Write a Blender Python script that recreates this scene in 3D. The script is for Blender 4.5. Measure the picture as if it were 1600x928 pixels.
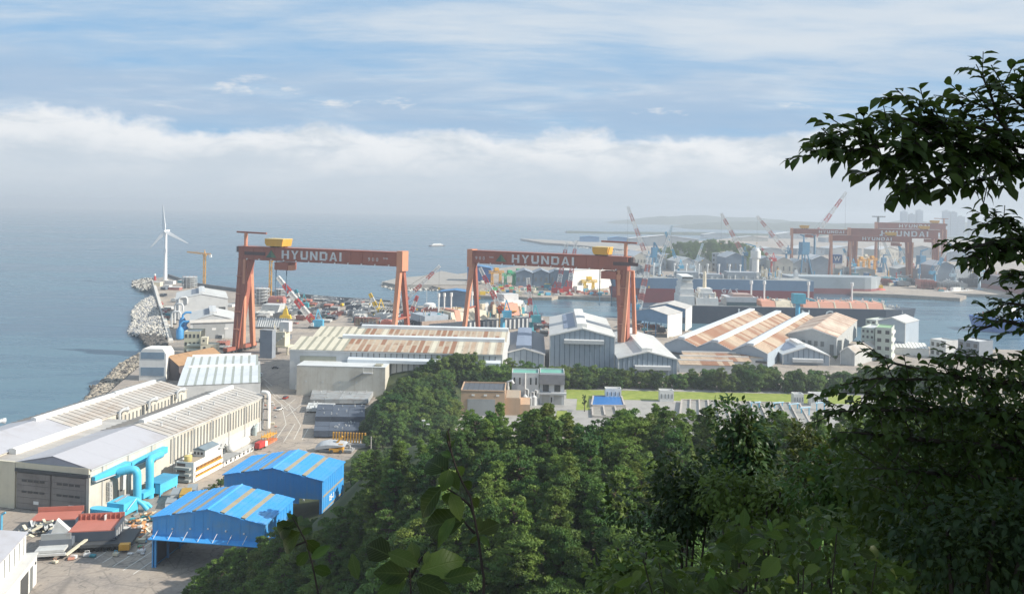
import bpy, math, random
from mathutils import Vector, Matrix, noise
R = math.radians
scene = bpy.context.scene
for o in list(bpy.data.objects): bpy.data.objects.remove(o)
col = scene.collection
rnd = random.Random(7)

# ---------------------------------------------------------------- camera
F, H, PX, PY, ROLL = 1300.0, 106.0, 800.0, 327.0, R(1.0)
cam = bpy.data.cameras.new('camera'); cam_o = bpy.data.objects.new('camera', cam); col.objects.link(cam_o)
cam.sensor_width = 36; cam.lens = 36*F/1600; cam.sensor_fit = 'HORIZONTAL'
cam.shift_y = -(463.3-PY)/1600
cam.clip_start = 0.1; cam.clip_end = 40000
cam_o.location = (0, 0, H)
cam_o.rotation_euler = (Matrix.Rotation(R(90), 4, 'X') @ Matrix.Rotation(ROLL, 4, 'Z')).to_euler()
scene.camera = cam_o
_c, _s = math.cos(ROLL), math.sin(ROLL)
def unroll(px, py):
    dx, dy = px-PX, py-PY
    return _c*dx+_s*dy, -_s*dx+_c*dy
def G(px, py, z=0.0):
    "ground point seen at a photograph pixel"
    x, y = unroll(px, py); Y = (H-z)*F/y
    return Vector((x*Y/F, Y, z))
def P(px, py, Y):
    "point at distance Y seen at a photograph pixel"
    x, y = unroll(px, py)
    return Vector((x*Y/F, Y, H-y*Y/F))
def proj(v):
    x, y = F*v[0]/v[1], F*(H-v[2])/v[1]
    return PX+_c*x-_s*y, PY+_s*x+_c*y

# ---------------------------------------------------------------- light
SUN_EL, SUN_AZ = 32.0, 97.0        # azimuth clockwise from +Y (view direction)
sdir = Vector((math.sin(R(SUN_AZ))*math.cos(R(SUN_EL)), math.cos(R(SUN_AZ))*math.cos(R(SUN_EL)), math.sin(R(SUN_EL))))
sun = bpy.data.lights.new('sun', 'SUN'); sun.energy = 4.8; sun.angle = R(0.5); sun.color = (1.0, .93, .82)
sun_o = bpy.data.objects.new('sun', sun); col.objects.link(sun_o)
sun_o.rotation_euler = sdir.to_track_quat('Z', 'Y').to_euler(); sun_o.location = (300, -50, 300)
scene.view_settings.view_transform = 'Standard'; scene.view_settings.look = 'None'
scene.view_settings.exposure = 0.55; scene.view_settings.gamma = 1.0
scene.cycles.use_denoising = True
try: scene.cycles.denoiser = 'OPENIMAGEDENOISE'
except Exception: pass
scene.cycles.max_bounces = 5; scene.cycles.diffuse_bounces = 2; scene.cycles.glossy_bounces = 2
scene.cycles.transmission_bounces = 2; scene.cycles.volume_bounces = 0; scene.cycles.transparent_max_bounces = 8
scene.cycles.caustics_reflective = False; scene.cycles.caustics_refractive = False
scene.cycles.sample_clamp_indirect = 4

W = bpy.data.worlds.new('World'); scene.world = W; W.use_nodes = True
nt = W.node_tree; nt.nodes.clear()
class NB:
    "tiny node builder"
    def __init__(s, nt): s.nt = nt
    def n(s, t, **kw):
        nd = s.nt.nodes.new(t)
        for k, v in kw.items(): setattr(nd, k, v)
        return nd
    def link(s, a, b): s.nt.links.new(a, b)
    def val(s, sock, v):
        if hasattr(v, 'links') or hasattr(v, 'is_linked'): s.nt.links.new(v, sock)
        else: sock.default_value = v
    def math(s, op, a, b=0.0, c=0.0, clamp=False):
        nd = s.n('ShaderNodeMath', operation=op, use_clamp=clamp)
        for i, v in enumerate((a, b, c)): s.val(nd.inputs[i], v)
        return nd.outputs[0]
    def smooth(s, v, a, b, lo=0.0, hi=1.0):
        nd = s.n('ShaderNodeMapRange', interpolation_type='SMOOTHSTEP')
        s.val(nd.inputs[0], v); nd.inputs[1].default_value = a; nd.inputs[2].default_value = b
        nd.inputs[3].default_value = lo; nd.inputs[4].default_value = hi
        return nd.outputs[0]
    def noise(s, vec, scale, detail=4, rough=.55, dist=0.0):
        nd = s.n('ShaderNodeTexNoise'); s.val(nd.inputs['Vector'], vec)
        nd.inputs['Scale'].default_value = scale; nd.inputs['Detail'].default_value = detail
        nd.inputs['Roughness'].default_value = rough; nd.inputs['Distortion'].default_value = dist
        return nd.outputs[0]
    def mix(s, f, a, b, blend='MIX'):
        nd = s.n('ShaderNodeMix', data_type='RGBA', blend_type=blend)
        s.val(nd.inputs[0], f)
        for i, v in ((6, a), (7, b)):
            if isinstance(v, (tuple, list)): nd.inputs[i].default_value = (*v[:3], 1)
            else: s.nt.links.new(v, nd.inputs[i])
        return nd.outputs[2]
    def xyz(s, x, y, z):
        nd = s.n('ShaderNodeCombineXYZ')
        for i, v in enumerate((x, y, z)): s.val(nd.inputs[i], v)
        return nd.outputs[0]
    def sep(s, v):
        nd = s.n('ShaderNodeSeparateXYZ'); s.nt.links.new(v, nd.inputs[0]); return nd.outputs
    def mapping(s, vec, scale=(1, 1, 1), loc=(0, 0, 0), rot=(0, 0, 0)):
        nd = s.n('ShaderNodeMapping'); s.nt.links.new(vec, nd.inputs[0])
        nd.inputs[1].default_value = loc; nd.inputs[2].default_value = rot; nd.inputs[3].default_value = scale
        return nd.outputs[0]
b = NB(nt)
sky = b.n('ShaderNodeTexSky', sky_type='NISHITA'); sky.sun_disc = False
sky.sun_elevation = R(SUN_EL); sky.sun_rotation = R(SUN_AZ); sky.air_density = 1.0; sky.dust_density = 0.6; sky.ozone_density = 1.2
geo = b.n('ShaderNodeTexCoord'); d = geo.outputs['Generated']
dx, dy, dz = b.sep(d)
hor = b.math('SQRT', b.math('ADD', b.math('MULTIPLY', dx, dx), b.math('MULTIPLY', dy, dy)))
el = b.math('ARCTAN2', dz, hor)                                   # elevation in radians
az = b.math('ARCTAN2', dx, dy)
zz = b.math('ADD', b.math('MAXIMUM', dz, 0.0), 0.10)
plane = b.xyz(b.math('DIVIDE', dx, zz), b.math('DIVIDE', dy, zz), 0.0)
# broken high cloud: a cloud sheet seen in perspective, gently drawn out along the wind
wv = b.n('ShaderNodeTexNoise'); b.link(b.mapping(plane, (.5, .5, 1), (2.0, 9.0, 0)), wv.inputs['Vector']); wv.inputs['Scale'].default_value = .9; wv.inputs['Detail'].default_value = 4
wp = b.n('ShaderNodeVectorMath', operation='MULTIPLY_ADD'); b.link(wv.outputs['Color'], wp.inputs[0]); wp.inputs[1].default_value = (.9, .5, 0); b.link(plane, wp.inputs[2])
pl2 = wp.outputs[0]
st1 = b.noise(b.mapping(pl2, (.55, 1.15, 1), (3.4, 1.2, 0), (0, 0, R(-9))), 1.15, 11, .60, .25)
st2 = b.noise(b.mapping(pl2, (.45, .8, 1), (5.2, 6.4, 0), (0, 0, R(-6))), .62, 6, .55, .2)
st3 = b.noise(b.mapping(pl2, (.8, 2.6, 1), (1.0, 3.0, 0), (0, 0, R(-12))), 2.6, 8, .62, .3)
cov = b.math('ADD', b.math('ADD', b.math('MULTIPLY', st1, .52), b.math('MULTIPLY', st2, .40)), b.math('MULTIPLY', st3, .16))
veil = b.smooth(cov, .37, .60); wht = b.smooth(cov, .505, .66)
c0 = b.mix(.80, sky.outputs[0], (2.0, 4.2, 6.9))
c1 = b.mix(b.math('MULTIPLY', veil, .86), c0, (4.6, 5.65, 6.8))
c1 = b.mix(b.math('MULTIPLY', wht, .80), c1, (6.2, 6.7, 7.2))
# grey-blue undersides low down
lowm = b.math('MULTIPLY', b.smooth(el, .06, .11), b.smooth(el, .19, .125))
gb = b.noise(b.mapping(b.xyz(az, el, 0), (2.2, 12, 1), (.3, .2, 0)), 2.0, 8, .58, .3)
c1 = b.mix(b.math('MULTIPLY', b.math('MULTIPLY', lowm, b.smooth(gb, .34, .58)), .80), c1, (3.2, 4.5, 6.15))
# small bright puffs just over the bank
pf = b.noise(b.mapping(b.xyz(az, el, 0), (9, 34, 1), (1.3, 5.2, 0)), 1.0, 8, .62, .2)
pm = b.math('MULTIPLY', b.smooth(pf, .57, .68), b.math('MULTIPLY', b.smooth(el, .095, .118), b.smooth(el, .165, .13)))
c1 = b.mix(b.math('MULTIPLY', pm, .85), c1, (6.6, 6.9, 7.2))
# the sea fog bank that stands on the horizon, with a billowing top
bk = b.noise(b.xyz(b.math('MULTIPLY', az, 5.0), b.math('MULTIPLY', el, 8.0), 2.0), 1.9, 9, .60, .2)
bk2 = b.noise(b.xyz(az, .5, 1.0), 2.6, 3, .5)
bk3 = b.noise(b.xyz(b.math('MULTIPLY', az, 26.0), b.math('MULTIPLY', el, 34.0), 4.0), 1.0, 7, .62, .3)
top = b.math('ADD', b.math('ADD', b.math('MULTIPLY', b.math('SUBTRACT', bk, .5), .065), b.math('MULTIPLY', b.math('SUBTRACT', bk3, .5), .022)), b.math('ADD', b.math('MULTIPLY', b.math('SUBTRACT', bk2, .5), .014), .089))
bm_ = b.smooth(b.math('SUBTRACT', el, top), .006, -.010)
inn = b.noise(b.xyz(b.math('MULTIPLY', az, 6.0), b.math('MULTIPLY', el, 20.0), 5.0), 1.6, 8, .60, .3)
fogc = b.mix(b.smooth(inn, .35, .66), (5.2, 5.85, 6.5), (5.9, 6.4, 6.9))
fogc = b.mix(b.math('MULTIPLY', b.smooth(b.math('SUBTRACT', el, top), -.050, -.008), b.smooth(inn, .30, .56)), fogc, (7.7, 7.85, 8.0))
fogc = b.mix(b.smooth(el, .045, .0), fogc, (5.0, 5.6, 6.2))
c2 = b.mix(b.math('MULTIPLY', bm_, .95), c1, fogc)
bg = b.n('ShaderNodeBackground'); bg.inputs[1].default_value = 0.08
b.link(c2, bg.inputs[0]); wo = b.n('ShaderNodeOutputWorld'); b.link(bg.outputs[0], wo.inputs[0])

# ---------------------------------------------------------------- mesh helpers
def link(o, parent=None):
    col.objects.link(o)
    if parent is not None: o.parent = parent
    return o
def tag(o, label=None, cat=None, group=None, kind=None):
    if label: o['label'] = label
    if cat: o['category'] = cat
    if group: o['group'] = group
    if kind: o['kind'] = kind
    return o
def thing(name, label, cat, loc=(0, 0, 0), rz=0.0, group=None):
    o = bpy.data.objects.new(name, None); o.empty_display_size = 1; link(o)
    o.location = loc; o.rotation_euler = (0, 0, rz)
    return tag(o, label, cat, group)
def dup(src, loc, rz=0.0, sc=None, label=None, group=None):
    r = src.copy(); col.objects.link(r); r.location = loc; r.rotation_euler = (0, 0, rz)
    if sc is not None: r.scale = sc if hasattr(sc, '__len__') else (sc, sc, sc)
    if label: r['label'] = label
    if group: r['group'] = group
    for ch in list(src.children):
        c = ch.copy(); col.objects.link(c); c.parent = r
        for g in ch.children:
            e = g.copy(); col.objects.link(e); e.parent = c
    return r
class MB:
    def __init__(s): s.v = []; s.f = []; s.m = []; s.cur = 0
    def add(s, vs, fs):
        n = len(s.v); s.v += [tuple(v) for v in vs]
        for f in fs: s.f.append([i+n for i in f]); s.m.append(s.cur)
        return s
    def poly(s, *pts): return s.add(pts, [list(range(len(pts)))])
    def hexa(s, p): return s.add(p, [(3, 2, 1, 0), (4, 5, 6, 7), (0, 1, 5, 4), (1, 2, 6, 5), (2, 3, 7, 6), (3, 0, 4, 7)])
    def box(s, x0, y0, z0, x1, y1, z1):
        return s.hexa([(x0, y0, z0), (x1, y0, z0), (x1, y1, z0), (x0, y1, z0), (x0, y0, z1), (x1, y0, z1), (x1, y1, z1), (x0, y1, z1)])
    def cbox(s, c, sx, sy, sz, rz=0.0):
        m = Matrix.Rotation(rz, 3, 'Z'); c = Vector(c); q = []
        for z in (-.5, .5):
            for x, y in ((-.5, -.5), (.5, -.5), (.5, .5), (-.5, .5)): q.append(c + m @ Vector((x*sx, y*sy, z*sz)))
        return s.hexa(q)
    def extr(s, pts, z0, z1):
        "polygon in x,y raised from z0 to z1"
        n = len(pts); return s.add([(x, y, z0) for x, y in pts]+[(x, y, z1) for x, y in pts],
            [list(range(n))[::-1], [n+i for i in range(n)]]+[(i, (i+1) % n, n+(i+1) % n, n+i) for i in range(n)])
    def prism(s, pts, y0, y1):
        "profile in x,z run along y"
        n = len(pts); return s.add([(x, y0, z) for x, z in pts]+[(x, y1, z) for x, z in pts],
            [list(range(n)), [n+i for i in range(n)][::-1]]+[(i, n+i, n+(i+1) % n, (i+1) % n) for i in range(n)])
    def prismx(s, pts, x0, x1):
        "profile in y,z run along x"
        n = len(pts); return s.add([(x0, y, z) for y, z in pts]+[(x1, y, z) for y, z in pts],
            [list(range(n))[::-1], [n+i for i in range(n)]]+[(i, (i+1) % n, n+(i+1) % n, n+i) for i in range(n)])
    def slab(s, q, t):
        "quad thickened by t along its normal"
        a, b_, c, d_ = [Vector(p) for p in q]; n = (b_-a).cross(d_-a).normalized()*t
        return s.hexa([a, b_, c, d_, a+n, b_+n, c+n, d_+n])
    def beam(s, p, q, w, h=None, w2=None):
        p, q = Vector(p), Vector(q); h = w if h is None else h; dd = (q-p).normalized()
        up = Vector((0, 0, 1)) if abs(dd.z) < .98 else Vector((0, 1, 0))
        sx = dd.cross(up).normalized(); sy = sx.cross(dd).normalized(); k = 1.0 if w2 is None else w2/w
        r = lambda c, k: [c-sx*w*k/2-sy*h*k/2, c+sx*w*k/2-sy*h*k/2, c+sx*w*k/2+sy*h*k/2, c-sx*w*k/2+sy*h*k/2]
        return s.hexa(r(p, 1)+r(q, k))
    def tube(s, path, rad, n=8, cap=True):
        path = [Vector(p) for p in path]; base = len(s.v); m = len(path)
        rads = rad if hasattr(rad, '__len__') else [rad]*m; prev = None
        for i, p in enumerate(path):
            t = (path[min(i+1, m-1)]-path[max(i-1, 0)]).normalized()
            if prev is None:
                a = t.orthogonal().normalized()
            else:
                a = (prev-t*prev.dot(t)); a = a.normalized() if a.length > 1e-6 else t.orthogonal().normalized()
            prev = a; bb = t.cross(a)
            for k in range(n):
                an = 2*math.pi*k/n; s.v.append(tuple(p+(a*math.cos(an)+bb*math.sin(an))*rads[i]))
        for i in range(m-1):
            for k in range(n):
                k2 = (k+1) % n
                s.f.append([base+i*n+k, base+i*n+k2, base+(i+1)*n+k2, base+(i+1)*n+k]); s.m.append(s.cur)
        if cap:
            s.f.append([base+k for k in range(n)][::-1]); s.m.append(s.cur)
            s.f.append([base+(m-1)*n+k for k in range(n)]); s.m.append(s.cur)
        return s
    def lattice(s, p, q, w0, w1, n, t, t2=None):
        "four-chord lattice boom from p to q"
        p, q = Vector(p), Vector(q); dd = (q-p).normalized(); t2 = t2 or t*.7
        up = Vector((0, 0, 1)) if abs(dd.z) < .95 else Vector((0, 1, 0))
        a = dd.cross(up).normalized(); c = a.cross(dd).normalized()
        ring = []
        for i in range(n+1):
            k = i/n; w = w0+(w1-w0)*k; o = p+(q-p)*k
            ring.append([o+a*w/2*x+c*w/2*y for x, y in ((-1, -1), (1, -1), (1, 1), (-1, 1))])
        for k in range(4): s.beam(ring[0][k], ring[n][k], t)
        for i in range(n):
            for k in range(4):
                k2 = (k+1) % 4
                s.beam(ring[i][k], ring[i+1][k2], t2) if i % 2 else s.beam(ring[i][k2], ring[i+1][k], t2)
                s.beam(ring[i+1][k], ring[i+1][k2], t2)
        return s
    def mesh(s, name, mats):
        me = bpy.data.meshes.new(name); me.from_pydata(s.v, [], s.f)
        mats = mats if isinstance(mats, (list, tuple)) else [mats]
        for m in mats: me.materials.append(m)
        if len(mats) > 1: me.polygons.foreach_set('material_index', s.m)
        me.validate(); me.update(); return me
    def build(s, name, mats, parent=None, smooth=False):
        me = s.mesh(name, mats)
        if smooth:
            me.polygons.foreach_set('use_smooth', [True]*len(me.polygons))
            try: me.set_sharp_from_angle(angle=R(40))
            except Exception: pass
        return link(bpy.data.objects.new(name, me), parent)
def piece(name, me, parent, loc=(0, 0, 0), rz=0.0, sc=None):
    o = bpy.data.objects.new(name, me); link(o, parent); o.location = loc; o.rotation_euler = (0, 0, rz)
    if sc is not None: o.scale = sc
    return o

# ---------------------------------------------------------------- materials
_M = {}
def M(name, rgb, rough=.65, var=.18, scale=.35, streak=0.0, metal=0.0, bump=0.0, dirt=None, rand=0.0, spec=.35, rmix=None):
    "weathered paint / metal / concrete: base colour with noise patches, vertical run-off streaks and fine bump"
    if name in _M: return _M[name]
    m = bpy.data.materials.new(name); m.use_nodes = True; n = NB(m.node_tree); n.nt.nodes.clear()
    bs = n.n('ShaderNodeBsdfPrincipled'); out = n.n('ShaderNodeOutputMaterial'); n.link(bs.outputs[0], out.inputs[0])
    tc = n.n('ShaderNodeTexCoord').outputs['Object']
    oi = n.n('ShaderNodeObjectInfo')
    off = n.n('ShaderNodeVectorMath', operation='ADD'); n.link(tc, off.inputs[0])
    sc_ = n.n('ShaderNodeVectorMath', operation='SCALE'); n.link(oi.outputs['Location'], sc_.inputs[0]); sc_.inputs['Scale'].default_value = .37
    n.link(sc_.outputs[0], off.inputs[1]); v = off.outputs[0]
    f = n.noise(v, scale, 5, .6)
    dirt = dirt or tuple(c*.55+.01 for c in rgb)
    k = n.smooth(f, .42, .75, 0, min(1.0, var*2.2))
    c = n.mix(k, rgb, dirt)
    f2 = n.noise(v, scale*7, 3, .6)
    c = n.mix(n.smooth(f2, .3, .7, 0, var*.9), c, tuple(min(1, x*1.12) for x in rgb))
    if streak:
        s2 = n.noise(n.mapping(v, (1.6, 1.6, .06)), 1.0, 3, .6)
        c = n.mix(n.smooth(s2, .5, .72, 0, streak), c, dirt)
    if rmix: c = n.mix(n.smooth(oi.outputs['Random'], rmix[0], rmix[1], 0, .85), c, dirt)
    if rand:
        rr = n.math('ADD', n.math('MULTIPLY', oi.outputs['Random'], 2*rand), 1-rand)
        hs = n.n('ShaderNodeHueSaturation'); n.link(rr, hs.inputs['Value']); n.link(c, hs.inputs['Color']); c = hs.outputs[0]
    n.link(c, bs.inputs['Base Color']); bs.inputs['Roughness'].default_value = rough; bs.inputs['Metallic'].default_value = metal
    bs.inputs['Specular IOR Level'].default_value = spec
    if bump:
        bp = n.n('ShaderNodeBump'); bp.inputs['Strength'].default_value = bump; bp.inputs['Distance'].default_value = .2
        n.link(f2, bp.inputs['Height']); n.link(bp.outputs[0], bs.inputs['Normal'])
    _M[name] = m; return m
def glassM(name='window_glass', rgb=(.03, .045, .06)):
    return M(name, rgb, .12, .25, .5, spec=.6)

# ---------------------------------------------------------------- haze: one closed box of thin even air
def build_haze():
    o = MB().box(-14000, -300, -6, 14000, 14000, 148).build('haze', bpy.data.materials.new('haze_air'))
    m = o.data.materials[0]; m.use_nodes = True; n = NB(m.node_tree); n.nt.nodes.clear()
    pv = n.n('ShaderNodeVolumePrincipled'); pv.inputs['Density'].default_value = HAZE_DENSITY
    pv.inputs['Color'].default_value = (.76, .83, .91, 1); pv.inputs['Anisotropy'].default_value = 0.15
    out = n.n('ShaderNodeOutputMaterial'); n.link(pv.outputs[0], out.inputs['Volume'])
    tag(o, kind='stuff'); return o
HAZE_DENSITY = 0.00019
build_haze()
# ================================================================ sea, yard, hill
def pos_mat(name, build):
    m = bpy.data.materials.new(name); m.use_nodes = True; n = NB(m.node_tree); n.nt.nodes.clear()
    bs = n.n('ShaderNodeBsdfPrincipled'); out = n.n('ShaderNodeOutputMaterial'); n.link(bs.outputs[0], out.inputs[0])
    build(n, bs, n.n('ShaderNodeNewGeometry').outputs['Position']); return m
def sea_nodes(n, bs, p):
    big = n.noise(n.mapping(p, (.0012, .006, 1), rot=(0, 0, R(-14))), 1.0, 5, .6, .6)
    mid = n.noise(n.mapping(p, (.012, .05, 1), rot=(0, 0, R(-10))), 1.0, 4, .6, .4)
    sm = n.noise(n.mapping(p, (.12, .30, 1), rot=(0, 0, R(-12))), 1.0, 4, .65)
    k = n.math('ADD', n.math('MULTIPLY', big, .6), n.math('MULTIPLY', mid, .4))
    c = n.mix(n.smooth(k, .40, .60), (.036, .092, .140), (.095, .175, .222))
    n.link(c, bs.inputs['Base Color'])
    n.link(n.smooth(k, .35, .65, .16, .34), bs.inputs['Roughness']); bs.inputs['IOR'].default_value = 1.33
    hgt = n.math('ADD', n.math('MULTIPLY', mid, 1.6), n.math('MULTIPLY', sm, .55))
    bp = n.n('ShaderNodeBump'); bp.inputs['Strength'].default_value = .55; bp.inputs['Distance'].default_value = 1.0
    n.link(hgt, bp.inputs['Height']); n.link(bp.outputs[0], bs.inputs['Normal'])
SEA = pos_mat('sea_water', sea_nodes)
tag(MB().poly((-13500, -250, -3.6), (13500, -250, -3.6), (13500, 13500, -3.6), (-13500, 13500, -3.6)).build('sea', SEA), kind='structure')

def yard_nodes(n, bs, p):
    a = n.noise(p, .012, 4, .6, .6); c_ = n.noise(p, .07, 5, .6); f = n.noise(p, .9, 4, .6)
    trk = n.noise(n.mapping(p, (.25, .012, 1), rot=(0, 0, R(-13))), 1.0, 3, .6)
    c = n.mix(n.smooth(a, .35, .65), (.40, .335, .265), (.29, .25, .215))
    c = n.mix(n.smooth(c_, .45, .72, 0, .75), c, (.17, .155, .15))
    c = n.mix(n.smooth(trk, .55, .75, 0, .45), c, (.14, .13, .125))
    c = n.mix(n.smooth(f, .35, .7, 0, .35), c, (.46, .41, .35)); oil = n.noise(n.mapping(p, (.22, .16, 1), (31, 7, 0)), 1.0, 6, .7, .8); c = n.mix(n.smooth(oil, .56, .66, 0, .65), c, (.09, .085, .08))
    st = n.n('ShaderNodeTexVoronoi', feature='DISTANCE_TO_EDGE'); n.link(p, st.inputs['Vector']); st.inputs['Scale'].default_value = .11
    c = n.mix(n.smooth(st.outputs[0], .0, .035, .45, 0), c, (.12, .11, .10))
    n.link(c, bs.inputs['Base Color']); bs.inputs['Roughness'].default_value = .85
YARD = pos_mat('yard_concrete', yard_nodes)
def land(name, pts, top=0.0, bot=-4.8, mat=None):
    "quay-sided land: outline given as world points"
    bm = MB().extr([(p[0], p[1]) for p in pts], bot, top)
    return tag(bm.build(name, mat or YARD), kind='structure')
def pxs(*l): return [G(*q) for q in l]
main_pts = [Vector((-300, -200)), Vector((-262, 150)), Vector((-246, 280)), Vector((-228, 350))] + \
    pxs((118, 648), (170, 612), (232, 560), (262, 540), (251, 490), (238, 447), (234, 436), (262, 431), (300, 445), (372, 455), (450, 462), (520, 468),
        (610, 474), (672, 478), (700, 480), (838, 493), (985, 497), (1010, 508), (1060, 514), (1430, 540), (1640, 548)) + [Vector((620, 560)), Vector((620, -200))]
land('yard', main_pts[::-1])
pier = pxs((700, 452), (735, 461), (862, 464.5), (872, 462), (985, 465.5), (1000, 455), (1180, 452), (1200, 449), (1540, 459), (1640, 462)) + \
    [Vector((2300, 1500)), Vector((2300, 4200)), G(1200, 366), G(1010, 384), G(960, 392.5), G(905, 404), G(835, 411), G(742, 424), G(640, 437)]
land('far_yard', pier)
land('finger_quay', pxs((1330, 458), (1395, 460), (1500, 466), (1510, 462), (1440, 452), (1330, 450)), 0.8)
def spit(name, pts, top, mat): return land(name, pts, top, mat=mat)
STONE = M('quay_stone', (.34, .32, .29), .9, .3, .2, bump=.3)
spit('breakwater', pxs((598, 441.5), (622, 446), (740, 445.5), (760, 438), (690, 424), (660, 432), (620, 435)), 1.5, STONE)
spit('far_breakwater', pxs((813, 373.2), (850, 379.5), (900, 383), (990, 392), (1010, 386), (965, 379), (900, 377.5), (842, 374)), 2.0, STONE)

# wooded hill on which the photographer stands
def interp(t, tab):
    for (a, va), (c, vc) in zip(tab, tab[1:]):
        if t <= c:
            k = max(0.0, (t-a)/(c-a)); k = k*k*(3-2*k)*.5+k*.5
            return va+(vc-va)*k
    return tab[-1][1]
PROF = [(-200, 108), (-6, 105), (1.2, 104.3), (5, 100.5), (12, 93.5), (30, 76), (60, 62), (100, 52), (160, 48), (215, 45), (280, 22), (360, 3), (400, -1)]
EDGE = [(-200, -160), (0, -70), (50, -44), (100, -56), (150, -70), (220, -86), (300, -80), (380, -70), (600, -70)]
def hz(x, y):
    e = interp(y, EDGE); k = min(1, max(0, (x-e)/70.0)); k = k*k*(3-2*k)
    z = interp(y, PROF)*k
    for cx, cy, rx, ry, hh in ((-40, 492, 50, 36, 16), (-52, 425, 24, 52, 8), (-38, 455, 12, 30, 9)):   # the knoll and its left shoulder
        q = ((x-cx)/rx)**2+((y-cy)/ry)**2
        if q < 1: z = max(z, hh*(1-q)**.8)
    if -30 < y < 60 and x > 4:                                   # ground raised beside the viewpoint so the added trees shade it
        k = min(1, (x-4)/30.0); k2 = max(0.0, 1-abs(y-10)/50.0); z += 12*k*k*(3-2*k)*k2
    nn = noise.noise(Vector((x*.03, y*.03, .3)))
    return z+nn*min(3, z*.12) if z > .3 else z
bm = MB(); xs = [-170+5*i for i in range(115)]; ys = [-200+5*i for i in range(150)]
idx = {}
for j, y in enumerate(ys):
    for i, x in enumerate(xs):
        idx[i, j] = len(bm.v); z = hz(x, y); bm.v.append((x, y, z if z > .05 else -.4))
for j in range(len(ys)-1):
    for i in range(len(xs)-1):
        q = [idx[i, j], idx[i+1, j], idx[i+1, j+1], idx[i, j+1]]
        if max(bm.v[t][2] for t in q) > 0: bm.f.append(q); bm.m.append(0)
def soil_nodes(n, bs, p):
    a = n.noise(p, .15, 5, .65); f = n.noise(p, 1.3, 4, .6)
    c = n.mix(n.smooth(a, .4, .62), (.030, .050, .018), (.060, .080, .028)); c = n.mix(n.smooth(f, .5, .8, 0, .6), c, (.075, .060, .038))
    n.link(c, bs.inputs['Base Color']); bs.inputs['Roughness'].default_value = .95
tag(bm.build('hillside', pos_mat('hill_undergrowth', soil_nodes), smooth=True), kind='structure')

# far shore and hills that stand in the mist
def ridge(name, x0, x1, Y, depth, hfun, mat, n=70, m=10, zb=-3.0):
    bm = MB()
    for j in range(m+1):
        for i in range(n+1):
            x = x0+(x1-x0)*i/n; t = j/m
            z = zb+hfun(i/n)*math.sin(math.pi*min(1, t*1.0))**.8*(.8+.5*noise.noise(Vector((x*.004, t*3, Y))))
            bm.v.append((x, Y+depth*t, z))
    for j in range(m):
        for i in range(n):
            a = j*(n+1)+i; bm.f.append([a, a+1, a+n+2, a+n+1]); bm.m.append(0)
    return tag(bm.build(name, mat, smooth=True), kind='structure')
WOOD = pos_mat('far_woods', lambda n, bs, p: (n.link(n.mix(n.smooth(n.noise(p, .05, 5, .65), .38, .62), (.018, .036, .02), (.055, .080, .036)), bs.inputs['Base Color']), setattr(bs.inputs['Roughness'], 'default_value', .95)))
bump = lambda t: max(0, math.sin(math.pi*t))
ridge('far_hill', 900, 2900, 7400, 900, lambda t: 105*bump(t)**.7, WOOD)
ridge('far_coast', 270, 2600, 4050, 160, lambda t: 8+8*bump(t), WOOD)
ridge('distant_hill', 1200, 5000, 5600, 900, lambda t: 80*bump(t)**.5, WOOD)

# road markings on the yard
WHITE = M('marking_white', (.66, .64, .58), .7, .45, .5)
def line_px(a, c, w=.28):
    p, q = G(*a), G(*c); dd = (q-p).normalized(); s = Vector((-dd.y, dd.x, 0))*w/2; z = Vector((0, 0, .02))
    tag(MB().poly(p-s+z, q-s+z, q+s+z, p+s+z).build('road_marking', WHITE), kind='structure')
for a, c in (((176, 884), (238, 845)), ((192, 890), (252, 851)), ((208, 896), (262, 859)), ((160, 878), (226, 838)), ((148, 872), (214, 832)), ((196, 858), (212, 848)),
             ((428, 690), (447, 662)), ((443, 690), (461, 661)), ((459, 686), (470, 664)), ((472, 686), (482, 668)), ((447, 662), (440, 632)), ((470, 664), (452, 634)),
             ((425, 618), (450, 640)), ((432, 616), (462, 640)), ((440, 640), (462, 622)), ((447, 650), (472, 630)), ((415, 600), (430, 618)), ((405, 585), (425, 602))):
    line_px(a, c)
# rock armour: countless boulders and tetrapods
ICO = []
t_ = (1+5**.5)/2
ICOV = [Vector(v).normalized() for v in ((-1, t_, 0), (1, t_, 0), (-1, -t_, 0), (1, -t_, 0), (0, -1, t_), (0, 1, t_), (0, -1, -t_), (0, 1, -t_), (t_, 0, -1), (t_, 0, 1), (-t_, 0, -1), (-t_, 0, 1))]
ICOF = [(0, 11, 5), (0, 5, 1), (0, 1, 7), (0, 7, 10), (0, 10, 11), (1, 5, 9), (5, 11, 4), (11, 10, 2), (10, 7, 6), (7, 1, 8), (3, 9, 4), (3, 4, 2), (3, 2, 6), (3, 6, 8), (3, 8, 9), (4, 9, 5), (2, 4, 11), (6, 2, 10), (8, 6, 7), (9, 8, 1)]
def rock(bm, c, r, rr):
    k = Vector((rr.uniform(.7, 1.3), rr.uniform(.7, 1.3), rr.uniform(.55, 1)))
    rot = Matrix.Rotation(rr.uniform(0, 6.3), 3, 'Z') @ Matrix.Rotation(rr.uniform(-.5, .5), 3, 'X')
    bm.add([c+rot @ Vector((v.x*k.x, v.y*k.y, v.z*k.z))*r*rr.uniform(.8, 1.15) for v in ICOV], ICOF)
def tetra(bm, c, r, rr):
    rot = Matrix.Rotation(rr.uniform(0, 6.3), 3, 'Z') @ Matrix.Rotation(rr.uniform(0, 3), 3, 'X')
    for dd in ((1, 1, 1), (1, -1, -1), (-1, 1, -1), (-1, -1, 1)):
        q = rot @ Vector(dd).normalized()
        bm.tube([c, c+q*r], [r*.38, r*.26], 5)
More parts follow.
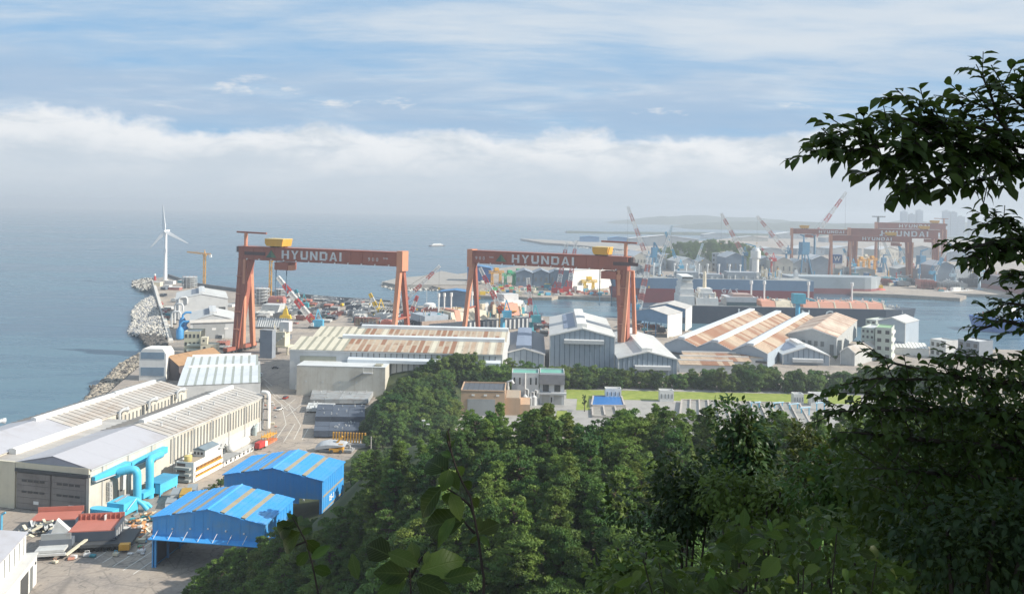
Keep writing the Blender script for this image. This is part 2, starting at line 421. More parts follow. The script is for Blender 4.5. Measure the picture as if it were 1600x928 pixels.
def inside(x, y, pl):
    r = False
    for (x1, y1), (x2, y2) in zip(pl, pl[1:]+pl[:1]):
        if (y1 > y) != (y2 > y) and x < (x2-x1)*(y-y1)/(y2-y1)+x1: r = not r
    return r
def scatter(name, poly_px, n, r0, r1, mat, fn, ztop, seed, zb=-3.6, mats=None):
    "poly_px: outline; the armour rises from the sea to ztop towards its last edge"
    rr = random.Random(seed); pl = [tuple(G(*q)[:2]) for q in poly_px]; bm = MB()
    xs = [p[0] for p in pl]; ys = [p[1] for p in pl]; k = 0
    a, c = Vector(pl[-1]), Vector(pl[0])
    for _ in range(n*30):
        if k >= n: break
        x, y = rr.uniform(min(xs), max(xs)), rr.uniform(min(ys), max(ys))
        if not inside(x, y, pl): continue
        k += 1
        ab = c-a; t = max(0, min(1, (Vector((x, y))-a).dot(ab)/ab.length_squared)); dist = (Vector((x, y))-(a+ab*t)).length
        z = zb+(ztop-zb)*max(0, 1-dist/32.0)+rr.uniform(-.4, .7)
        bm.cur = 0 if not mats else (1 if rr.random() < .35 else 0)
        fn(bm, Vector((x, y, max(zb-.2, z))), rr.uniform(r0, r1), rr)
    return tag(bm.build(name, mats or mat), kind='stuff')
PALE = M('pale_concrete', (.58, .55, .49), .85, .35, .3); BOULD = M('boulder', (.36, .32, .26), .9, .4, .25, dirt=(.10, .09, .08)); DARKR = M('wet_boulder', (.12, .11, .10), .8, .4, .3)
scatter('tetrapods', [(262, 535), (215, 520), (200, 514), (209, 498), (206, 484), (222, 470), (238, 466)], 1500, 1.3, 2.3, PALE, tetra, 2.5, 3, mats=[PALE, M('grey_concrete', (.30, .31, .33), .9, .3, .3)])
scatter('tetrapods', [(240, 452), (222, 452), (206, 444), (208, 437), (226, 431), (262, 431), (236, 437)], 420, 1.5, 2.6, PALE, tetra, 2.0, 4, mats=[PALE, DARKR])
scatter('dark_boulders', [(262, 543), (232, 562), (220, 560), (230, 540), (218, 522), (250, 520)], 420, 1.0, 2.2, DARKR, rock, 2.0, 5)
scatter('boulders', [(232, 565), (205, 590), (170, 614), (112, 640), (112, 628), (122, 622), (138, 609), (160, 585), (180, 570), (208, 556), (236, 546), (250, 544)][::-1], 2300, .7, 1.7, BOULD, rock, 1.2, 6, mats=[BOULD, DARKR])
scatter('boulders', [(140, 596), (158, 595), (158, 600), (144, 600)], 25, .5, 1.3, DARKR, rock, -2.8, 8)
scatter('boulders', [(760, 438), (742, 449), (622, 450), (596, 444), (598, 436), (640, 433), (610, 438), (625, 443), (740, 443)], 900, 1.0, 2.4, PALE, rock, 2.5, 9, mats=[PALE, DARKR])
scatter('boulders', [(905, 377), (990, 386), (1000, 394), (905, 385), (880, 381)], 500, 2.0, 4.0, PALE, rock, 4, 10, mats=[PALE, M('grey_concrete', (.3, .31, .33))])
# sea wall: concrete parapet along the left shore
SW = M('seawall_concrete', (.60, .58, .54), .85, .25, .3, streak=.3)
t = thing('sea_wall', 'long straight pale concrete sea wall running out beside the tetrapods to the wind turbine', 'wall', G(262, 535))
for k in range(14):
    p0, p1 = [G(262, 535).lerp(G(237, 441), u) for u in (k/14, (k+.985)/14)]
    dd = (p1-p0).normalized(); s = Vector((dd.y, -dd.x, 0)); o = -Vector(t.location)
    bm = MB(); bm.hexa([p0+o, p0+s*4+o, p1+s*4+o, p1+o]+[q+o+Vector((0, 0, 1.5)) for q in (p0, p0+s*4, p1+s*4, p1)])
    bm.hexa([p0+o+Vector((0, 0, 1.5)), p0+s*1+o+Vector((0, 0, 1.5)), p1+s*1+o+Vector((0, 0, 1.5)), p1+o+Vector((0, 0, 1.5))]+[q+o+Vector((0, 0, 4.5)) for q in (p0, p0+s*1, p1+s*1, p1)])
    bm.build('wall_section', SW, t)
t = thing('sea_wall', 'low dark concrete sea wall along the open-sea edge of the yard behind the left gantry crane', 'wall', G(450, 461))
ed = [(262, 432), (300, 445.5), (372, 455.5), (450, 462.5), (520, 468.5), (610, 474.5)]
for a, c in zip(ed, ed[1:]):
    p0, p1 = G(*a)-t.location, G(*c)-t.location; dd = (p1-p0).normalized(); s = Vector((dd.y, -dd.x, 0)); z = Vector((0, 0, 4.0))
    MB().hexa([p0-s*2.5, p0, p1, p1-s*2.5]+[q+z for q in (p0-s*2.5, p0, p1, p1-s*2.5)]).build('wall_section', M('dark_wall', (.16, .17, .18), .9, .3, .2), t)
# ================================================================ buildings: helpers
def m2(ang): return Matrix.Rotation(ang, 3, 'Z')
class Frame:
    "local axes of a building: x along its front, y away from the viewer"
    def __init__(s, o, ang): s.o = Vector((o[0], o[1], 0)); s.ang = ang; s.m = m2(ang); s.i = m2(-ang)
    def loc(s, w): return s.i @ (Vector(w)-s.o)
    def w(s, x, y, z=0): return s.o+s.m @ Vector((x, y, z))
    def onx(s, px, py, x):
        "local point seen at a pixel on the plane x = const"
        a = s.loc(P(px, py, 1.0)); c = s.loc(P(px, py, 2.0)); d = c-a; t = (x-a.x)/d.x; return a+d*t
    def ony(s, px, py, y):
        a = s.loc(P(px, py, 1.0)); c = s.loc(P(px, py, 2.0)); d = c-a; t = (y-a.y)/d.y; return a+d*t
    def onz(s, px, py, z): return s.loc(G(px, py, z))
def fit(base, eaveL, eaveR, back=None, backR=None, left=True):
    "front-left base pixel, both front eave pixels and one rear eave pixel -> frame, width, depth, eave height"
    if left:
        Y = G(*base).y; ze = P(*eaveL, Y).z; A = G(*base); B = G(*eaveR, ze)
    else:
        Y = G(*base).y; ze = P(*eaveR, Y).z; B = G(*base); A = G(*eaveL, ze)
    A = Vector((A.x, A.y, 0)); B = Vector((B.x, B.y, 0)); ang = math.atan2((B-A).y, (B-A).x); fr = Frame(A, ang); D = 30
    if back: D = fr.onz(*back, ze).y
    if backR: D = fr.onz(*backR, ze).y
    return fr, (B-A).length, D, ze
def bthing(fr, name, label, cat='building', group=None): return thing(name, label, cat, fr.o, fr.ang, group)
def gable_walls(t, x0, x1, y0, y1, ze, zr, mat, name='wall'):
    xm = (x0+x1)/2
    return MB().prism([(x0, -.3), (x1, -.3), (x1, ze), (xm, zr), (x0, ze)], y0, y1).build(name, mat, t)
def slope_panels(t, x0, x1, y0, y1, ze, zr, n, mat, th=.25, gap=.06, oh=.5, name='roof_panel', rib=None, sides='LR', over=.4):
    "gable roof (ridge along y) laid as n separate sheets per slope"
    xm = (x0+x1)/2; k = (zr-ze)/(x1-xm); dy = (y1-y0+2*oh)/n
    for sd in sides:
        bm = MB(); xe = x0-over if sd == 'L' else x1+over; zz_ = ze-k*over+.05
        q = [(xe, 0, zz_), (xm, 0, zr+.05), (xm, dy-gap, zr+.05), (xe, dy-gap, zz_)] if sd == 'R' else [(xe, 0, zz_), (xe, dy-gap, zz_), (xm, dy-gap, zr+.05), (xm, 0, zr+.05)]
        q = q if sd == 'L' else q
        if sd == 'R': q = [(xm, 0, zr+.05), (xm, dy-gap, zr+.05), (xe, dy-gap, zz_), (xe, 0, zz_)]
        q = q[::-1]
        bm.slab([q[0], q[1], q[2], q[3]], th)
        if rib:
            bm.cur = 1 if isinstance(mat, (list, tuple)) else 0
            a, c = ((xe, 0, zz_), (xm, 0, zr+.05)); bm.beam(Vector(a)+Vector((0, .1, th+.1)), Vector(c)+Vector((0, .1, th+.1)), rib, rib)
        me = bm.mesh(name, mat)
        for i in range(n): piece(name, me, t, (0, y0-oh+i*dy, 0))
def ridge_vent(t, xm, y0, y1, zr, w, h, mat, name='ridge_vent', k=.25):
    MB().prism([(xm-w/2, zr-.6), (xm+w/2, zr-.6), (xm+w/2, zr+h-k), (xm, zr+h), (xm-w/2, zr+h-k)], y0, y1).build(name, mat, t)
def boxp(t, name, x0, y0, z0, x1, y1, z1, mat, par=None): return MB().box(x0, y0, z0, x1, y1, z1).build(name, mat, par or t)
def row(t, name, mat, size, pts, rz=0.0):
    "alike boxes that share one mesh"
    me = MB().box(-size[0]/2, -size[1]/2, 0, size[0]/2, size[1]/2, size[2]).mesh(name, mat)
    return [piece(name, me, t, p, rz) for p in pts]
def text_mesh(txt, size, mat, ext=.05, bold=0.0, name='lettering'):
    cu = bpy.data.curves.new(name, 'FONT'); cu.body = txt; cu.size = size; cu.extrude = ext; cu.offset = bold
    cu.align_x = 'CENTER'; cu.align_y = 'CENTER'; cu.resolution_u = 2
    o = bpy.data.objects.new(name, cu); col.objects.link(o); bpy.context.view_layer.update()
    me = bpy.data.meshes.new_from_object(o.evaluated_get(bpy.context.evaluated_depsgraph_get()))
    bpy.data.objects.remove(o); bpy.data.curves.remove(cu); me.materials.clear(); me.materials.append(mat); me.name = name
    return me
def text(t, txt, size, mat, loc, rot, bold=0.0, name='lettering', ext=.05):
    o = bpy.data.objects.new(name, text_mesh(txt, size, mat, ext, bold, name)); link(o, t); o.location = loc; o.rotation_euler = rot; return o

WWALL = M('white_cladding', (.56, .535, .47), .6, .3, .12, streak=.40, dirt=(.38, .33, .26))
WROOF = M('pale_roof_sheet', (.43, .43, .46), .5, .3, .08, dirt=(.33, .30, .29))
BROOF = M('beige_roof_sheet', (.45, .43, .40), .55, .55, .06, dirt=(.37, .29, .22), rand=.10)
GAB = M('grey_gable', (.34, .35, .40), .7, .2, .2)
DKGREY = M('dark_grey_steel', (.07, .075, .08), .6, .3, .4)
WINDK = M('dark_window', (.05, .055, .06), .25, .3, .6, spec=.5)
STRIP = M('grey_strip_glazing', (.17, .18, .18), .4, .3, .3)
DOORM = M('brown_grey_door', (.26, .235, .215), .75, .35, .15, streak=.3, dirt=(.14, .12, .11))
SIGNW = M('sign_white', (.78, .77, .74), .6, .1, .5)
WHT = M('white_paint', (.78, .76, .72), .55, .12, .3, streak=.1)
CREAM = M('cream_paint', (.66, .61, .47), .65, .15, .2, streak=.15)
LBLUE = M('light_blue_paint', (.085, .50, .72), .45, .2, .3, streak=.15, dirt=(.10, .33, .45))
BLUE = M('blue_sheet', (.045, .30, .68), .5, .35, .12, streak=.35, dirt=(.15, .33, .52), rand=.07)
TANSTRIP = M('tan_translucent_sheet', (.34, .30, .21), .6, .2, .3)
RUST = M('rusty_sheet', (.47, .37, .27), .8, .8, .12, dirt=(.22, .095, .05), rand=.18, rmix=(.45, .75))
GREYSH = M('blue_grey_cladding', (.36, .42, .48), .6, .16, .15, streak=.2, dirt=(.24, .28, .33))
LGREY = M('light_grey_sheet', (.56, .57, .57), .55, .2, .15, streak=.15)

# ---------------------------------------------------------------- the two long white halls at left
C0 = G(140, 805); Y0 = C0.y; ze = P(140, 732, Y0).z
E1 = G(412, 617.5, ze); ax = Vector((E1.x-C0.x, E1.y-C0.y, 0)); HL = ax.length; ang = math.atan2(-ax.x, ax.y)
hf = Frame(C0, ang)
xv = hf.ony(27, 721, 0).x; BW = -xv                    # bay width from the valley pixel
zr = hf.ony(81.5, 712, 0).z
t = bthing(hf, 'industrial_hall', 'long white industrial hall with tall strip windows and light blue ducts along its side')
gable_walls(t, -BW, 0, 0, HL, ze, zr, [WWALL])
ys_ = HL*.36
slope_panels(t, -BW, 0, 0, ys_, ze, zr, 4, WROOF, gap=.03)
slope_panels(t, -BW, 0, ys_+.6, HL, ze, zr, 24, BROOF, rib=.28)
ridge_vent(t, -BW/2, HL*.40, HL*.80, zr, 2.6, 1.5, WHT); ridge_vent(t, -BW/2, HL*.802, HL*.97, zr, 2.0, 1.9, LGREY)
MB().prism([(-BW+.6, ze+.1), (-.6, ze+.1), (-BW/2, zr-.15)], -.35, -.05).build('gable_end', GAB, t)
def front_door(t, x0, x1, z1, ncol, sign, par=None):
    dr = boxp(t, 'door', x0, -.55, .2, x1, -.15, z1, DOORM); h = (z1-.2)/6
    for i in range(6): boxp(t, 'door_panel', x0+.15, -.68, .26+i*h, x1-.15, -.56, .2+(i+1)*h-.12, DOORM, dr)
    w = (x1-x0)*.7/ncol; me = MB().box(0, -.74, 0, w*.82, -.69, h*.36).mesh('window', WINDK)
    for rw in (.46, .76):
        for i in range(ncol): piece('window', me, dr, (x0+(x1-x0)*.16+i*w, 0, z1*rw))
    if sign:
        boxp(t, 'sign', (x0+x1)/2+.2, -.76, z1*.17, (x0+x1)/2+2.3, -.69, z1*.17+1.1, SIGNW, dr)
def front_wall(t, x0, x1, zt, m):
    boxp(t, 'front_beam', x0, -.75, zt-2.0, x1, -.1, zt, CREAM); boxp(t, 'door_track', x0, -1.1, zt-3.1, x1, -.1, zt-2.05, DKGREY)
front_wall(t, -BW, .0, ze+.3, None)
boxp(t, 'corner_post', -.9, -.8, 0, .25, -.05, ze-2.9, WWALL)
dw = (BW-1.2)/2
front_door(t, -.95-dw+.2, -1.1, ze-3.2, 4, True); front_door(t, -.95-2*dw+.2, -1.15-dw, ze-3.2, 4, True)
me = MB().box(0, -.35, 0, .16, .35, 1).mesh('strip_window', STRIP)
for i in range(31):
    a = hf.onx(262+ (400-262)*(i/30)**1.0, 690, .02); yy = HL*.383+(HL*.965-HL*.383)*i/30
    z0 = ze*.30+ (ze*.12)*min(1, i/14); piece('strip_window', me, t, (.0, yy, z0), sc=(1, 1, ze*.90-z0))
boxp(t, 'eave_gutter', .1, 0, ze-.55, .55, HL, ze-.15, LGREY)
piece('wall_base', MB().box(.0, HL*.38, 0, .12, HL, ze*.27).mesh('wall_base', LGREY), t)
me = MB().tube([(.35, 0, 0), (.35, 0, ze-.6)], .14, 5).mesh('downpipe', LGREY)
for i in range(9): piece('downpipe', me, t, (0, HL*(.05+.115*i), 0))
for i in range(5):
    boxp(t, 'wall_vent', .0, HL*(.06+.06*i), ze*.62, .18, HL*(.06+.06*i)+1.5, ze*.62+1.0, STRIP)
for i in range(7): MB().tube([(-BW*.25, HL*(.42+.08*i), ze+1.2), (-BW*.25, HL*(.42+.08*i), ze+3.0), (-BW*.25, HL*(.42+.08*i), ze+3.5)], [.35, .35, .6], 8).build('roof_ventilator', LGREY, t)
boxp(t, 'side_door', .0, HL*.30, 0, .15, HL*.30+1.6, 2.4, DKGREY); boxp(t, 'side_door', .0, HL*.12, 0, .15, HL*.12+3.5, 4.2, STRIP)
# left hall
x1l = -BW*1.43; x0l = x1l-BW
def cowl(x, y, z, up, par_lbl, grp):
    t2 = thing('roof_cowl', par_lbl, 'roof vent', hf.w(x, y, z), hf.ang, grp)
    MB().tube([(0, 0, -.3), (0, 0, up), (.15, .3, up+.8), (.6, 1.2, up+1.3), (1.1, 2.2, up+1.4)], [.55, .55, .6, .65, .9], 8).build('duct', LGREY, t2, True)
    MB().tube([(1.1, 2.2, up+1.4), (1.6, 3.2, up+1.2)], [.9, 1.25], 8).build('hood', LGREY, t2, True)
t = bthing(hf, 'industrial_hall', 'long pale hall behind the front white hall, nearest the sea, with beige ribbed roof')
gable_walls(t, x0l, x1l, 0, HL*1.01, ze, zr, [WWALL])
slope_panels(t, x0l, x1l, 0, ys_, ze, zr, 4, WROOF, gap=.03); slope_panels(t, x0l, x1l, ys_+.6, HL*1.01, ze, zr, 24, BROOF, rib=.28)
ridge_vent(t, (x0l+x1l)/2, HL*.32, HL*.72, zr, 2.6, 1.5, WHT); ridge_vent(t, (x0l+x1l)/2, HL*.722, HL*.97, zr, 2.2, 1.9, LGREY)
front_wall(t, x0l, x1l, ze+.3, None)
front_door(t, x1l-dw+.2, x1l-.4, ze-3.2, 4, False); front_door(t, x1l-2*dw+.2, x1l-dw, ze-3.2, 4, False)
me2 = MB().box(0, -.35, 0, .16, .35, 1).mesh('strip_window', STRIP)
for i in range(20): piece('strip_window', me2, t, (x1l, HL*.56+i*HL*.0218, ze*.45), sc=(1, 1, ze*.45))
boxp(t, 'expansion_joint', x1l-.1, HL*.72, 2, x1l+.15, HL*.735, ze, DKGREY); boxp(t, 'expansion_joint', x1l-.1, HL*.9, 2, x1l+.15, HL*.915, ze, DKGREY)
# low link roof between them
t = thing('link_building', 'low flat-roofed link between the two long white halls with a raised white strip', 'building', hf.w(-BW, 0), hf.ang)
gw = -BW-x1l; MB().box(-gw, 0, 0, -.05, HL*.53, ze-1.0).build('wall', WWALL, t)
MB().box(-gw+.2, -.75, 0, -.2, .0, ze+.2).build('front_beam', CREAM, t)
me = MB().slab([(-gw, 0, ze-.9), (-.05, 0, ze-.6), (-.05, HL*.53/14-.08, ze-.6), (-gw, HL*.53/14-.08, ze-.9)], .22).mesh('roof_panel', BROOF)
for i in range(14): piece('roof_panel', me, t, (0, i*HL*.53/14, 0))
MB().prism([(-gw+.4, ze-.8), (-gw+3.6, ze-.8), (-gw+3.6, ze+1.1), (-gw+2, ze+1.5), (-gw+.4, ze+1.1)], 9, HL*.46).build('roof_monitor', WHT, t)
for i, (a, u) in enumerate(((.58, 2.2), (.75, 2.2), (.93, 2.2))):
    cowl(x1l+1.2, HL*a, ze-2.0, u, ('nearest', 'middle', 'farthest')[i]+' of three curved grey vent cowls in the gap between the two long halls', 'vent cowls between the halls')
for px in (44, 83):
    q = P(px, 655 if px == 44 else 640, hf.w(x0l-1, HL*.2).y*1.03); y_ = hf.loc(q).y
    cowl(x0l-1.2, HL*(.17 if px == 44 else .30), ze-2.5, 3.4, ('nearer' if px == 44 else 'farther')+' of two curved grey vent cowls on the seaward side of the left hall', 'vent cowls on the seaward side')

# dust extraction plant on the side of the front hall
def duct_pt(px, py, x): return hf.onx(px, py, x)
t = bthing(hf, 'dust_extractor', 'light blue dust extraction plant with rounded front beside the front corner of the white hall', 'dust extractor')
q0 = hf.onz(193, 812, 0); q1 = hf.onz(220, 801, 0); zt = P(193, 787, hf.w(*q0).y).z
bx0, bx1, by0, by1 = q0.x-6.5, q0.x, q0.y, q1.y+.5
MB().box(bx0, by0, 1.3, bx1, by1, zt).build('filter_housing', LBLUE, t)
cx0, cx1, cy0, cy1 = 2.4, bx1-1.6, by0-3.4, by0-.05
ar = [(cx1, cy1), (bx0-3.0, cy1)]+[(bx0-3-(bx0-3-cx0)*math.sin(a_), (cy0+cy1)/2+(cy1-cy0)/2*math.cos(a_)) for a_ in (.4, .8, 1.2, 1.57, 2.0, 2.4, 2.8)]+[(bx0-3, cy0), (cx1, cy0)]
MB().extr(ar, .5, zt-1.3).build('rounded_casing', LBLUE, t)
me = MB().box(0, -.12, .7, .14, 0, zt-1.5).mesh('casing_rib', M('mid_blue_paint', (.06, .34, .55), .5, .2, .3))
for i in range(8): piece('casing_rib', me, t, (bx0-3+i*1.1, cy0-.01, 0))
for i, (x, y) in enumerate(((bx0+.3, by0+.4), (bx1-.3, by0+.4), (bx0+.3, by1-.4), (bx1-.3, by1-.4))): boxp(t, 'leg', x-.15, y-.15, 0, x+.15, y+.15, 1.4, LBLUE)
MB().tube([(bx1-2, by0+2.2, .4), (bx1+.7, by0+1.0, zt*.6), (bx1+.7, by0+5.5, zt+.2)], .12, 5).build('handrail', LGREY, t)
for k in range(10): boxp(t, 'stair_tread', bx0+1.8, by0+1+k*.7, zt+.1+.02*k, bx0+3.0, by0+1.35+k*.7, zt+.3+.02*k, LGREY)
MB().tube([(bx1-.7, by1-.4, zt-.6), (bx1+1.2, by1+.6, zt-2.5), (bx1+2.4, by1+1.4, .8)], [.75, .75, .9], 10).build('return_duct', LBLUE, t, True)
MB().tube([(bx1-.5, by1+.3, zt-1.5), (bx1+1.8, by1+2.4, zt-3), (bx1+2.8, by1+3, 1.0)], .6, 10).build('return_duct', LBLUE, t, True)
def bend(p, q, r, n=5):
    return None
def big_duct(t, pxlist, x, rad, name='vertical_duct'):
    pts = [duct_pt(px, py, xx) for (px, py, xx) in pxlist]
    out = [pts[0]]
    for i in range(1, len(pts)-1):
        a, c, e = pts[i-1], pts[i], pts[i+1]; d1 = (a-c).normalized(); d2 = (e-c).normalized(); r = rad*1.9
        for u in (0, .25, .5, .75, 1): out.append((c+d1*r)*(1-u)**2+c*2*u*(1-u)+(c+d2*r)*u*u)
    out.append(pts[-1])
    return MB().tube(out, rad, 14).build(name, LBLUE, t, True)
big_duct(t, [(214.5, 785, 8.0), (214.5, 730, 8.0), (184, 737, 2.0)], 5, 1.4)
a = duct_pt(184, 737, 1.6)
for f_, w_ in ((0, 1.55), (.35, 1.5)): MB().tube([a+Vector((.3, -f_*3-.3, -f_*.6)), a+Vector((.3, -f_*3+.2, -f_*.5))], w_, 14).build('duct_flange', LBLUE, t, True)
def header(t, p, q, w0, w1):
    a, c = duct_pt(*p), duct_pt(*q); MB().beam(a, c, w0, w0*.95, w1).build('header_duct', LBLUE, t)
    bm = MB(); z = Vector((0, 0, -w0*.75)); bm.beam(a+z+Vector((.3, 0, 0)), c+z+Vector((.3, 0, -.6)), 1.4, .3); bm.build('walkway', LGREY, t)
    for k in range(4):
        e = a.lerp(c, (k+.5)/4); MB().beam(e+Vector((-1, 0, -w0)), e+Vector((.3, 0, -w0*.6)), .15).build('bracket', LGREY, t)
header(t, (146, 747, 1.2), (200, 725, 1.2), 1.3, 2.6)
MB().lattice(duct_pt(171, 782, .8), duct_pt(171, 752, .8), 1.2, 1.2, 8, .14, .1).build('lattice_post', LGREY, t)
boxp(t, 'vent_pipe', .1, duct_pt(192, 742, .5).y-.8, 4, 1.3, duct_pt(192, 742, .5).y+.6, ze*.72, LGREY)
t = bthing(hf, 'dust_extractor', 'second light blue dust extraction plant, farther along the white hall beside the white office', 'dust extractor')
q0 = hf.onz(256, 777, 0); q1 = hf.onz(279, 762, 0); zt2 = P(256, 756, hf.w(*q0).y).z; X2 = min(q0.x, 11.5)
MB().box(X2-6, q0.y, 1.3, X2, q1.y, zt2).build('filter_housing', LBLUE, t)
boxp(t, 'roof_cap', X2-6.3, q0.y-.3, zt2+.02, X2+.3, q1.y+.3, zt2+.3, M('mid_blue_paint', (.06, .34, .55)))
for x, y in ((X2-5.6, q0.y+.5), (X2-.4, q0.y+.5), (X2-5.6, q1.y-.5), (X2-.4, q1.y-.5)): boxp(t, 'leg', x-.2, y-.2, 0, x+.2, y+.2, 1.6, LBLUE)
big_duct(t, [(234, 792, 8.0), (234, 716, 8.0), (251, 709, 2.0)], 5, 1.4)
header(t, (204, 724, 1.2), (258, 701, 1.2), 1.3, 2.4)
MB().tube([duct_pt(242, 757, 8), duct_pt(247, 758, 8.5), duct_pt(250, 768, 9), duct_pt(248, 788, 9)], [.8, .95, 1.0, .9], 12).build('return_duct', LBLUE, t, True)
MB().tube([duct_pt(236, 772, 8), duct_pt(246, 786, 9)], .5, 10).build('return_duct', LBLUE, t, True)
boxp(t, 'inlet_box', X2-5, q0.y-6.5, 1.5, X2-2, q0.y-.05, zt2*.72, LBLUE)

# white rounded dust stack at the hall's far corner
t = bthing(hf, 'exhaust_stack', 'white exhaust duct with bent top standing at the far corner of the front white hall', 'exhaust stack')
a = duct_pt(419, 668, 3.0); zt3 = duct_pt(419, 613, 3.0).z
MB().tube([(a.x, a.y, 1), (a.x, a.y, zt3-1.4), (a.x-.3, a.y, zt3-.4), (a.x-1.2, a.y, zt3), (a.x-3.4, a.y, zt3)], 1.0, 12).build('duct', WHT, t, True)
for k, dx in enumerate((-3.3, -2.2)): MB().tube([(a.x+dx, a.y-1, 1), (a.x+dx, a.y-1, zt3-2.5)], .35, 8).build('pipe', LGREY, t, True)
for k in range(3): MB().cbox((a.x-1.8, a.y-1, 5+k*5), 4.2, .5, .4).build('pipe_clamp', DKGREY, t)
for k in range(3): MB().tube([(a.x-6+k*2.4, a.y-8-k, 0), (a.x-6+k*2.4, a.y-8-k, 3.4), (a.x-6+k*2.4, a.y-6-k, 4.8)], [.9, 1.0, .5], 10).build('cyclone', M('grey_green_paint', (.36, .42, .42)), t, True)

# ---------------------------------------------------------------- white office building with orange sills
def mk_windows(t, pts_size, mat=WINDK, name='window'):
    for (x0, y0, z0, x1, y1, z1) in pts_size: boxp(t, name, x0, y0, z0, x1, y1, z1, mat)
ox = 13.5                                                   # distance of its lit side from the hall wall
a = hf.onx(302, 766, ox); c = hf.onx(356, 735, ox); zt = hf.onx(302.4, 725, ox).z; c = hf.onx(357, 703, ox)
za = 0; L = hf.onz(356, 703, zt).y-a.y; ofr = Frame(hf.w(ox, a.y), hf.ang)
t = bthing(ofr, 'office_building', 'white office block with two rows of orange-framed windows beside the long hall')
wd = 7.5; boxp(t, 'wall', -wd, 0, 0, 0, L, zt, WHT); boxp(t, 'roof', -wd+.3, .3, zt+.02, -.3, L-.3, zt+.12, M('tan_roof', (.38, .32, .25), .85))
for x0, y0, x1, y1 in ((-wd, 0, -wd+.25, L), (-.25, 0, 0, L), (-wd+.25, 0, -.25, .25), (-wd+.25, L-.25, -.25, L)): boxp(t, 'parapet', x0, y0, zt+.02, x1, y1, zt+.7, WHT)
OR = M('orange_frame', (.72, .33, .05), .55, .15, .4); fh = zt/3.05
for k in (0, 1):
    z = fh*(k+.95); boxp(t, 'sill_band', .03, 1.2, z-.5, .35, L-.6, z, OR); boxp(t, 'balcony_band', .03, .6, z-1.7, .42, L-.2, z-.55, WHT)
    nw = 18; me = MB().box(0, 0, 0, .2, (L-3)/nw*.66, fh*.42).mesh('window', WINDK); mf = MB().box(0, 0, 0, .3, .25, fh*.46).mesh('window_post', OR)
    for i in range(nw): piece('window', me, t, (.03, 1.5+i*(L-3)/nw, z+.05)); piece('window_post', mf, t, (.03, 1.5+(i+.75)*(L-3)/nw, z+.02))
for k in range(3):
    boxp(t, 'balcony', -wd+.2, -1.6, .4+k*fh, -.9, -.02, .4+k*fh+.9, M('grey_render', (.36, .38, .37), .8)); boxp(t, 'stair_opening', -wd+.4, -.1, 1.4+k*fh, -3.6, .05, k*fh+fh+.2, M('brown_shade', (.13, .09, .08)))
boxp(t, 'roof_office', -wd+1.5, L*.45, zt+.15, -1.0, L*.92, zt+2.7, LGREY); MB().prism([(-wd+1.2, zt+2.72), (-.7, zt+2.72), (-.7, zt+2.9), (-wd/2, zt+3.8), (-wd+1.2, zt+2.9)], L*.44, L*.93).build('office_roof', M('slate_roof', (.20, .25, .28)), t)
for i in range(3): boxp(t, 'window', -5.8+i*1.5, L*.45-.08, zt+1, -4.9+i*1.5, L*.45+.03, zt+2, WINDK)
tk = thing('water_tank', 'yellow round water tank on the roof of the white office block', 'water tank', ofr.w(-wd*.55, L*.13, zt+.15), ofr.ang)
MB().tube([(0, 0, 0), (0, 0, .3), (0, 0, 2.2), (0, 0, 2.6)], [1.3, 1.5, 1.5, .7], 12).build('tank', M('yellow_tank', (.62, .50, .20)), tk, True)
MB().tube([(0, 0, 2.6), (0, 0, 2.9)], .4, 8).build('hatch', LGREY, tk)
b0 = L+1.0; sfr = Frame(ofr.w(0, b0), hf.ang); zt = hf.onx(357, 718, ox).z*.98; L2 = hf.onz(414, 696.5, zt).y-(a.y+b0)
t = bthing(sfr, 'office_building', 'low white building with small square windows in a row behind the orange-silled office')
boxp(t, 'wall', -6, 0, 0, 0, L2, zt, WHT); boxp(t, 'roof', -6.2, -.2, zt+.02, .2, L2*.52, zt+.35, M('grey_flat_roof', (.33, .33, .32), .8)); boxp(t, 'roof', -6.2, L2*.525, zt+.02, .2, L2+.2, zt+.35, M('pale_flat_roof', (.50, .48, .44), .8))
me = MB().box(0, 0, 0, .12, 1.1, 1.1).mesh('window', WINDK)
for i in range(7):
    for k in (0, 1): piece('window', me, t, (.0, 1.4+i*(L2-2)/7, zt*(.30+.36*k)))
me = MB().box(0, 0, 0, .35, .35, zt-.2).mesh('downpipe', LGREY)
for i in range(2): piece('downpipe', me, t, (0, L2*(.30+.5*i), 0))
t = thing('storage_tank', 'long white horizontal storage tank behind the low white building', 'storage tank', hf.w(8.5, a.y+b0+L2*.52), hf.ang)
MB().tube([(0, -1.2, 3.2), (0, -.6, 3.2), (0, 0, 3.2), (0, L2*.5, 3.2), (0, L2*.5+.8, 3.2), (0, L2*.5+1.2, 3.2)], [.2, 1.5, 1.8, 1.8, 1.5, .2], 14).build('tank', WHT, t, True)
for u in (.1, .4): boxp(t, 'saddle', -1.3, L2*u-.4, 0, 1.3, L2*u+.4, 1.6, LGREY)

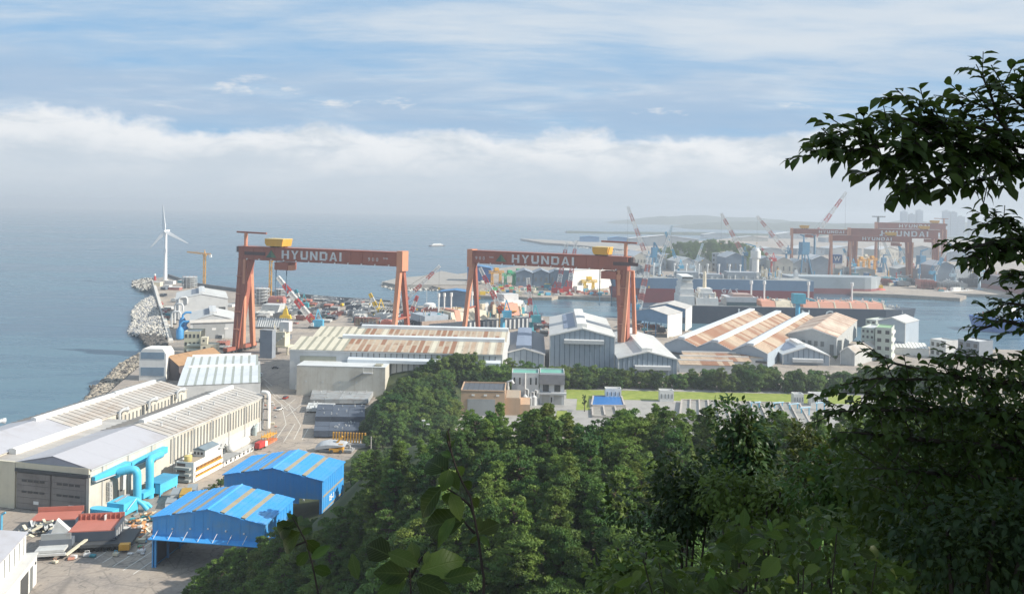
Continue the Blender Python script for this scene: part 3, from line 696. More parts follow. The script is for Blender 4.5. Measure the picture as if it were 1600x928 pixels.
# ---------------------------------------------------------------- two open-ended blue sheds
def blue_shed(base, eL, eR, bR, apex, label, front_open, number):
    fr, Wd, D, ze = fit(base, eL, eR, backR=bR); zr = fr.ony(*apex, 0).z
    t = bthing(fr, 'blue_shed', label, 'shed', 'blue sheds')
    k = (zr-ze)/(Wd/2)
    boxp(t, 'side_wall', Wd-.3, 0, .0, Wd, D, ze, BLUE); boxp(t, 'side_wall', 0, 0, .0, .3, D, ze, BLUE)
    gz = ze*.62
    MB().prism([(.31, gz), (Wd-.31, gz), (Wd-.31, ze-.05), (Wd/2, zr-.05), (.31, ze-.05)], .02, .3).build('front_gable', BLUE, t)
    MB().prism([(.31, gz), (Wd-.31, gz), (Wd-.31, ze-.05), (Wd/2, zr-.05), (.31, ze-.05)], D-.3, D-.02).build('rear_gable', BLUE, t)
    def rp(name, y0, y1, x0, x1, mat, th=.28, z=.02):
        zf = lambda x: ze+k*min(x, Wd-x)+z
        MB().slab([(x0, y0, zf(x0)), (x1, y0, zf(x1)), (x1, y1, zf(x1)), (x0, y1, zf(x0))], th).build(name, mat, t)
    n = 5; cuts = [.0, .20, .285, .56, .645, 1.0]
    # sheets run from eave to ridge; two tan translucent strips per slope run along the length
    for xa, xb in ((-.5, Wd/2), (Wd/2, Wd+.5)):
        for i in range(5):
            u0, u1 = cuts[i], cuts[i+1]; x0 = xa+(xb-xa)*(u0 if xa < 0 else u0)+.02; x1 = xa+(xb-xa)*u1-.02
            if xa < 0: x0, x1 = xa+(xb-xa)*(1-u1)+.02, xa+(xb-xa)*(1-u0)-.02
            m = TANSTRIP if i in (1, 3) else BLUE
            if m is TANSTRIP: rp('skylight_strip', .4, D-.4, x0, x1, m)
            else:
                rp('roof_sheet', -.4, D+.4, x0, x1, m); nr = max(1, int((x1-x0)/1.3))
                for r_ in range(nr): rp('sheet_rib', -.4, D+.4, x0+(r_+.5)*(x1-x0)/nr-.05, x0+(r_+.5)*(x1-x0)/nr+.05, m, .10, .31)
    MB().prism([(Wd/2-.5, zr+.2), (Wd/2+.5, zr+.2), (Wd/2, zr+.55)], -.5, D+.5).build('ridge_cap', BLUE, t)
    for sx in (0, 1):
        xx = .5 if sx == 0 else Wd-1.1
        for i in range(4): boxp(t, 'column', xx, .35+i*(D-1.0)/3, 0, xx+.6, .85+i*(D-1.0)/3, ze-.2, BLUE)
    for i in range(5):
        y = .6+i*(D-1.2)/4; bm = MB(); pts = [(.6, y, ze-1.2), (Wd/2, y, zr-1.4), (Wd-.6, y, ze-1.2)]
        for p, q in zip(pts, pts[1:]): bm.beam(p, q, .3)
        bm.beam(pts[0], pts[2], .25); bm.build('roof_truss', DKGREY, t)
    for zz in (.34, .64): boxp(t, 'wall_skylight', Wd+.01, .8, ze*zz, Wd+.06, D-.6, ze*zz+.7, TANSTRIP)
    for i in range(9): boxp(t, 'wall_rib', Wd+.0, 1.2+i*(D-2)/9, .3, Wd+.07, 1.32+i*(D-2)/9, ze-.2, BLUE)
    for i in range(12): boxp(t, 'gable_seam', 1.5+i*(Wd-3)/11, -.03, gz+.1, 1.58+i*(Wd-3)/11, .015, ze-.3+(zr-ze)*(1-abs(i-5.5)/5.5)*.9, BLUE)
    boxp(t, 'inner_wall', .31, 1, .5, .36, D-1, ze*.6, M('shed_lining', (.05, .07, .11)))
    return t, fr, Wd, D, ze, zr, gz
t, fr, Wd, D, ze_, zr_, gz = blue_shed((237, 886), (237, 807.5), (412.5, 819.5), (467.5, 780), (324.5, 795.5), 'nearest blue open-ended shed with a striped canopy rail across its front', True, None)
MB().tube([(-.3, -1.6, gz-.1), (Wd+.3, -1.6, gz-.1)], .22, 6).build('canopy_rail', M('bright_blue', (.06, .36, .8)), t)
MB().slab([(0, -1.6, gz), (Wd, -1.6, gz), (Wd, 0, gz+.6), (0, 0, gz+.6)], .08).build('canopy', BLUE, t)
for i in range(8): MB().tube([(1.2+i*(Wd-2.4)/7, -1.55, gz+.1), (1.9+i*(Wd-2.4)/7, -.1, gz+2.2)], .09, 5).build('canopy_stay', SIGNW, t)
for i in range(5): boxp(t, 'flood_lamp', Wd*(.18+.16*i), -.35, gz+2.6+.35*(2-abs(2-i)), Wd*(.18+.16*i)+.4, -.0, gz+3.0+.35*(2-abs(2-i)), SIGNW)
sA = fr
t, fr, Wd, D, ze_, zr_, gz = blue_shed((349, 816), (348.75, 741), (503.75, 751), (549, 722), (425, 731), 'farther blue shed with a number painted on its sunlit side wall', False, '05-1')
text(t, '05-1', 2.6, SIGNW, (Wd+.09, D*.42, ze_*.50), (R(90), 0, R(90)), bold=.06)
boxp(t, 'front_apron', 6, .31, ze_*.50, Wd-8, .36, gz, BLUE)
for i in range(3): boxp(t, 'flood_lamp', Wd*(.55+.13*i), -.3, gz-.6, Wd*(.55+.13*i)+.5, 0, gz-.1, SIGNW)

# ---------------------------------------------------------------- ribbed low hall behind the long halls
def ridge_x_hall(base_fl, eFL, eFR, backL, label, zr_up, mats, left=True, name='industrial_hall'):
    fr, Wd, D, ze = fit(base_fl, eFL, eFR, back=backL, left=left); t = bthing(fr, name, label); return fr, t, Wd, D, ze
YB = 432.0
za = P(277, 602, YB).z; A = P(277, 602, YB); B = G(407, 609, za); ang = R(17.0); fr = Frame(A, ang)
Wd = fr.ony(407, 610, 0).x; D = fr.onz(277, 560, za+3).y
t = bthing(fr, 'industrial_hall', 'low pale hall with dark skylight strips down its roof and two white ridge pipes')
boxp(t, 'wall', 0, 0, 0, Wd, D, za-.05, LGREY)
def monoslope(t, x0, x1, y0, y1, z0, z1, n, ma, mb, frac, name='roof_panel', th=.2):
    dx = (x1-x0)/n
    me = MB().slab([(0, y0, z0), (dx*(1-frac)-.05, y0, z0), (dx*(1-frac)-.05, y1, z1), (0, y1, z1)], th).mesh(name, ma)
    me2 = MB().slab([(0, y0, z0-.05), (dx*frac, y0, z0-.05), (dx*frac, y1, z1-.05), (0, y1, z1-.05)], th).mesh('skylight_strip', mb)
    for i in range(n): piece(name, me, t, (x0+i*dx, 0, 0)); piece('skylight_strip', me2, t, (x0+i*dx+dx*(1-frac)-.02, 0, 0))
PG = M('pale_blue_sheet', (.60, .64, .66), .5, .15, .2, streak=.1); GG = M('grey_green_strip', (.33, .36, .33), .6, .2, .3)
monoslope(t, 0, Wd, -.3, D*.56, za, za+2.6, 9, PG, GG, .28); monoslope(t, 0, Wd*.97, D*.56+.9, D, za+1.9, za+3.8, 9, PG, GG, .28)
boxp(t, 'upstand', 0, D*.56, za, Wd, D*.56+.9, za+2.5, DKGREY)
for (y, z, w) in ((D*.56, za+2.9, .92), (D, za+4.1, .87)):
    MB().tube([(Wd*.07, y, z), (Wd*w, y, z)], 1.0, 8).build('ridge_pipe', WHT, t, True)
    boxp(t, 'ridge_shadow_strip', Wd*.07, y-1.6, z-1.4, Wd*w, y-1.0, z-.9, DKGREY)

# ---------------------------------------------------------------- big rust-roofed hall in the middle
fr, Wd, D, ze = fit((452, 607), (453, 545), (785, 553.5), back=(481, 511))
t = bthing(fr, 'industrial_hall', 'big hall in the middle with rust-stained panelled roof and two long white ridge hoods')
zr = ze+4.2
for k in (0, 1):
    y0, y1 = D*.5*k, D*.5*(k+1)
    MB().prismx([(y0+.05*k, 0), (y1, 0), (y1, ze), ((y0+y1)/2, zr), (y0+.05*k, ze)], 0, Wd).build('wall', LGREY, t)
CRM = M('cream_sheet', (.62, .58, .46), .6, .15, .2); OLV = M('olive_strip', (.33, .32, .25), .6, .2, .2)
n1 = 6; xs0 = Wd*.255; dx = xs0/n1
def yslopes(name, xa, w, mats, y0, y1, th=.22, segs=1, me_cache={}):
    ym = (y0+y1)/2; out = []
    for (ya, za_, yb, zb) in ((y0-.4, ze-.1, ym, zr), (ym+.03, zr, y1, ze+.0)):
        for s in range(segs):
            u0, u1 = s/segs, (s+1)/segs
            y_a, z_a = ya+(yb-ya)*u0, za_+(zb-za_)*u0; y_b, z_b = ya+(yb-ya)*u1-.04, za_+(zb-za_)*u1
            key = (name, round(w, 2), round(y_a, 1), mats.name)
            if key not in me_cache: me_cache[key] = MB().slab([(0, y_a, z_a), (w, y_a, z_a), (w, y_b, z_b), (0, y_b, z_b)], th).mesh(name, mats)
            piece(name, me_cache[key], t, (xa, 0, 0))
for k in (0, 1):
    y0, y1 = D*.5*k, D*.5*(k+1)
    for i in range(n1):
        yslopes('roof_panel', i*dx, dx*.66, CRM, y0, y1); yslopes('skylight_strip', i*dx+dx*.66+.02, dx*.34-.04, OLV, y0, y1, .16)
    n2 = 24; dx2 = (Wd-xs0)/n2
    for i in range(n2):
        yslopes('roof_panel', xs0+i*dx2, dx2*.68, RUST if rnd.random() < .8 else CRM, y0, y1, segs=2); yslopes('batten', xs0+i*dx2+dx2*.68+.03, dx2*.32-.06, M('tan_sheet', (.48, .42, .33), .7, .3, .2), y0, y1, .27)
    ym = (y0+y1)/2
    MB().prismx([(ym-2.6, zr-.4), (ym+2.6, zr-.4), (ym+2.6, zr+1.6), (ym, zr+2.1), (ym-2.6, zr+1.6)], xs0*(.82 if k == 0 else .87), Wd*1.0).build('ridge_hood', M('white_blue_sheet', (.66, .70, .73), .5, .12, .2), t)
boxp(t, 'front_panel', 6, -.25, ze-7, Wd*.22, -.02, ze-3.5, M('khaki_panel', (.36, .36, .29), .7))
me = MB().box(0, -.2, 8, .5, 0, ze-1.0).mesh('wall_strip', STRIP)
for i in range(26): piece('wall_strip', me, t, (xs0+4+i*(Wd-xs0-5)/26, 0, 0))
MB().prismx([(-3.0, ze-6.2), (-.02, ze-6.2), (-.02, ze-3.2), (-3.0, ze-4.4)], xs0+3, Wd-1).build('front_hood', M('white_blue_sheet', (.66, .70, .73)), t)
boxp(t, 'eave_gutter', 0, -.75, ze-.75, Wd, -.42, ze-.2, LGREY)
for z in (4, 9): boxp(t, 'wall_vent', 4.5, -.2, z, 7, -.02, z+1.6, STRIP)
fr2, W2, D2, z2 = fit((463, 616.5), (465, 570.5), (602, 574), back=(467, 561.5))
t = bthing(fr2, 'annex_building', 'white windowless box building standing in front of the rust-roofed hall', 'building')
boxp(t, 'wall', 0, 0, 0, W2, D2, z2, WWALL); boxp(t, 'roof', -.1, -.1, z2+.02, W2+.1, D2+.1, z2+.3, M('white_roof', (.62, .64, .64), .5, .12, .2))
bm = MB(); bm.beam((W2*.60, -.4, z2*.55), (W2*.76, -.4, z2*.82), 1.2, .5); bm.build('outside_stair', M('stair_grey', (.30, .31, .30)), t); boxp(t, 'stair_platform', W2*.755, -1.4, z2*.80, W2*.86, -.02, z2*.83, LGREY)
MB().tube([(W2*.76, -1.3, z2*.83), (W2*.76, -1.3, z2+1.2), (W2*.86, -1.3, z2+1.2), (W2*.86, -1.3, z2*.83)], .12, 5).build('handrail', LGREY, t)
boxp(t, 'roof_hatch', W2*.87, D2*.1, z2+.3, W2*.95, D2*.4, z2+1.1, OLV)
for i in range(4): boxp(t, 'wall_vent', W2*(.1+.19*i), -.15, z2*.46, W2*(.1+.19*i)+.9, -.02, z2*.46+.6, LGREY)

# ---------------------------------------------------------------- grey-blue gabled halls in the middle
def gabled(base, eL, eR, back, apex, label, roofm, wallm, hood=None, vent=None, strips=0, ventm=None, left=True, panels=6, skyl=False, rib=None, backR=None, sw=.3, frame=None):
    fr, Wd, D, ze = frame or fit(base, eL, eR, back=back, backR=backR, left=left); zr = fr.ony(*apex, 0).z
    t = bthing(fr, 'industrial_hall', label); gable_walls(t, 0, Wd, 0, D, ze, zr, [wallm]); slope_panels(t, 0, Wd, 0, D, ze, zr, panels, roofm, rib=rib)
    if vent: ridge_vent(t, Wd/2, D*vent[0], D*vent[1], zr, vent[2], vent[3], ventm or WHT)
    if strips:
        for i in range(strips):
            x = Wd*(i+1)/(strips+1); top = ze+(zr-ze)*min(x, Wd-x)/(Wd/2)-.8
            boxp(t, 'wall_strip', x-sw/2, -.18, 2, x+sw/2, -.01, top, M('dark_blue_strip', (.10, .14, .19), .5, .2, .3))
    if hood: MB().prismx([(-2.4, hood[2]*ze-.4), (-.02, hood[2]*ze-.4), (-.02, hood[2]*ze+2.4), (-2.4, hood[2]*ze+1.9)], Wd*hood[0], Wd*hood[1]).build('wall_hood', LGREY, t)
    for xx, zt_ in ((-.02, ze), (Wd-.38, ze)): boxp(t, 'corner_trim', xx, -.22, 0, xx+.4, -.02, zt_, WHT)
    k = (zr-ze)/(Wd/2)
    for (xa, xb) in ((-.3, Wd/2), (Wd/2, Wd+.3)):
        za_, zb = ze+k*min(xa, Wd-xa)+.1, ze+k*min(xb, Wd-xb)+.1
        MB().hexa([(xa, -.7, za_-.5), (xb, -.7, zb-.5), (xb, -.52, zb-.5), (xa, -.52, za_-.5), (xa, -.7, za_+.3), (xb, -.7, zb+.3), (xb, -.52, zb+.3), (xa, -.52, za_+.3)]).build('barge_board', WHT, t)
    return t, fr, Wd, D, ze, zr
PALEB = M('pale_grey_roof', (.56, .56, .54), .5, .2, .1)
t, fr, Wd, D, ze, zr = gabled((858, 584), (858.5, 523.5), (961, 526), (853.5, 495), (910, 512.5), 'tall grey-blue hall with dark vertical wall strips and a hood across its gable', PALEB, GREYSH, hood=(.22, .83, .83), vent=(.08, .98, 6.5, 2.2), strips=12, ventm=WHT)
boxp(t, 'skylight_or_shadow', 0, 0, 0, .1, .1, .1, DKGREY).scale = (0.01, 0.01, 0.01)
k = (zr-ze)/(Wd/2); MB().slab([(Wd*.22, D*.15, ze+k*Wd*.22+.42), (Wd*.40, D*.15, ze+k*Wd*.40+.42), (Wd*.40, D*.96, ze+k*Wd*.40+.42), (Wd*.22, D*.96, ze+k*Wd*.22+.42)], .08).build('skylight_or_shadow', M('slate_blue_sheet', (.22, .27, .36), .5), t)  # dark slab stands in for the ridge vent's cast shadow
for o in [o for o in t.children if o.name.startswith('skylight_or_shadow') and o.scale[0] < .1]: bpy.data.objects.remove(o)
gabled((785, 584), (782, 551.5), (851, 553), None, (819, 543), 'dark-roofed low hall left of the tall grey hall with a blue ridge box', M('dark_roof', (.21, .22, .24), .6, .4, .1, dirt=(.30, .27, .24)), GREYSH, vent=(.02, .98, 10, 1.6), strips=6, ventm=M('slate_blue_sheet', (.22, .27, .36)), backR=(846, 522))
gabled((965, 594), (964, 559), (1058.5, 560.8), (950, 523), (1011, 548.5), 'pale-roofed hall right of the tall grey hall with a white ridge box', PALEB, GREYSH, vent=(.03, .98, 6.5, 1.8), strips=11, hood=(.28, .88, .55))

# ---------------------------------------------------------------- saw of rust-striped roofs at right
apx = [(1064, 527.5, 1176, 482), (1119, 532, 1216, 484), (1175, 535.5, 1263, 488.5)]
Yf = G(1064, 562).y; zr = P(*apx[0][:2], Yf).z
A0 = G(*apx[0][:2], zr); A1 = G(*apx[2][:2], zr); B0 = G(apx[0][2], apx[0][3], zr)
u = Vector((A1.x-A0.x, A1.y-A0.y, 0)); v = Vector((B0.x-A0.x, B0.y-A0.y, 0)); D = v.length*.98
ang = math.atan2(-v.x, v.y); sp = abs(u.dot(Vector((math.cos(ang), math.sin(ang), 0))))/2
fr = Frame(Vector((A0.x, A0.y, 0)), ang); ze = zr-5.2
for k, lab in enumerate(('leftmost of three joined halls with rust-striped roofs', 'middle one of three joined halls with rust-striped roofs', 'rightmost of three joined halls with rust-striped roofs')):
    x0, x1 = sp*(k-.5), sp*(k+.5)
    t = thing('industrial_hall', lab+' in front of the black-hulled ship', 'building', fr.w(x0, 0), ang, 'joined rust-striped halls')
    w = sp-.06; gable_walls(t, 0, w, 0, D, ze, zr, [GREYSH])
    slope_panels(t, 0, w, 0, D, ze, zr, 10, M('grey_sheet', (.36, .38, .41), .6, .2, .1), sides='L', over=0)
    slope_panels(t, 0, w, 0, D, ze, zr, 40, RUST, sides='R', over=0)
    MB().prism([(w*.42, zr-1), (w*.62, zr-.4), (w*.62, zr+1.0), (w*.42, zr+1.0)], -.4, D+.2).build('ridge_box', M('white_blue_sheet', (.66, .70, .73)), t)
    boxp(t, 'front_canopy', 0, -2.5, ze*.40, w, -.02, ze*.52, DKGREY)
    MB().prism([(w*.5, zr+.3), (w*1.0, ze+.3), (w*1.0, ze-.2), (w*.5, zr-.2)], -.75, -.55).build('barge_board', WHT, t)
C_ = G(1307, 556); ze_ = P(1306, 526.5, C_.y).z; f0 = Frame(C_, ang); wl = -f0.ony(1232, 522, 0).x; f1 = Frame(f0.w(-wl, 0), ang)
t, fr2, Wd, D2, ze2, zr2 = gabled((1307, 556), (1238, 524), (1306, 526.5), None, (1271, 512.5), 'wide gabled hall with rust-patched panelled roof and sunlit cream side wall', M('rust_patch_sheet', (.60, .50, .40), .8, .5, .12, dirt=(.27, .14, .09), rand=.15, rmix=(.6, .9)), M('grey_cream_wall', (.46, .47, .46), .7, .2, .2, streak=.3), panels=26, frame=(f1, wl, f1.onz(1340, 499.5, ze_).y, ze_))
for i in range(4): boxp(t, 'window', Wd*(.28+.13*i), -.15, ze2*.45, Wd*(.28+.13*i)+2.6, -.02, ze2*.72, STRIP)
boxp(t, 'doorway', Wd*.86, -.2, 0, Wd*.94, -.02, ze2*.6, STRIP)
for i in range(8): boxp(t, 'side_window', Wd+.0, 6+i*D2/9, ze2*.35, Wd+.1, 6+i*D2/9+3, ze2*.6, LGREY)
t, fr3, Wd, D3, ze3, zr3 = gabled((1296, 570.5), (1223, 553), (1295, 555), (1200, 538.5), (1257, 541.5), 'small white-roofed hall with a blue skylight in front of the rust-striped halls', M('white_roof', (.62, .64, .64)), GREYSH, left=False, strips=8, hood=(.2, .85, .35), vent=(.3, .85, 5, 1.0))
k = (zr3-ze3)/(Wd/2); MB().slab([(Wd*.08, D3*.2, ze3+k*Wd*.08+.42), (Wd*.36, D3*.2, ze3+k*Wd*.36+.42), (Wd*.36, D3*.75, ze3+k*Wd*.36+.42), (Wd*.08, D3*.75, ze3+k*Wd*.08+.42)], .08).build('skylight_or_shadow', M('slate_blue_sheet', (.22, .27, .36)), t)
gabled((1313, 568), (1314, 548), (1336, 551), None, (1326, 541), 'small grey house-like shed with beige roof beside the wide rust-patched hall', M('beige_roof_sheet', (.5, .46, .41)), M('grey_cream_wall', (.46, .47, .46)), backR=(1356, 535), panels=3)
# low rusty annexes in front of the joined halls
fr, Wd, D, ze = fit((1062, 581), (1062, 569), (1150, 571), back=(1065, 556))
for i in range(3):
    t = thing('annex_building', ('nearest', 'middle', 'farthest')[i]+' of three low rust-roofed sheds stepped in front of the joined halls', 'shed', fr.w(3*i, i*9.5), fr.ang, 'low rusty sheds')
    Wn = (Wd+i*10); boxp(t, 'wall', 0, 0, 0, Wn, 9, ze+i*1.2, LGREY)
    n = 10; me = MB().slab([(0, -.4, ze+.05+i*1.2), (Wn/n-.08, -.4, ze+.05+i*1.2), (Wn/n-.08, 9, ze+1.2+i*1.2), (0, 9, ze+1.2+i*1.2)], .2).mesh('roof_panel', RUST)
    for j in range(n): piece('roof_panel', me, t, (j*Wn/n, 0, 0))
    MB().prismx([(8.6, ze+1.2+i*1.2), (9.4, ze+1.2+i*1.2), (9.4, ze+2.2+i*1.2), (8.6, ze+2.2+i*1.2)], 0, Wn).build('parapet', WHT, t)
# blocks at the right edge of the yard
def flat_block(base, topL, topR, depth, label, wallm, roofm, nx=3, nz=4, cat='building', name='office_building', win=WINDK, ww=.5, balc=False):
    A = G(*base); zt = P(*topL, A.y).z; B = G(*topR, zt); ang = math.atan2(B.y-A.y, B.x-A.x); fr = Frame(A, ang); Wd = (Vector((B.x, B.y, 0))-Vector((A.x, A.y, 0))).length
    t = bthing(fr, name, label, cat); boxp(t, 'wall', 0, 0, 0, Wd, depth, zt, wallm); boxp(t, 'roof', .4, .4, zt+.02, Wd-.4, depth-.4, zt+.15, roofm)
    for x0, y0, x1, y1 in ((0, 0, Wd, .35), (0, depth-.35, Wd, depth), (0, .36, .35, depth-.36), (Wd-.35, .36, Wd, depth-.36)): boxp(t, 'parapet', x0, y0, zt+.02, x1, y1, zt+.9, wallm)
    if nx and nz:
        h = zt/nz; me = MB().box(0, -.15, 0, Wd/nx*ww, -.01, h*.45).mesh('window', win)
        for i in range(nx):
            for k in range(nz): piece('window', me, t, (Wd*(i+.5-ww/2)/nx, 0, h*(k+.35)))
        if balc:
            me = MB().box(0, 0, 0, .9, depth*.9, h*.35).mesh('balcony', WHT)
            for k in range(nz): piece('balcony', me, t, (Wd+.0, depth*.05, h*(k+.2)))
    return t, fr, Wd, zt
GRN = M('green_roof', (.26, .42, .24), .8); PGRN = M('pale_green_wall', (.48, .53, .47), .7, .2, .2)
flat_block((1345, 556), (1345, 512), (1366, 514), 25, 'tall pale block with rooftop lift tower left of the green-roofed block', PGRN, LGREY, 3, 5)
flat_block((1367, 562), (1367, 512), (1393, 514), 22, 'pale green-roofed block with stacked white balconies', PGRN, GRN, 2, 4, balc=True)
flat_block((1352, 530), (1352, 499), (1369, 501), 22, 'pale block with white rooftop frames behind the green-roofed block', PGRN, LGREY, 2, 5)
t, fr4, Wd, D4, ze4, zr4 = gabled((1371, 545), (1369, 500), (1415, 504.5), None, (1393, 495), 'grey gabled hall with a tall blue door behind the green-roofed block', PALEB, GREYSH, backR=(1420, 498), panels=4)
boxp(t, 'door', Wd*.6, -.2, 0, Wd*.95, -.02, ze4*.35, M('slate_blue_sheet', (.22, .27, .36))); boxp(t, 'door', Wd*.35, -.2, 0, Wd*.55, -.02, ze4*.7, STRIP)
fr, Wd, D, ze = fit((1384, 552), (1381, 541), (1452, 545), back=(1386, 536.5))
t = bthing(fr, 'storage_shed', 'long low white shed with ribbed roof behind the tree belt', 'shed'); boxp(t, 'wall', 0, 0, 0, Wd, D, ze, WHT)
monoslope(t, 0, Wd, -.4, D, ze+.05, ze+2.2, 12, WHT, M('grey_green_strip', (.33, .36, .33)), .25)
flat_block((1453, 556), (1453, 530), (1478, 534), 14, 'white-and-grey two-storey block by the quay right of the low white shed', LGREY, PALEB, 3, 2)
flat_block((1496, 556), (1496, 530), (1530, 535), 18, 'dark grey two-storey block behind the foreground branches', M('dark_block', (.20, .23, .27)), LGREY, 3, 2)

# ---------------------------------------------------------------- open blue-and-white block shelters
def shelter(base, eL, eR, bR, apex, wallbase, label):
    fr, Wd, D, ze = fit(base, eL, eR, backR=bR, left=False); zr = fr.ony(*apex, 0).z; t = bthing(fr, 'block_shelter', label, 'shelter', 'block shelters')
    SB = M('dull_blue_sheet', (.16, .30, .46), .5, .2, .2)
    MB().prism([(.2, ze*.62), (Wd, ze*.62), (Wd, ze), (Wd/2, zr), (.2, ze)], 0, .5).build('front_gable', SB, t)
    boxp(t, 'end_wall', Wd, 0, 0, Wd+.5, D, ze, WHT); boxp(t, 'side_wall', 0, .55, ze*.4, .4, D, ze, SB)
    for x in (0.1, Wd*.33, Wd*.66): boxp(t, 'column', x, .6, 0, x+.7, 1.3, ze*.62, SB)
    boxp(t, 'column', 0.1, D-1, 0, .8, D-.3, ze*.4, SB)
    slope_panels(t, 0, Wd+.5, 0, D, ze+.02, zr, 3, M('beige_grey_sheet', (.50, .48, .45), .6, .2, .2))
    for k in range(2): boxp(t, 'wall_joint', Wd+.52, .3, ze*(.3+.33*k), Wd+.58, D-.3, ze*(.3+.33*k)+.5, LGREY)
    return t
shelter((1042, 527), (988, 486), (1042, 491.5), (1058.5, 486.5), (1015, 481.5), None, 'nearer blue open shelter with a white end wall by the dock')
shelter((1070, 517), (1014, 479), (1069, 482.5), (1084.5, 477.5), (1042, 474), None, 'farther blue open shelter with a white end wall by the dock')

# ---------------------------------------------------------------- far-left halls by the sea wall
def far_hall(base, eL, xR, D, apx_y, label, skyl=(.30, .46), ang=R(21)):
    A = G(*base); fr = Frame(A, ang); ze = P(*eL, A.y).z; Wd = fr.ony(xR, eL[1], 0).x; zr = fr.ony((eL[0]+xR)/2+4, apx_y, 0).z
    t = bthing(fr, 'industrial_hall', label); gable_walls(t, 0, Wd, 0, D, ze, zr, [LGREY]); slope_panels(t, 0, Wd, 0, D, ze, zr, 8, PALEB); ridge_vent(t, Wd/2, D*.18, D, zr, 5.5, 1.5, LGREY)
    k = (zr-ze)/(Wd/2); MB().slab([(Wd*skyl[0], D*.22, ze+k*Wd*skyl[0]+.42), (Wd*skyl[1], D*.22, ze+k*Wd*skyl[1]+.42), (Wd*skyl[1], D*.9, ze+k*Wd*skyl[1]+.42), (Wd*skyl[0], D*.9, ze+k*Wd*skyl[0]+.42)], .08).build('skylight_or_shadow', M('slate_sheet', (.17, .19, .23), .5), t)
    return t, fr, Wd, D, ze
t, fr, Wd, D, ze = far_hall((297, 530), (296, 501), 369, 52, 491, 'nearer pale hall with dark roof skylight between the sea wall and the left gantry crane')
boxp(t, 'front_parapet', -.6, -1.2, ze-1.4, Wd+6, -.7, ze+.9, WHT)
for i in range(3): boxp(t, 'window', Wd*(.2+.27*i), -.25, ze*.48, Wd*(.2+.27*i)+3, -.02, ze*.48+1.6, SIGNW)
boxp(t, 'big_door', Wd*.06, -.12, 0, Wd*.76, -.02, ze*.82, M('grey_door', (.36, .37, .37), .7, .15, .2))
t, fr, Wd, D, ze = far_hall((274, 500), (271, 467.5), 356, 66, 459, 'farther pale hall with dark roof skylight by the sea wall')
boxp(t, 'side_doorway', Wd-8, -.3, 0, Wd-2, -.02, ze*.6, DKGREY)
t, fr, Wd, zt = flat_block((336, 478), (336, 476), (363, 477), 14, 'white open-fronted annex right of the two pale seaside halls', WHT, PALEB, 0, 0)
bpy.data.objects.remove(t.children[0]) if False else None
# cream buildings behind the ribbed hall
t, fr, Wd, zt = flat_block((287, 556), (288, 519), (313, 519), 14, 'khaki three-storey block with dark top windows near the sea wall', M('khaki_wall', (.52, .50, .38), .75, .15, .2), LGREY, 4, 3)
t, fr, Wd, zt = flat_block((313, 559), (313, 539), (338, 539), 9, 'cream small building with paired windows in front of the khaki block', CREAM, LGREY, 2, 2, ww=.3)
boxp(t, 'stair_tower', 0, 0, zt+.05, 4.4, 5, zt+5.5, CREAM); boxp(t, 'window', 1.5, -.1, zt+2.6, 2.7, .02, zt+4, WINDK)
for k in range(3): boxp(t, 'stair_landing', -10, 1+k, 1.5+k*3.2, -.05, 4+k, 2.6+k*3.2, PGRN)
t = thing('scaffold_hangar', 'tall white curved-front building at the head of the rock shore', 'building', G(238, 594))
MB().prism([(-8, 0), (8, 0), (8, 16), (6, 19), (-6, 19), (-8, 16)], 0, 12).build('wall', WHT, t)
boxp(t, 'glass_band', -7, -.2, 3, 7, -.02, 8, M('sky_glass', (.22, .30, .38), .2)); boxp(t, 'glass_band', -7, -.2, 13, 7, -.02, 17, M('sky_glass', (.22, .30, .38)))
BRN = M('brown_soil_roof', (.36, .22, .12), .85, .3, .2)
t = thing('sand_store', 'brown-roofed gable store beside the tall white curved-front building', 'building', G(262, 592), R(-25))
MB().prism([(-9, 0), (9, 0), (9, 9), (0, 14), (-9, 9)], 0, 36).build('wall', M('dark_brown_wall', (.12, .10, .10)), t)
slope_panels(t, -9, 9, 0, 36, 9, 14, 5, BRN)
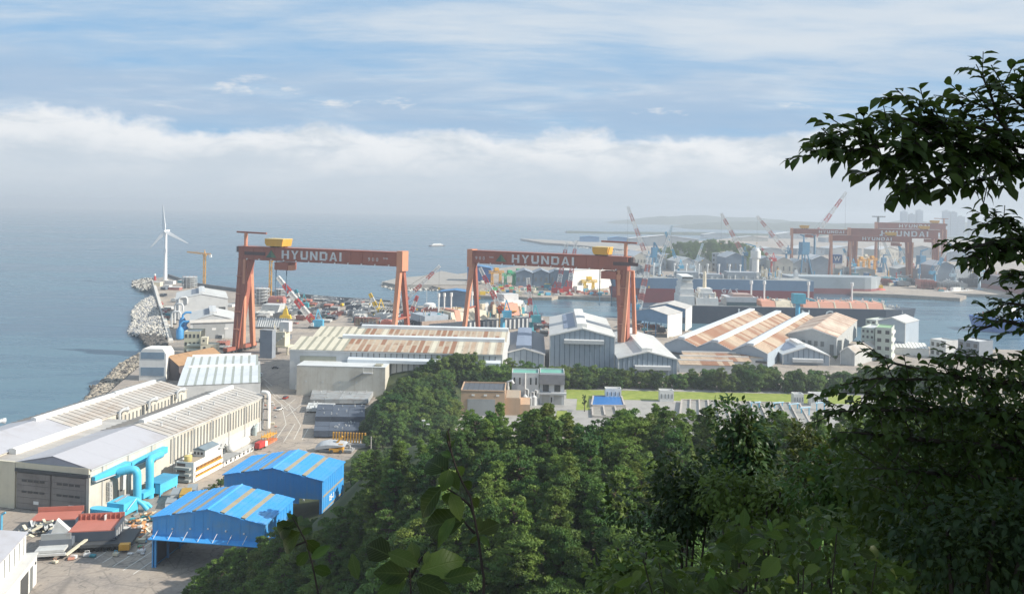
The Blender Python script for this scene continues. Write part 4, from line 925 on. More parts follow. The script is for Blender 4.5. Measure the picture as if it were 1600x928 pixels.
# ================================================================ gantry cranes, jib cranes, turbine
CR = M('crane_red', (.345, .115, .078), .6, .2, .1, streak=.15, dirt=(.19, .08, .065))
CRL = M('crane_orange', (.58, .26, .155), .6, .2, .15, streak=.12, dirt=(.40, .17, .12))
YEL = M('crane_yellow', (.70, .36, .05), .55, .15, .2, dirt=(.45, .25, .06))
YEL2 = M('bright_yellow', (.78, .52, .04), .55, .15, .3)
RED = M('signal_red', (.52, .055, .05), .55, .2, .3); JW = M('jib_white', (.74, .73, .70), .55, .15, .3)
JB = M('jib_blue', (.10, .40, .60), .5, .2, .3); TEAL = M('teal_paint', (.06, .30, .36), .55, .2, .3); DBL = M('deep_blue_paint', (.07, .22, .36), .5, .2, .2)
LET = M('letter_white', (.66, .66, .66), .6, .2, .3)
def block_letter(ch, w, h, s, d):
    "heavy stencil letters built from bars; origin bottom-left, in x-z, thickness d towards -y"
    bm = MB(); bx = lambda x0, z0, x1, z1: bm.box(x0, -d, z0, x1, 0, z1)
    if ch == 'H': bx(0, 0, s, h*.42); bx(0, h*.58, s, h); bx(w-s, 0, w, h*.42); bx(w-s, h*.58, w, h); bx(0, h*.425, w, h*.575)
    elif ch == 'U': bx(0, s*.9, s, h); bx(w-s, s*.9, w, h); bx(s*.3, 0, w-s*.3, s*.88)
    elif ch == 'D': bx(0, 0, s, h); bx(s+.02, h*.79, w*.84, h); bx(s+.02, 0, w*.84, h*.21); bx(w-s, h*.14, w, h*.86)
    elif ch == 'I': bx(w/2-s/2, 0, w/2+s/2, h)
    else:
        def q(*p): bm.prism([(x*w, z*h) for x, z in p], -d, 0)
        k = s/w
        if ch == 'N': q((0, 0), (k, 0), (k, 1), (0, 1)); q((1-k, 0), (1, 0), (1, 1), (1-k, 1)); q((k, 1), (k, .65), (1-k, 0), (1-k, .35))
        if ch == 'A': q((0, 0), (k, 0), (.5, .86), (.5, 1), (.38, 1)); q((1-k, 0), (1, 0), (.62, 1), (.5, 1), (.5, .86)); q((.26, .20), (.74, .20), (.67, .38), (.33, .38))
        if ch == 'Y': q((0, 1), (.42, .40), (.58, .40), (k, 1)); q((1-k, 1), (.5, .62), (.58, .40), (1, 1)); q((.5-k/2, 0), (.5+k/2, 0), (.5+k/2, .40), (.5-k/2, .40))
    return bm
def word(t, x, z, h, y, adv=1.38, mat=LET):
    x0 = x
    for ch in 'HYUNDAI':
        w = h*1.02 if ch != 'I' else h*.3
        o = block_letter(ch, w, h, h*.27, .25).build('letter', mat, t); o.location = (x, y, z); x += w+h*.30
    return x
def gantry(pL, pR, zt, gh, base_z, label, rigid, txt_x, txt_h, ton, tri=True, hoist=.15, simple=False, tname='gantry_crane', leg_spread=13.0, post=True, gw=7.0, tk=1.0):
    "pL, pR: girder-top pixels at height zt; rigid: which end carries the wide plate leg"
    A = P(*pL, zt[0]) if isinstance(zt, tuple) else G(*pL, zt); B = P(*pR, zt[1]) if isinstance(zt, tuple) else G(*pR, zt); zt = (A.z+B.z)/2; v = B-A; span = Vector((v.x, v.y, 0)).length; ang = math.atan2(v.y, v.x)
    t = thing(tname, label, 'gantry crane', (A.x, A.y, 0), ang, 'gantry cranes')
    z0, z1 = zt-gh, zt
    g = MB().box(0, -gw/2, z0, span, gw/2, z1).build('girder', CR, t)
    boxp(t, 'girder_flange', -.5, -gw/2-.5, z1, span+.5, gw/2+.5, z1+.45, CR); boxp(t, 'girder_flange', -.5, -gw/2-.5, z0-.4, span+.5, gw/2+.5, z0-.01, CR)
    if not simple:
        me = MB().box(-.1, -gw/2-.22, z0+.05, .1, -gw/2-.01, z1-.05).mesh('stiffener', CR)
        for i in range(int(span/9)): piece('stiffener', me, t, (4+i*9, 0, 0))
        for zz in (.34, .67): boxp(t, 'girder_seam', 0, -gw/2-.1, z0+gh*zz-.08, span, -gw/2-.01, z0+gh*zz+.08, CR)
        me = MB().box(-.35, -gw/2-1.1, z0-.4, .35, -gw/2-.03, z0+.5).mesh('flood_light', JW)
        for i in range(12): piece('flood_light', me, t, (8+i*(span-16)/11, 0, 0))
        lx = 2.0 if rigid == 0 else span-2.0; bm = MB()
        for sx in (-.4, .4): bm.tube([(lx+sx, -gw/2-.6, z0), (lx+sx, -leg_spread*.5-.6, base_z+4)], .09, 4)
        for i in range(40):
            u = i/39; y_ = -gw/2-.6+(-leg_spread*.5+gw/2)*u; z_ = z0+(base_z+4-z0)*u; bm.tube([(lx-.4, y_, z_), (lx+.4, y_, z_)], .06, 4)
        bm.build('ladder', CRL, t)
        for k in range(4): boxp(t, 'leg_platform', lx-2.2, -gw/2-1.6+(-leg_spread*.5+gw/2)*(k+1)/5, z0+(base_z+4-z0)*(k+1)/5, lx+2.2, -gw/2-.3+(-leg_spread*.5+gw/2)*(k+1)/5, z0+(base_z+4-z0)*(k+1)/5+.3, CRL)
        bm = MB(); bm.tube([(0, -gw/2-.3, z1+1.5), (span, -gw/2-.3, z1+1.5)], .08, 4)
        for i in range(0, 30): bm.tube([(span*i/29, -gw/2-.3, z1+.4), (span*i/29, -gw/2-.3, z1+1.5)], .06, 4)
        bm.build('walkway_rail', CRL, t)
    for side, x in ((0, 0.0), (1, span)):
        plate = rigid == side; inx = 1 if side == 0 else -1
        if plate:                                              # wide plate leg plus a splayed strut pair
            MB().add(*_frustum([(x, -gw/2), (x+inx*9.0, -gw/2), (x+inx*9.0, gw/2), (x, gw/2)], z0, [(x-inx*2.0, -leg_spread*.5), (x+inx*3.0, -leg_spread*.5), (x+inx*3.0, -leg_spread*.5+5), (x-inx*2.0, -leg_spread*.5+5)], base_z+3)).build('leg', CR, t)
            MB().beam((x+inx*6.5, gw*.2, z0-7), (x+inx*2.0, leg_spread*.9, base_z+3), 3.6, 3.0, 3.0).build('leg', CRL, t)
            MB().beam((x+inx*6.0, -gw*.5, z0-.2), (x+inx*4.5, -leg_spread*.2, base_z+3), 2.0, 2.0, 2.6).build('strut_or_lit_edge', CRL, t)
            if side == 1: MB().beam((x+1.2, -gw/2-.8, z0-.5), (x-1.5, -leg_spread*.55-1.2, base_z+3), 1.9, 1.6, 2.6).build('strut_or_lit_edge', CRL, t); MB().beam((x+1.6, gw/2, z0-.5), (x+2.0, leg_spread*.9, base_z+3), 2.2, 2.2, 2.6).build('strut_or_lit_edge', CRL, t)  # orange beams stand in for the sunlit right edge of the leg
            if not simple: boxp(t, 'leg_collar', x-.6, -gw/2-.3, z0-18, x+inx*8.0, -gw/2+.2, z0-17, CR)
        else:
            top = Vector((x-inx*(-1.0), 0, z0+1.0))
            for sy in (-1, 1): MB().beam(top+Vector((0, sy*1.4, 0)), (x, sy*leg_spread, base_z+3), 3.0, 3.2, 2.6).build('leg', CR if sy > 0 else CRL, t)
            boxp(t, 'leg_head', x-2.2, -gw/2-.6, z0-3.5, x+2.2, gw/2+.6, z1+1.2, CRL)
            if not simple: MB().beam((x, -leg_spread*.55, z0*.48), (x, leg_spread*.55, z0*.48), 1.2).build('leg_tie', CR, t)
        yb = leg_spread
        MB().box(x-2.0, -yb-3, base_z+2.0, x+2.0, yb+3, base_z+4.4).build('sill_beam', CR, t)
        if not simple:
            me = MB().box(-1.2, -2.2, .3, 1.2, 2.2, 1.9).mesh('bogie', DKGREY)
            for i in range(5): piece('bogie', me, t, (x, -yb-1+i*(2*yb+2)/4, base_z))
    xe = word(t, span*txt_x, z0+(gh-txt_h)/2, txt_h, -gw/2-.02)
    if ton is not None:
        for ch_i, ch in enumerate('900'): text(t, ch, txt_h*.62, LET, (span*ton+ch_i*txt_h*.52, -gw/2-.1, z0+gh*.40), (R(90), 0, 0), bold=.0, name='letter')
        text(t, 'TON', txt_h*.28, LET, (span*ton+txt_h*2.1, -gw/2-.1, z0+gh*.52), (R(90), 0, 0), bold=.02, name='letter')
    if tri:
        tx = span*txt_x-txt_h*1.5
        MB().prism([(tx-txt_h*.75, z0+gh*.2), (tx, z0+gh*.2), (tx, z0+gh*.82)], -gw/2-.30, -gw/2-.03).build('emblem', M('emblem_green', (.05, .13, .10)), t)
        MB().prism([(tx+.02, z0+gh*.2), (tx+txt_h*.75, z0+gh*.2), (tx+.02, z0+gh*.82)], -gw/2-.28, -gw/2-.03).build('emblem', M('emblem_yellow', (.12, .20, .12)), t)
    hx = span*hoist                                             # trolley above, lower hoist below
    MB().prism([(hx-6.5*tk, z1+1.3), (hx+6.5*tk, z1+1.3), (hx+7.5*tk, z1+6.2), (hx-8.0*tk, z1+6.2), (hx-8.0*tk, z1+3.5)], -gw/2-2, gw/2+2).build('trolley', YEL, t)
    boxp(t, 'trolley_roof', hx-8.1*tk, -gw/2-2.2, z1+6.22, hx+7.6*tk, gw/2+2.2, z1+6.6, M('pale_yellow', (.70, .50, .18)))
    for dx in (-4, 0, 4): boxp(t, 'trolley_wheel', hx+dx-.8, -gw/2-.3, z1+.46, hx+dx+.8, gw/2+.3, z1+1.29, DKGREY)
    boxp(t, 'lower_trolley', hx+1, -gw/2-2.5, z0-6.5, hx+12, gw/2+1, z0-1.2, CR); boxp(t, 'operator_cab', hx+12.1, -gw/2-2, z0-6.5, hx+15, -.5, z0-3.0, CRL)
    if not simple:
        for dx, L_ in ((-2, 26), (7, 26)): MB().tube([(hx+dx, 0, z0-.3), (hx+dx, 0, z0-L_)], .35, 5).build('hoist_rope', M('rope_blue', (.12, .20, .27)), t)
        boxp(t, 'machine_grille', hx+ (-1 if rigid == 0 else 1)*18-9, -gw/2-.3, z0+gh*.35, hx+(-1 if rigid == 0 else 1)*18+9, -gw/2-.02, z0+gh*.62, M('grille_dark', (.10, .06, .06)))
    if post:
        px_ = 3.5 if rigid == 0 else span-2.5
        MB().tube([(px_, 0, z1), (px_, 0, z1+10)], 1.3, 8).build('mast', CRL, t)
        MB().beam((px_-(8 if rigid == 0 else 18), 0, z1+10.5), (px_+(18 if rigid == 0 else 8), 0, z1+10.0), 1.2).build('service_jib', CR, t)
        MB().tube([(-2 if rigid == 0 else span+2, 0, z1-4), (-2 if rigid == 0 else span+2, 0, z1)], 2.2, 8).build('cable_reel', M('reel_dark', (.13, .10, .10)), t)
    return t, span, ang
def _frustum(b, zb, c, zc):
    return [(x, y, zc) for x, y in c]+[(x, y, zb) for x, y in b], [(3, 2, 1, 0), (4, 5, 6, 7), (0, 1, 5, 4), (1, 2, 6, 5), (2, 3, 7, 6), (3, 0, 4, 7)]
base1 = G(390, 548).y; zt1 = P(379, 384.5, base1).z
gantry((378, 384.5), (629, 394.5), zt1, 8.6, 0, 'red gantry crane nearest the sea wall, HYUNDAI on its girder, wide leg at left', 0, .285, 6.0, .822, True, .245)
gantry((738, 391), (983, 401.5), zt1-1.5, 8.8, 0, 'red gantry crane behind the tall grey-blue hall, HYUNDAI lettering, wide leg at right', 1, .285, 6.0, .045, True, .845, tk=.75)
# far gantry cranes across the harbour
gantry((1237, 357), (1338, 358.5), (1500, 1480), 8.5, 0, 'distant red gantry crane, leftmost of the four across the harbour', 1, .42, 5.2, None, False, .2, True, post=False)
gantry((1327, 356), (1465, 359.5), (1430, 1400), 14.0, 0, 'distant red gantry crane with the largest white HYUNDAI lettering, across the harbour', 1, .36, 9.0, None, False, .85, True, gw=9, leg_spread=17, post=False)
gantry((1298, 366.5), (1424, 370.0), (1350, 1330), 8.5, 0, 'distant low red gantry crane under the largest lettered one, across the harbour', 1, .39, 5.4, None, False, .75, True, post=False)
gantry((1369, 346.5), (1477, 350), (1680, 1650), 11.0, 0, 'farthest red gantry crane, highest in view, across the harbour', 1, .33, 6.8, None, False, .85, True, gw=9, post=True)
boxp_ = None
# wind turbine
TW = M('turbine_white', (.80, .80, .80), .4, .05, .1)
b0 = G(258, 438); hub = P(259, 361, b0.y)
t = thing('wind_turbine', 'white three-bladed wind turbine at the tip of the breakwater', 'wind turbine', b0)
hz_ = hub.z-b0.z
MB().tube([(0, 0, 0), (0, 0, hz_*.5), (0, 0, hz_-.8)], [2.6, 2.1, 1.55], 14).build('tower', TW, t, True)
MB().tube([(0, 0, 0), (0, 0, 1.6)], [4.5, 4.2], 12).build('foundation', M('pale_concrete', (.58, .55, .49)), t)
n_ = MB().box(-2.2, -3.2, hz_-1.6, 2.2, 7.5, hz_+2.2).build('nacelle', TW, t)
MB().tube([(0, -6.2, hz_), (0, -5.4, hz_), (0, -4.2, hz_), (0, -3.2, hz_)], [.3, 1.4, 1.9, 1.9], 12).build('hub', TW, t, True)
for tip in ((254, 318.5), (294, 380), (234.5, 386.5)):
    q = P(*tip, b0.y-5)-b0; d_ = (q-Vector((0, -4.6, hz_))); d_.y = 0; L_ = d_.length; d_.normalize(); s_ = d_.cross(Vector((0, 1, 0)))
    bm = MB(); ring = []
    for u, w, th in ((0.0, 2.2, 1.9), (.06, 2.6, 1.6), (.18, 4.6, 1.2), (.5, 3.2, .7), (.85, 1.8, .35), (1, .6, .15)):
        c = Vector((0, -4.6, hz_))+d_*L_*u; ring.append([c-s_*w*.35+Vector((0, -th/2, 0)), c+s_*w*.65+Vector((0, 0, 0)), c-s_*w*.35+Vector((0, th/2, 0)), c-s_*w*.5])
    for r in ring: bm.v += [tuple(v) for v in r]
    for i in range(5):
        for k in range(4): bm.f.append([i*4+k, i*4+(k+1) % 4, i*4+4+(k+1) % 4, i*4+4+k]); bm.m.append(0)
    bm.f += [[0, 1, 2, 3], [23, 22, 21, 20]]; bm.m += [0, 0]
    bm.build('blade', TW, t, True)
# tower cranes
def tower_crane(base, top, jib, cjib, label, mat=YEL, mw=2.4):
    B = G(*base); Zt = P(*top, B.y).z; t = thing('tower_crane', label, 'tower crane', B, 0, 'yellow tower cranes')
    n = max(6, int(Zt/5)); MB().lattice((0, 0, 0), (0, 0, Zt), mw, mw, n, .5, .32).build('mast', mat, t)
    a = P(*jib, B.y)-B; c = P(*cjib, B.y)-B
    MB().lattice((0, 0, Zt), a, 2.0, 1.0, 9, .4, .26).build('jib', mat, t)
    MB().lattice((0, 0, Zt), (c.x, c.y, a.z*.0+Zt-.2), 1.8, 1.6, 3, .4, .26).build('counter_jib', mat, t)
    MB().tube([(0, 0, Zt), (0, 0, Zt+5.5)], [1.2, .3], 6).build('apex', mat, t)
    boxp(t, 'counterweight', c.x-1.2, -1.3, Zt-4.5, c.x+1.2, 1.3, Zt-.8, JW); boxp(t, 'cab', .6, -2.2, Zt-2.6, 2.8, -.2, Zt-.2, mat)
    MB().tube([(0, 0, Zt+5.3), (a.x*.6, a.y*.6, Zt+(a.z-Zt)*.6+1)], .14, 4).build('tie_rod', mat, t)
tower_crane((319, 447), (319, 396), (292.5, 393), (329, 396), 'yellow tower crane beside the scaffolded round tank by the sea wall')
tower_crane((422, 468), (422, 405), (413, 404), (446, 409), 'yellow tower crane half hidden behind the left gantry crane girder')
# red-and-white jib cranes
def jib_crane(base, foot, tip, label, body=JB, n=10, w0=3.2, w1=1.6, bodysz=(6, 7, 7), tower=None, by=None, cat='jib crane', bands=6, cols=(RED, JW), tie=True, t0=.62):
    B = G(*base); Y = B.y; f = P(*foot, Y)-B; e = P(*tip, Y)-B
    t = thing('jib_crane', label, 'jib crane', B, 0, 'jib cranes')
    if f.z > 6:
        MB().tube([(0, 0, 1.5), (0, 0, f.z-4.0)], [2.2, 1.7], 10).build('pedestal', body, t, True)
        boxp(t, 'portal_base', -4, -4, 0, 4, 4, 1.6, body)
    else: boxp(t, 'crawler_base', -4.5, -4, 0, 4.5, 4, 1.5, DKGREY)
    sgn = 1 if e.x < f.x else -1; hh = max(1.6, f.z-4.0)
    MB().box(min(0, sgn*7)-.8, -3, hh, max(0, sgn*7)+.8, 3, hh+bodysz[2]*.85).build('machinery_house', body, t)
    boxp(t, 'cab', -sgn*1.0-1.2, -4.6, hh+.5, -sgn*1.0+1.2, -3.05, hh+3.5, JW)
    f = Vector((0, 0, hh+3.0)); boom = MB(); 
    for i in range(bands):
        u0, u1 = i/bands, (i+1)/bands; boom.cur = i % 2
        a, c = f.lerp(e, u0), f.lerp(e, u1); boom.lattice(a, c, w0+(w1-w0)*u0, w0+(w1-w0)*u1, max(2, n//bands+1), t0, t0*.6)
    boom.build('boom', list(cols), t)
    ap = Vector((sgn*3.0, 0, hh+bodysz[2]*.85+9)); MB().beam((sgn*1, -1.5, hh+bodysz[2]*.85), ap, .7).build('gantry_frame', body, t); MB().beam((sgn*6, 1.5, hh+bodysz[2]*.85), ap, .7).build('gantry_frame', body, t)
    if tie: MB().tube([ap, f.lerp(e, .93)], .15, 4).build('luffing_rope', DKGREY, t)
    hk = f.lerp(e, .99); L_ = max(6, hk.z*.45); MB().tube([hk, hk-Vector((0, 0, L_))], .12, 4).build('hoist_rope', DKGREY, t)
    boxp(t, 'hook_block', hk.x-.7, hk.y-.4, hk.z-L_-1.6, hk.x+.7, hk.y+.4, hk.z-L_, YEL2)
    return t
jib_crane((491, 512), (490, 504), (434, 432), 'red-and-white lattice jib crane with bright blue house in front of the open yard', JB, 20, 4.6, 2.6, t0=.62)
jib_crane((628, 488), (630, 472), (687, 415), 'red-and-white jib crane leaning right just behind the left gantry crane', M('grey_jib_body', (.4, .42, .43)), 16, 3.6, 2.4)
jib_crane((785, 519), (785, 488), (750, 418), 'red-and-white jib crane on a light blue column beside the orange-decked ship', JB, 16, 3.8, 2.2)
jib_crane((830, 520), (829.5, 495), (825, 434), 'nearly upright red-and-white jib crane by the dry dock right of the ship', TEAL, 16, 3.2, 2.6)
jib_crane((871, 459), (872, 452), (886, 377), 'red-and-white crane on the pier, left one before the white storage building', RED, 14, 5.5, 3.5)
jib_crane((889, 460), (886, 450), (900, 376), 'red-and-white crane on the pier, right one before the white storage building', RED, 14, 5.5, 3.0)
jib_crane((998, 500), (1000, 478), (1015, 402), 'tall lattice jib crane with light blue column beside the white-walled shelters', JB, 18, 5, 3.6, cols=(JW, M('faded_red', (.46, .17, .15), .6, .2, .3)), bands=7)
jib_crane((1010, 438), (1013, 402), (981, 322), 'tall white-and-red jib crane behind the middle gantry crane, leaning left', DBL, 18, 6, 3.0, cols=(JW, M('faded_red', (.46, .17, .15), .6, .2, .3)), bands=7)
jib_crane((1160, 436), (1157, 395), (1127, 333), 'distant white-and-red jib crane left of the white round tower', DBL, 16, 6, 3, cols=(JW, M('faded_red', (.46, .17, .15), .6, .2, .3)), bands=7)
jib_crane((1228, 430), (1218, 392), (1183, 337), 'distant white-and-red jib crane right of the white round tower', DBL, 16, 6.5, 3, cols=(JW, M('faded_red', (.46, .17, .15), .6, .2, .3)), bands=7)
jib_crane((1272, 425), (1286, 368), (1322, 300), 'tallest distant red-and-white jib crane leaning right beside the far gantries', DBL, 18, 7, 3.5)
jib_crane((1205, 432), (1200, 404), (1187, 384), 'small distant red jib crane near the white round tower', RED, 8, 4, 2)
FR_ = M('faded_red', (.46, .17, .15), .6, .2, .3)
PJ = M('pale_jib', (.50, .62, .68), .6, .2, .3)
for bs_, ft_, tp_, lb_, bd_ in (((1418, 438), (1418, 418), (1404, 382), 'pale jib crane left of the far dry dock gantry leg', JB), ((1402, 432), (1402, 415), (1412, 392), 'short pale jib crane in the middle of the far dock', PJ), ((1492, 448), (1492, 428), (1508, 395), 'pale jib crane beyond the far gantries at the right', PJ), ((1330, 432), (1330, 412), (1318, 388), 'pale blue jib crane beside the white W sign building', JB), ((1085, 436), (1085, 415), (1098, 380), 'pale jib crane behind the tanker in front of the hillock', PJ), ((1530, 452), (1530, 430), (1520, 400), 'pale jib crane above the ship at the right edge', PJ), ((1030, 440), (1030, 412), (1050, 352), 'large pale blue luffing crane right of the middle gantry crane', PJ), ((1060, 440), (1060, 415), (1040, 362), 'large pale blue luffing crane in front of the hillock', JB), ((1395, 436), (1395, 412), (1376, 366), 'large pale luffing crane between the far gantry legs', PJ), ((1460, 446), (1460, 424), (1485, 380), 'large pale blue luffing crane beside the farthest gantry', JB), ((940, 436), (940, 420), (958, 392), 'pale jib crane beyond the white storage building', PJ), ((640, 505), (640, 492), (652, 462), 'small red jib crane among the blocks right of the lane', RED), ((590, 492), (590, 482), (578, 458), 'small yellow jib crane among the ship blocks near the sea edge', YEL2), ((470, 484), (470, 474), (462, 452), 'small teal jib crane among the blocks near the sea edge', TEAL)):
    jib_crane(bs_, ft_, tp_, lb_, bd_, 12, 3.6, 2.2, bodysz=(5, 5, 6), cols=(JW, bd_), bands=4)
q = G(1246, 513); t = thing('crane_column', 'light blue crane column with a square head standing before the gas carrier', 'crane', q, 0); zc_ = P(1246, 458, q.y).z
MB().tube([(0, 0, 0), (0, 0, zc_*.72)], [2.3, 2.0], 12).build('column', JB, t, True); boxp(t, 'head', -5, -4, zc_*.72, 6, 4, zc_, M('column_head_blue', (.07, .33, .44), .5, .2, .3)); MB().beam((4, 0, zc_*.9), (16, 0, zc_*.8), 1.4).build('boom_stub', M('column_head_blue', (.07, .33, .44)), t)
# blue portal cranes
def portal(base, top, hk, w, label, mat):
    B = G(*base); zt = P(*top, B.y).z; t = thing('portal_crane', label, 'portal crane', B, R(10), 'blue portal cranes')
    for sx in (-1, 1):
        for sy in (-1, 1): MB().beam((sx*w, sy*w, 0), (sx*w*.45, sy*w*.45, zt*.55), 1.8).build('leg', mat, t)
    boxp(t, 'platform', -w*.6, -w*.6, zt*.55, w*.6, w*.6, zt*.62, mat); boxp(t, 'machinery_house', -w*.5, -w*.6, zt*.62, w*.7, w*.6, zt*.85, mat)
    e = P(*hk, B.y)-B; e = Matrix.Rotation(-R(10), 3, 'Z') @ e
    MB().beam((0, 0, zt*.8), (0, 0, zt), 2.5, 2.5, 1.2).build('mast', mat, t); MB().beam((0, 0, zt), e, 3.0, 3.0, 1.6).build('boom', mat, t)
    return t
portal((1021, 430), (1016, 378), (1036, 401), 7, 'blue portal crane with drooping boom behind the middle gantry crane', DBL)
portal((1255, 432), (1252, 368), (1250, 366), 11, 'broad blue portal crane in front of the far-left red gantry', DBL)
portal((1438, 437), (1440, 392), (1450, 388), 9, 'blue portal crane at the foot of the far red gantries', DBL)
portal((1180, 415), (1170, 384), (1165, 380), 6, 'pale blue crane boom showing over the white round tower', JB)
portal((1380, 425), (1385, 398), (1392, 398), 6, 'small blue portal crane between the far red gantries', DBL)

# ================================================================ ships
NAVY = M('hull_navy', (.050, .068, .095), .5, .25, .08, streak=.15, dirt=(.09, .10, .12)); HRED = M('hull_oxide_red', (.27, .055, .06), .65, .25, .05, streak=.2, dirt=(.18, .06, .06))
HBLU = M('hull_blue_grey', (.16, .24, .34), .55, .2, .05, streak=.15); SALM = M('salmon_deck', (.62, .30, .21), .7, .25, .15, dirt=(.50, .27, .20)); CRD = M('cream_deck', (.66, .58, .44), .7, .3, .2)
DK = M('deck_grey', (.33, .34, .33), .8, .4, .2)
def hull_part(L, Wd, z0, z1, bow, mat, name, t, flare=1.0, stern=.0):
    "x along the length from stern (0) to bow (L); plan narrows at the bow"
    n = 14; bm = MB(); ring = []
    for i in range(n+1):
        u = i/n; x = L*u; k = 1.0
        if u > 1-bow: k = max(.03, 1-((u-(1-bow))/bow)**2.2)
        if u < stern: k = .7+.3*(u/stern)
        hb = Wd/2*k*(.82 if flare < 1 else 1); ht = Wd/2*k
        xt = x+(4*flare if i == n else 0)
        ring.append([(x, -hb, z0), (xt, -ht, z1), (xt, ht, z1), (x, hb, z0)])
    for r in ring: bm.v += r
    for i in range(n):
        for k in range(4): bm.f.append([i*4+k, i*4+(k+1) % 4, i*4+4+(k+1) % 4, i*4+4+k][::-1]); bm.m.append(0)
    bm.f += [[0, 1, 2, 3], [n*4+3, n*4+2, n*4+1, n*4]]; bm.m += [0, 0]
    return bm.build(name, mat, t)
def ship(stern, bow, label, depth, Wd, upper, lower, zsplit, name='cargo_ship', zw=-3.6, bowf=.14):
    A = G(*stern, zw); B = G(*bow, zw); v = B-A; L = Vector((v.x, v.y, 0)).length; ang = math.atan2(v.y, v.x)
    t = thing(name, label, 'ship', (A.x, A.y, zw), ang)
    if lower: hull_part(L, Wd, -.8, zsplit, bowf, lower, 'lower_hull', t); hull_part(L, Wd, zsplit+.01, depth, bowf, upper, 'hull', t)
    else: hull_part(L, Wd, -.8, depth, bowf, upper, 'hull', t)
    return t, L, Frame(A, ang)
def masts(t, pts, h, r=.5, name='mast', mat=JW):
    me = MB().tube([(0, 0, 0), (0, 0, h*.85), (0, 0, h*.86), (0, 0, h)], [r, r, r*1.8, r*1.8], 8).mesh(name, mat)
    for p in pts: piece(name, me, t, p)
def clutter(t, x0, x1, y0, y1, z, n, mats, seed, smax=3.0, name='deck_fitting', h=2.5):
    rr = random.Random(seed)
    for i in range(n):
        w, d_, hh = rr.uniform(.6, smax), rr.uniform(.6, smax), rr.uniform(.5, h); x, y = rr.uniform(x0, x1), rr.uniform(y0, y1); m = rr.choice(mats)
        if rr.random() < .35: MB().tube([(x, y, z), (x, y, z+hh*1.5)], rr.uniform(.25, .6), 6).build(name, m, t)
        else: MB().box(x, y, z, x+w, y+d_, z+hh).build(name, m, t)
# black-hulled gas carrier behind the rust-striped halls
tk_ = P(1427, 481, G(1424, 508, -3.6).y).z+3.6
t, L, fr = ship((1058, 500), (1424, 508), 'black-hulled gas carrier with salmon deck covers and white lettering moored behind the halls', tk_, 40, NAVY, None, 0)
boxp(t, 'deck', 2, -18, tk_+.01, L*.9, 18, tk_+.3, DK)
x_ = lambda px: fr.ony(px, 480, -20).x
for a, c, m in ((1192, 1214, SALM), (1216, 1238, CRD), (1257, 1281, SALM), (1284, 1306, SALM), (1308, 1331, SALM), (1334, 1357, SALM), (1359, 1383, SALM)):
    xa, xc = x_(a), x_(c); MB().prismx([(-17, tk_+.3), (17, tk_+.3), (13, tk_+5.5), (-13, tk_+5.5)], xa, xc).build('deck_cover', m, t)
    MB().prismx([(-17.3, tk_+.3), (17.3, tk_+.3), (13.2, tk_+5.8), (-13.2, tk_+5.8)], xc+.05, xc+1.5).build('cover_rib', CRD, t)
boxp(t, 'deck_house', x_(1137), -15, tk_+.3, x_(1184), 12, tk_+9, M('grey_house', (.50, .50, .51))); boxp(t, 'house_skirt', x_(1137), -15.5, tk_+.3, x_(1184), -15.05, tk_+4, M('dark_teal', (.06, .11, .13)))
MB().prism([(x_(1147), tk_+9.02), (x_(1180), tk_+9.02), (x_(1177), tk_+11.5), (x_(1150), tk_+11.5)], -12, 8).build('house_frame', M('pale_rust', (.42, .30, .26)), t)
xa, xc = x_(1062), x_(1086); zb = tk_
for k, (dx, zt_) in enumerate(((0, 9), (1.5, 16), (3, 22), (4.5, 25))): boxp(t, 'bridge_tier', xa+dx*.6, -17+dx, zb+.31+(0 if k == 0 else (9, 16, 22)[k-1]), xc-dx*.4, 15-dx, zb+.3+zt_, (JW, JW)[k % 2])
boxp(t, 'wheelhouse', xa+2, -19, zb+25.4, xc-2, 17, zb+29, JW); boxp(t, 'wheelhouse_windows', xa+2.2, -19.15, zb+26.6, xc-2.2, -19.01, zb+28, WINDK)
xa2, xc2 = x_(1089), x_(1124)
for k, (i0, zt_) in enumerate(((0, 7), (3, 12), (5, 16))): boxp(t, 'engine_casing', xa2+i0, -15+i0, zb+.31+(0 if k == 0 else (7, 12)[k-1]), xc2-i0, 12-i0, zb+.3+zt_, (JW, LGREY, JW)[k])
MB().tube([((xa2+xc2)/2, 0, zb+16), ((xa2+xc2)/2, 0, zb+31), ((xa2+xc2)/2, 0, zb+33)], [2.0, 1.6, .9], 10).build('funnel', CRD, t, True)
clutter(t, xa2, xc2, -15, 10, zb+7.3, 70, [JW, LGREY, CRD], 11, 2.2, h=4); clutter(t, x_(1088), x_(1400), -12, 14, tk_+5.8, 110, [JW, JW, LGREY, TEAL, M('pale_rust', (.42, .30, .26))], 12, 2.4)
clutter(t, x_(1386), x_(1420), -8, 8, tk_+.3, 22, [JW, LGREY, CRD], 13, 1.6)
masts(t, [(x_(px), 4, tk_+.3) for px in (1183, 1204, 1275, 1345)], 24, .9)
for ch, px in (('L', 1157), ('N', 1259), ('G', 1296)): text(t, ch, 12, JW, (x_(px), -20.15, tk_*.62), (R(90), 0, 0), bold=.25, name='letter')
text(t, 'GASLOG', 4.2, JW, (x_(1402), -16.5, tk_*.86), (R(90), 0, R(14)), bold=.06, name='letter')
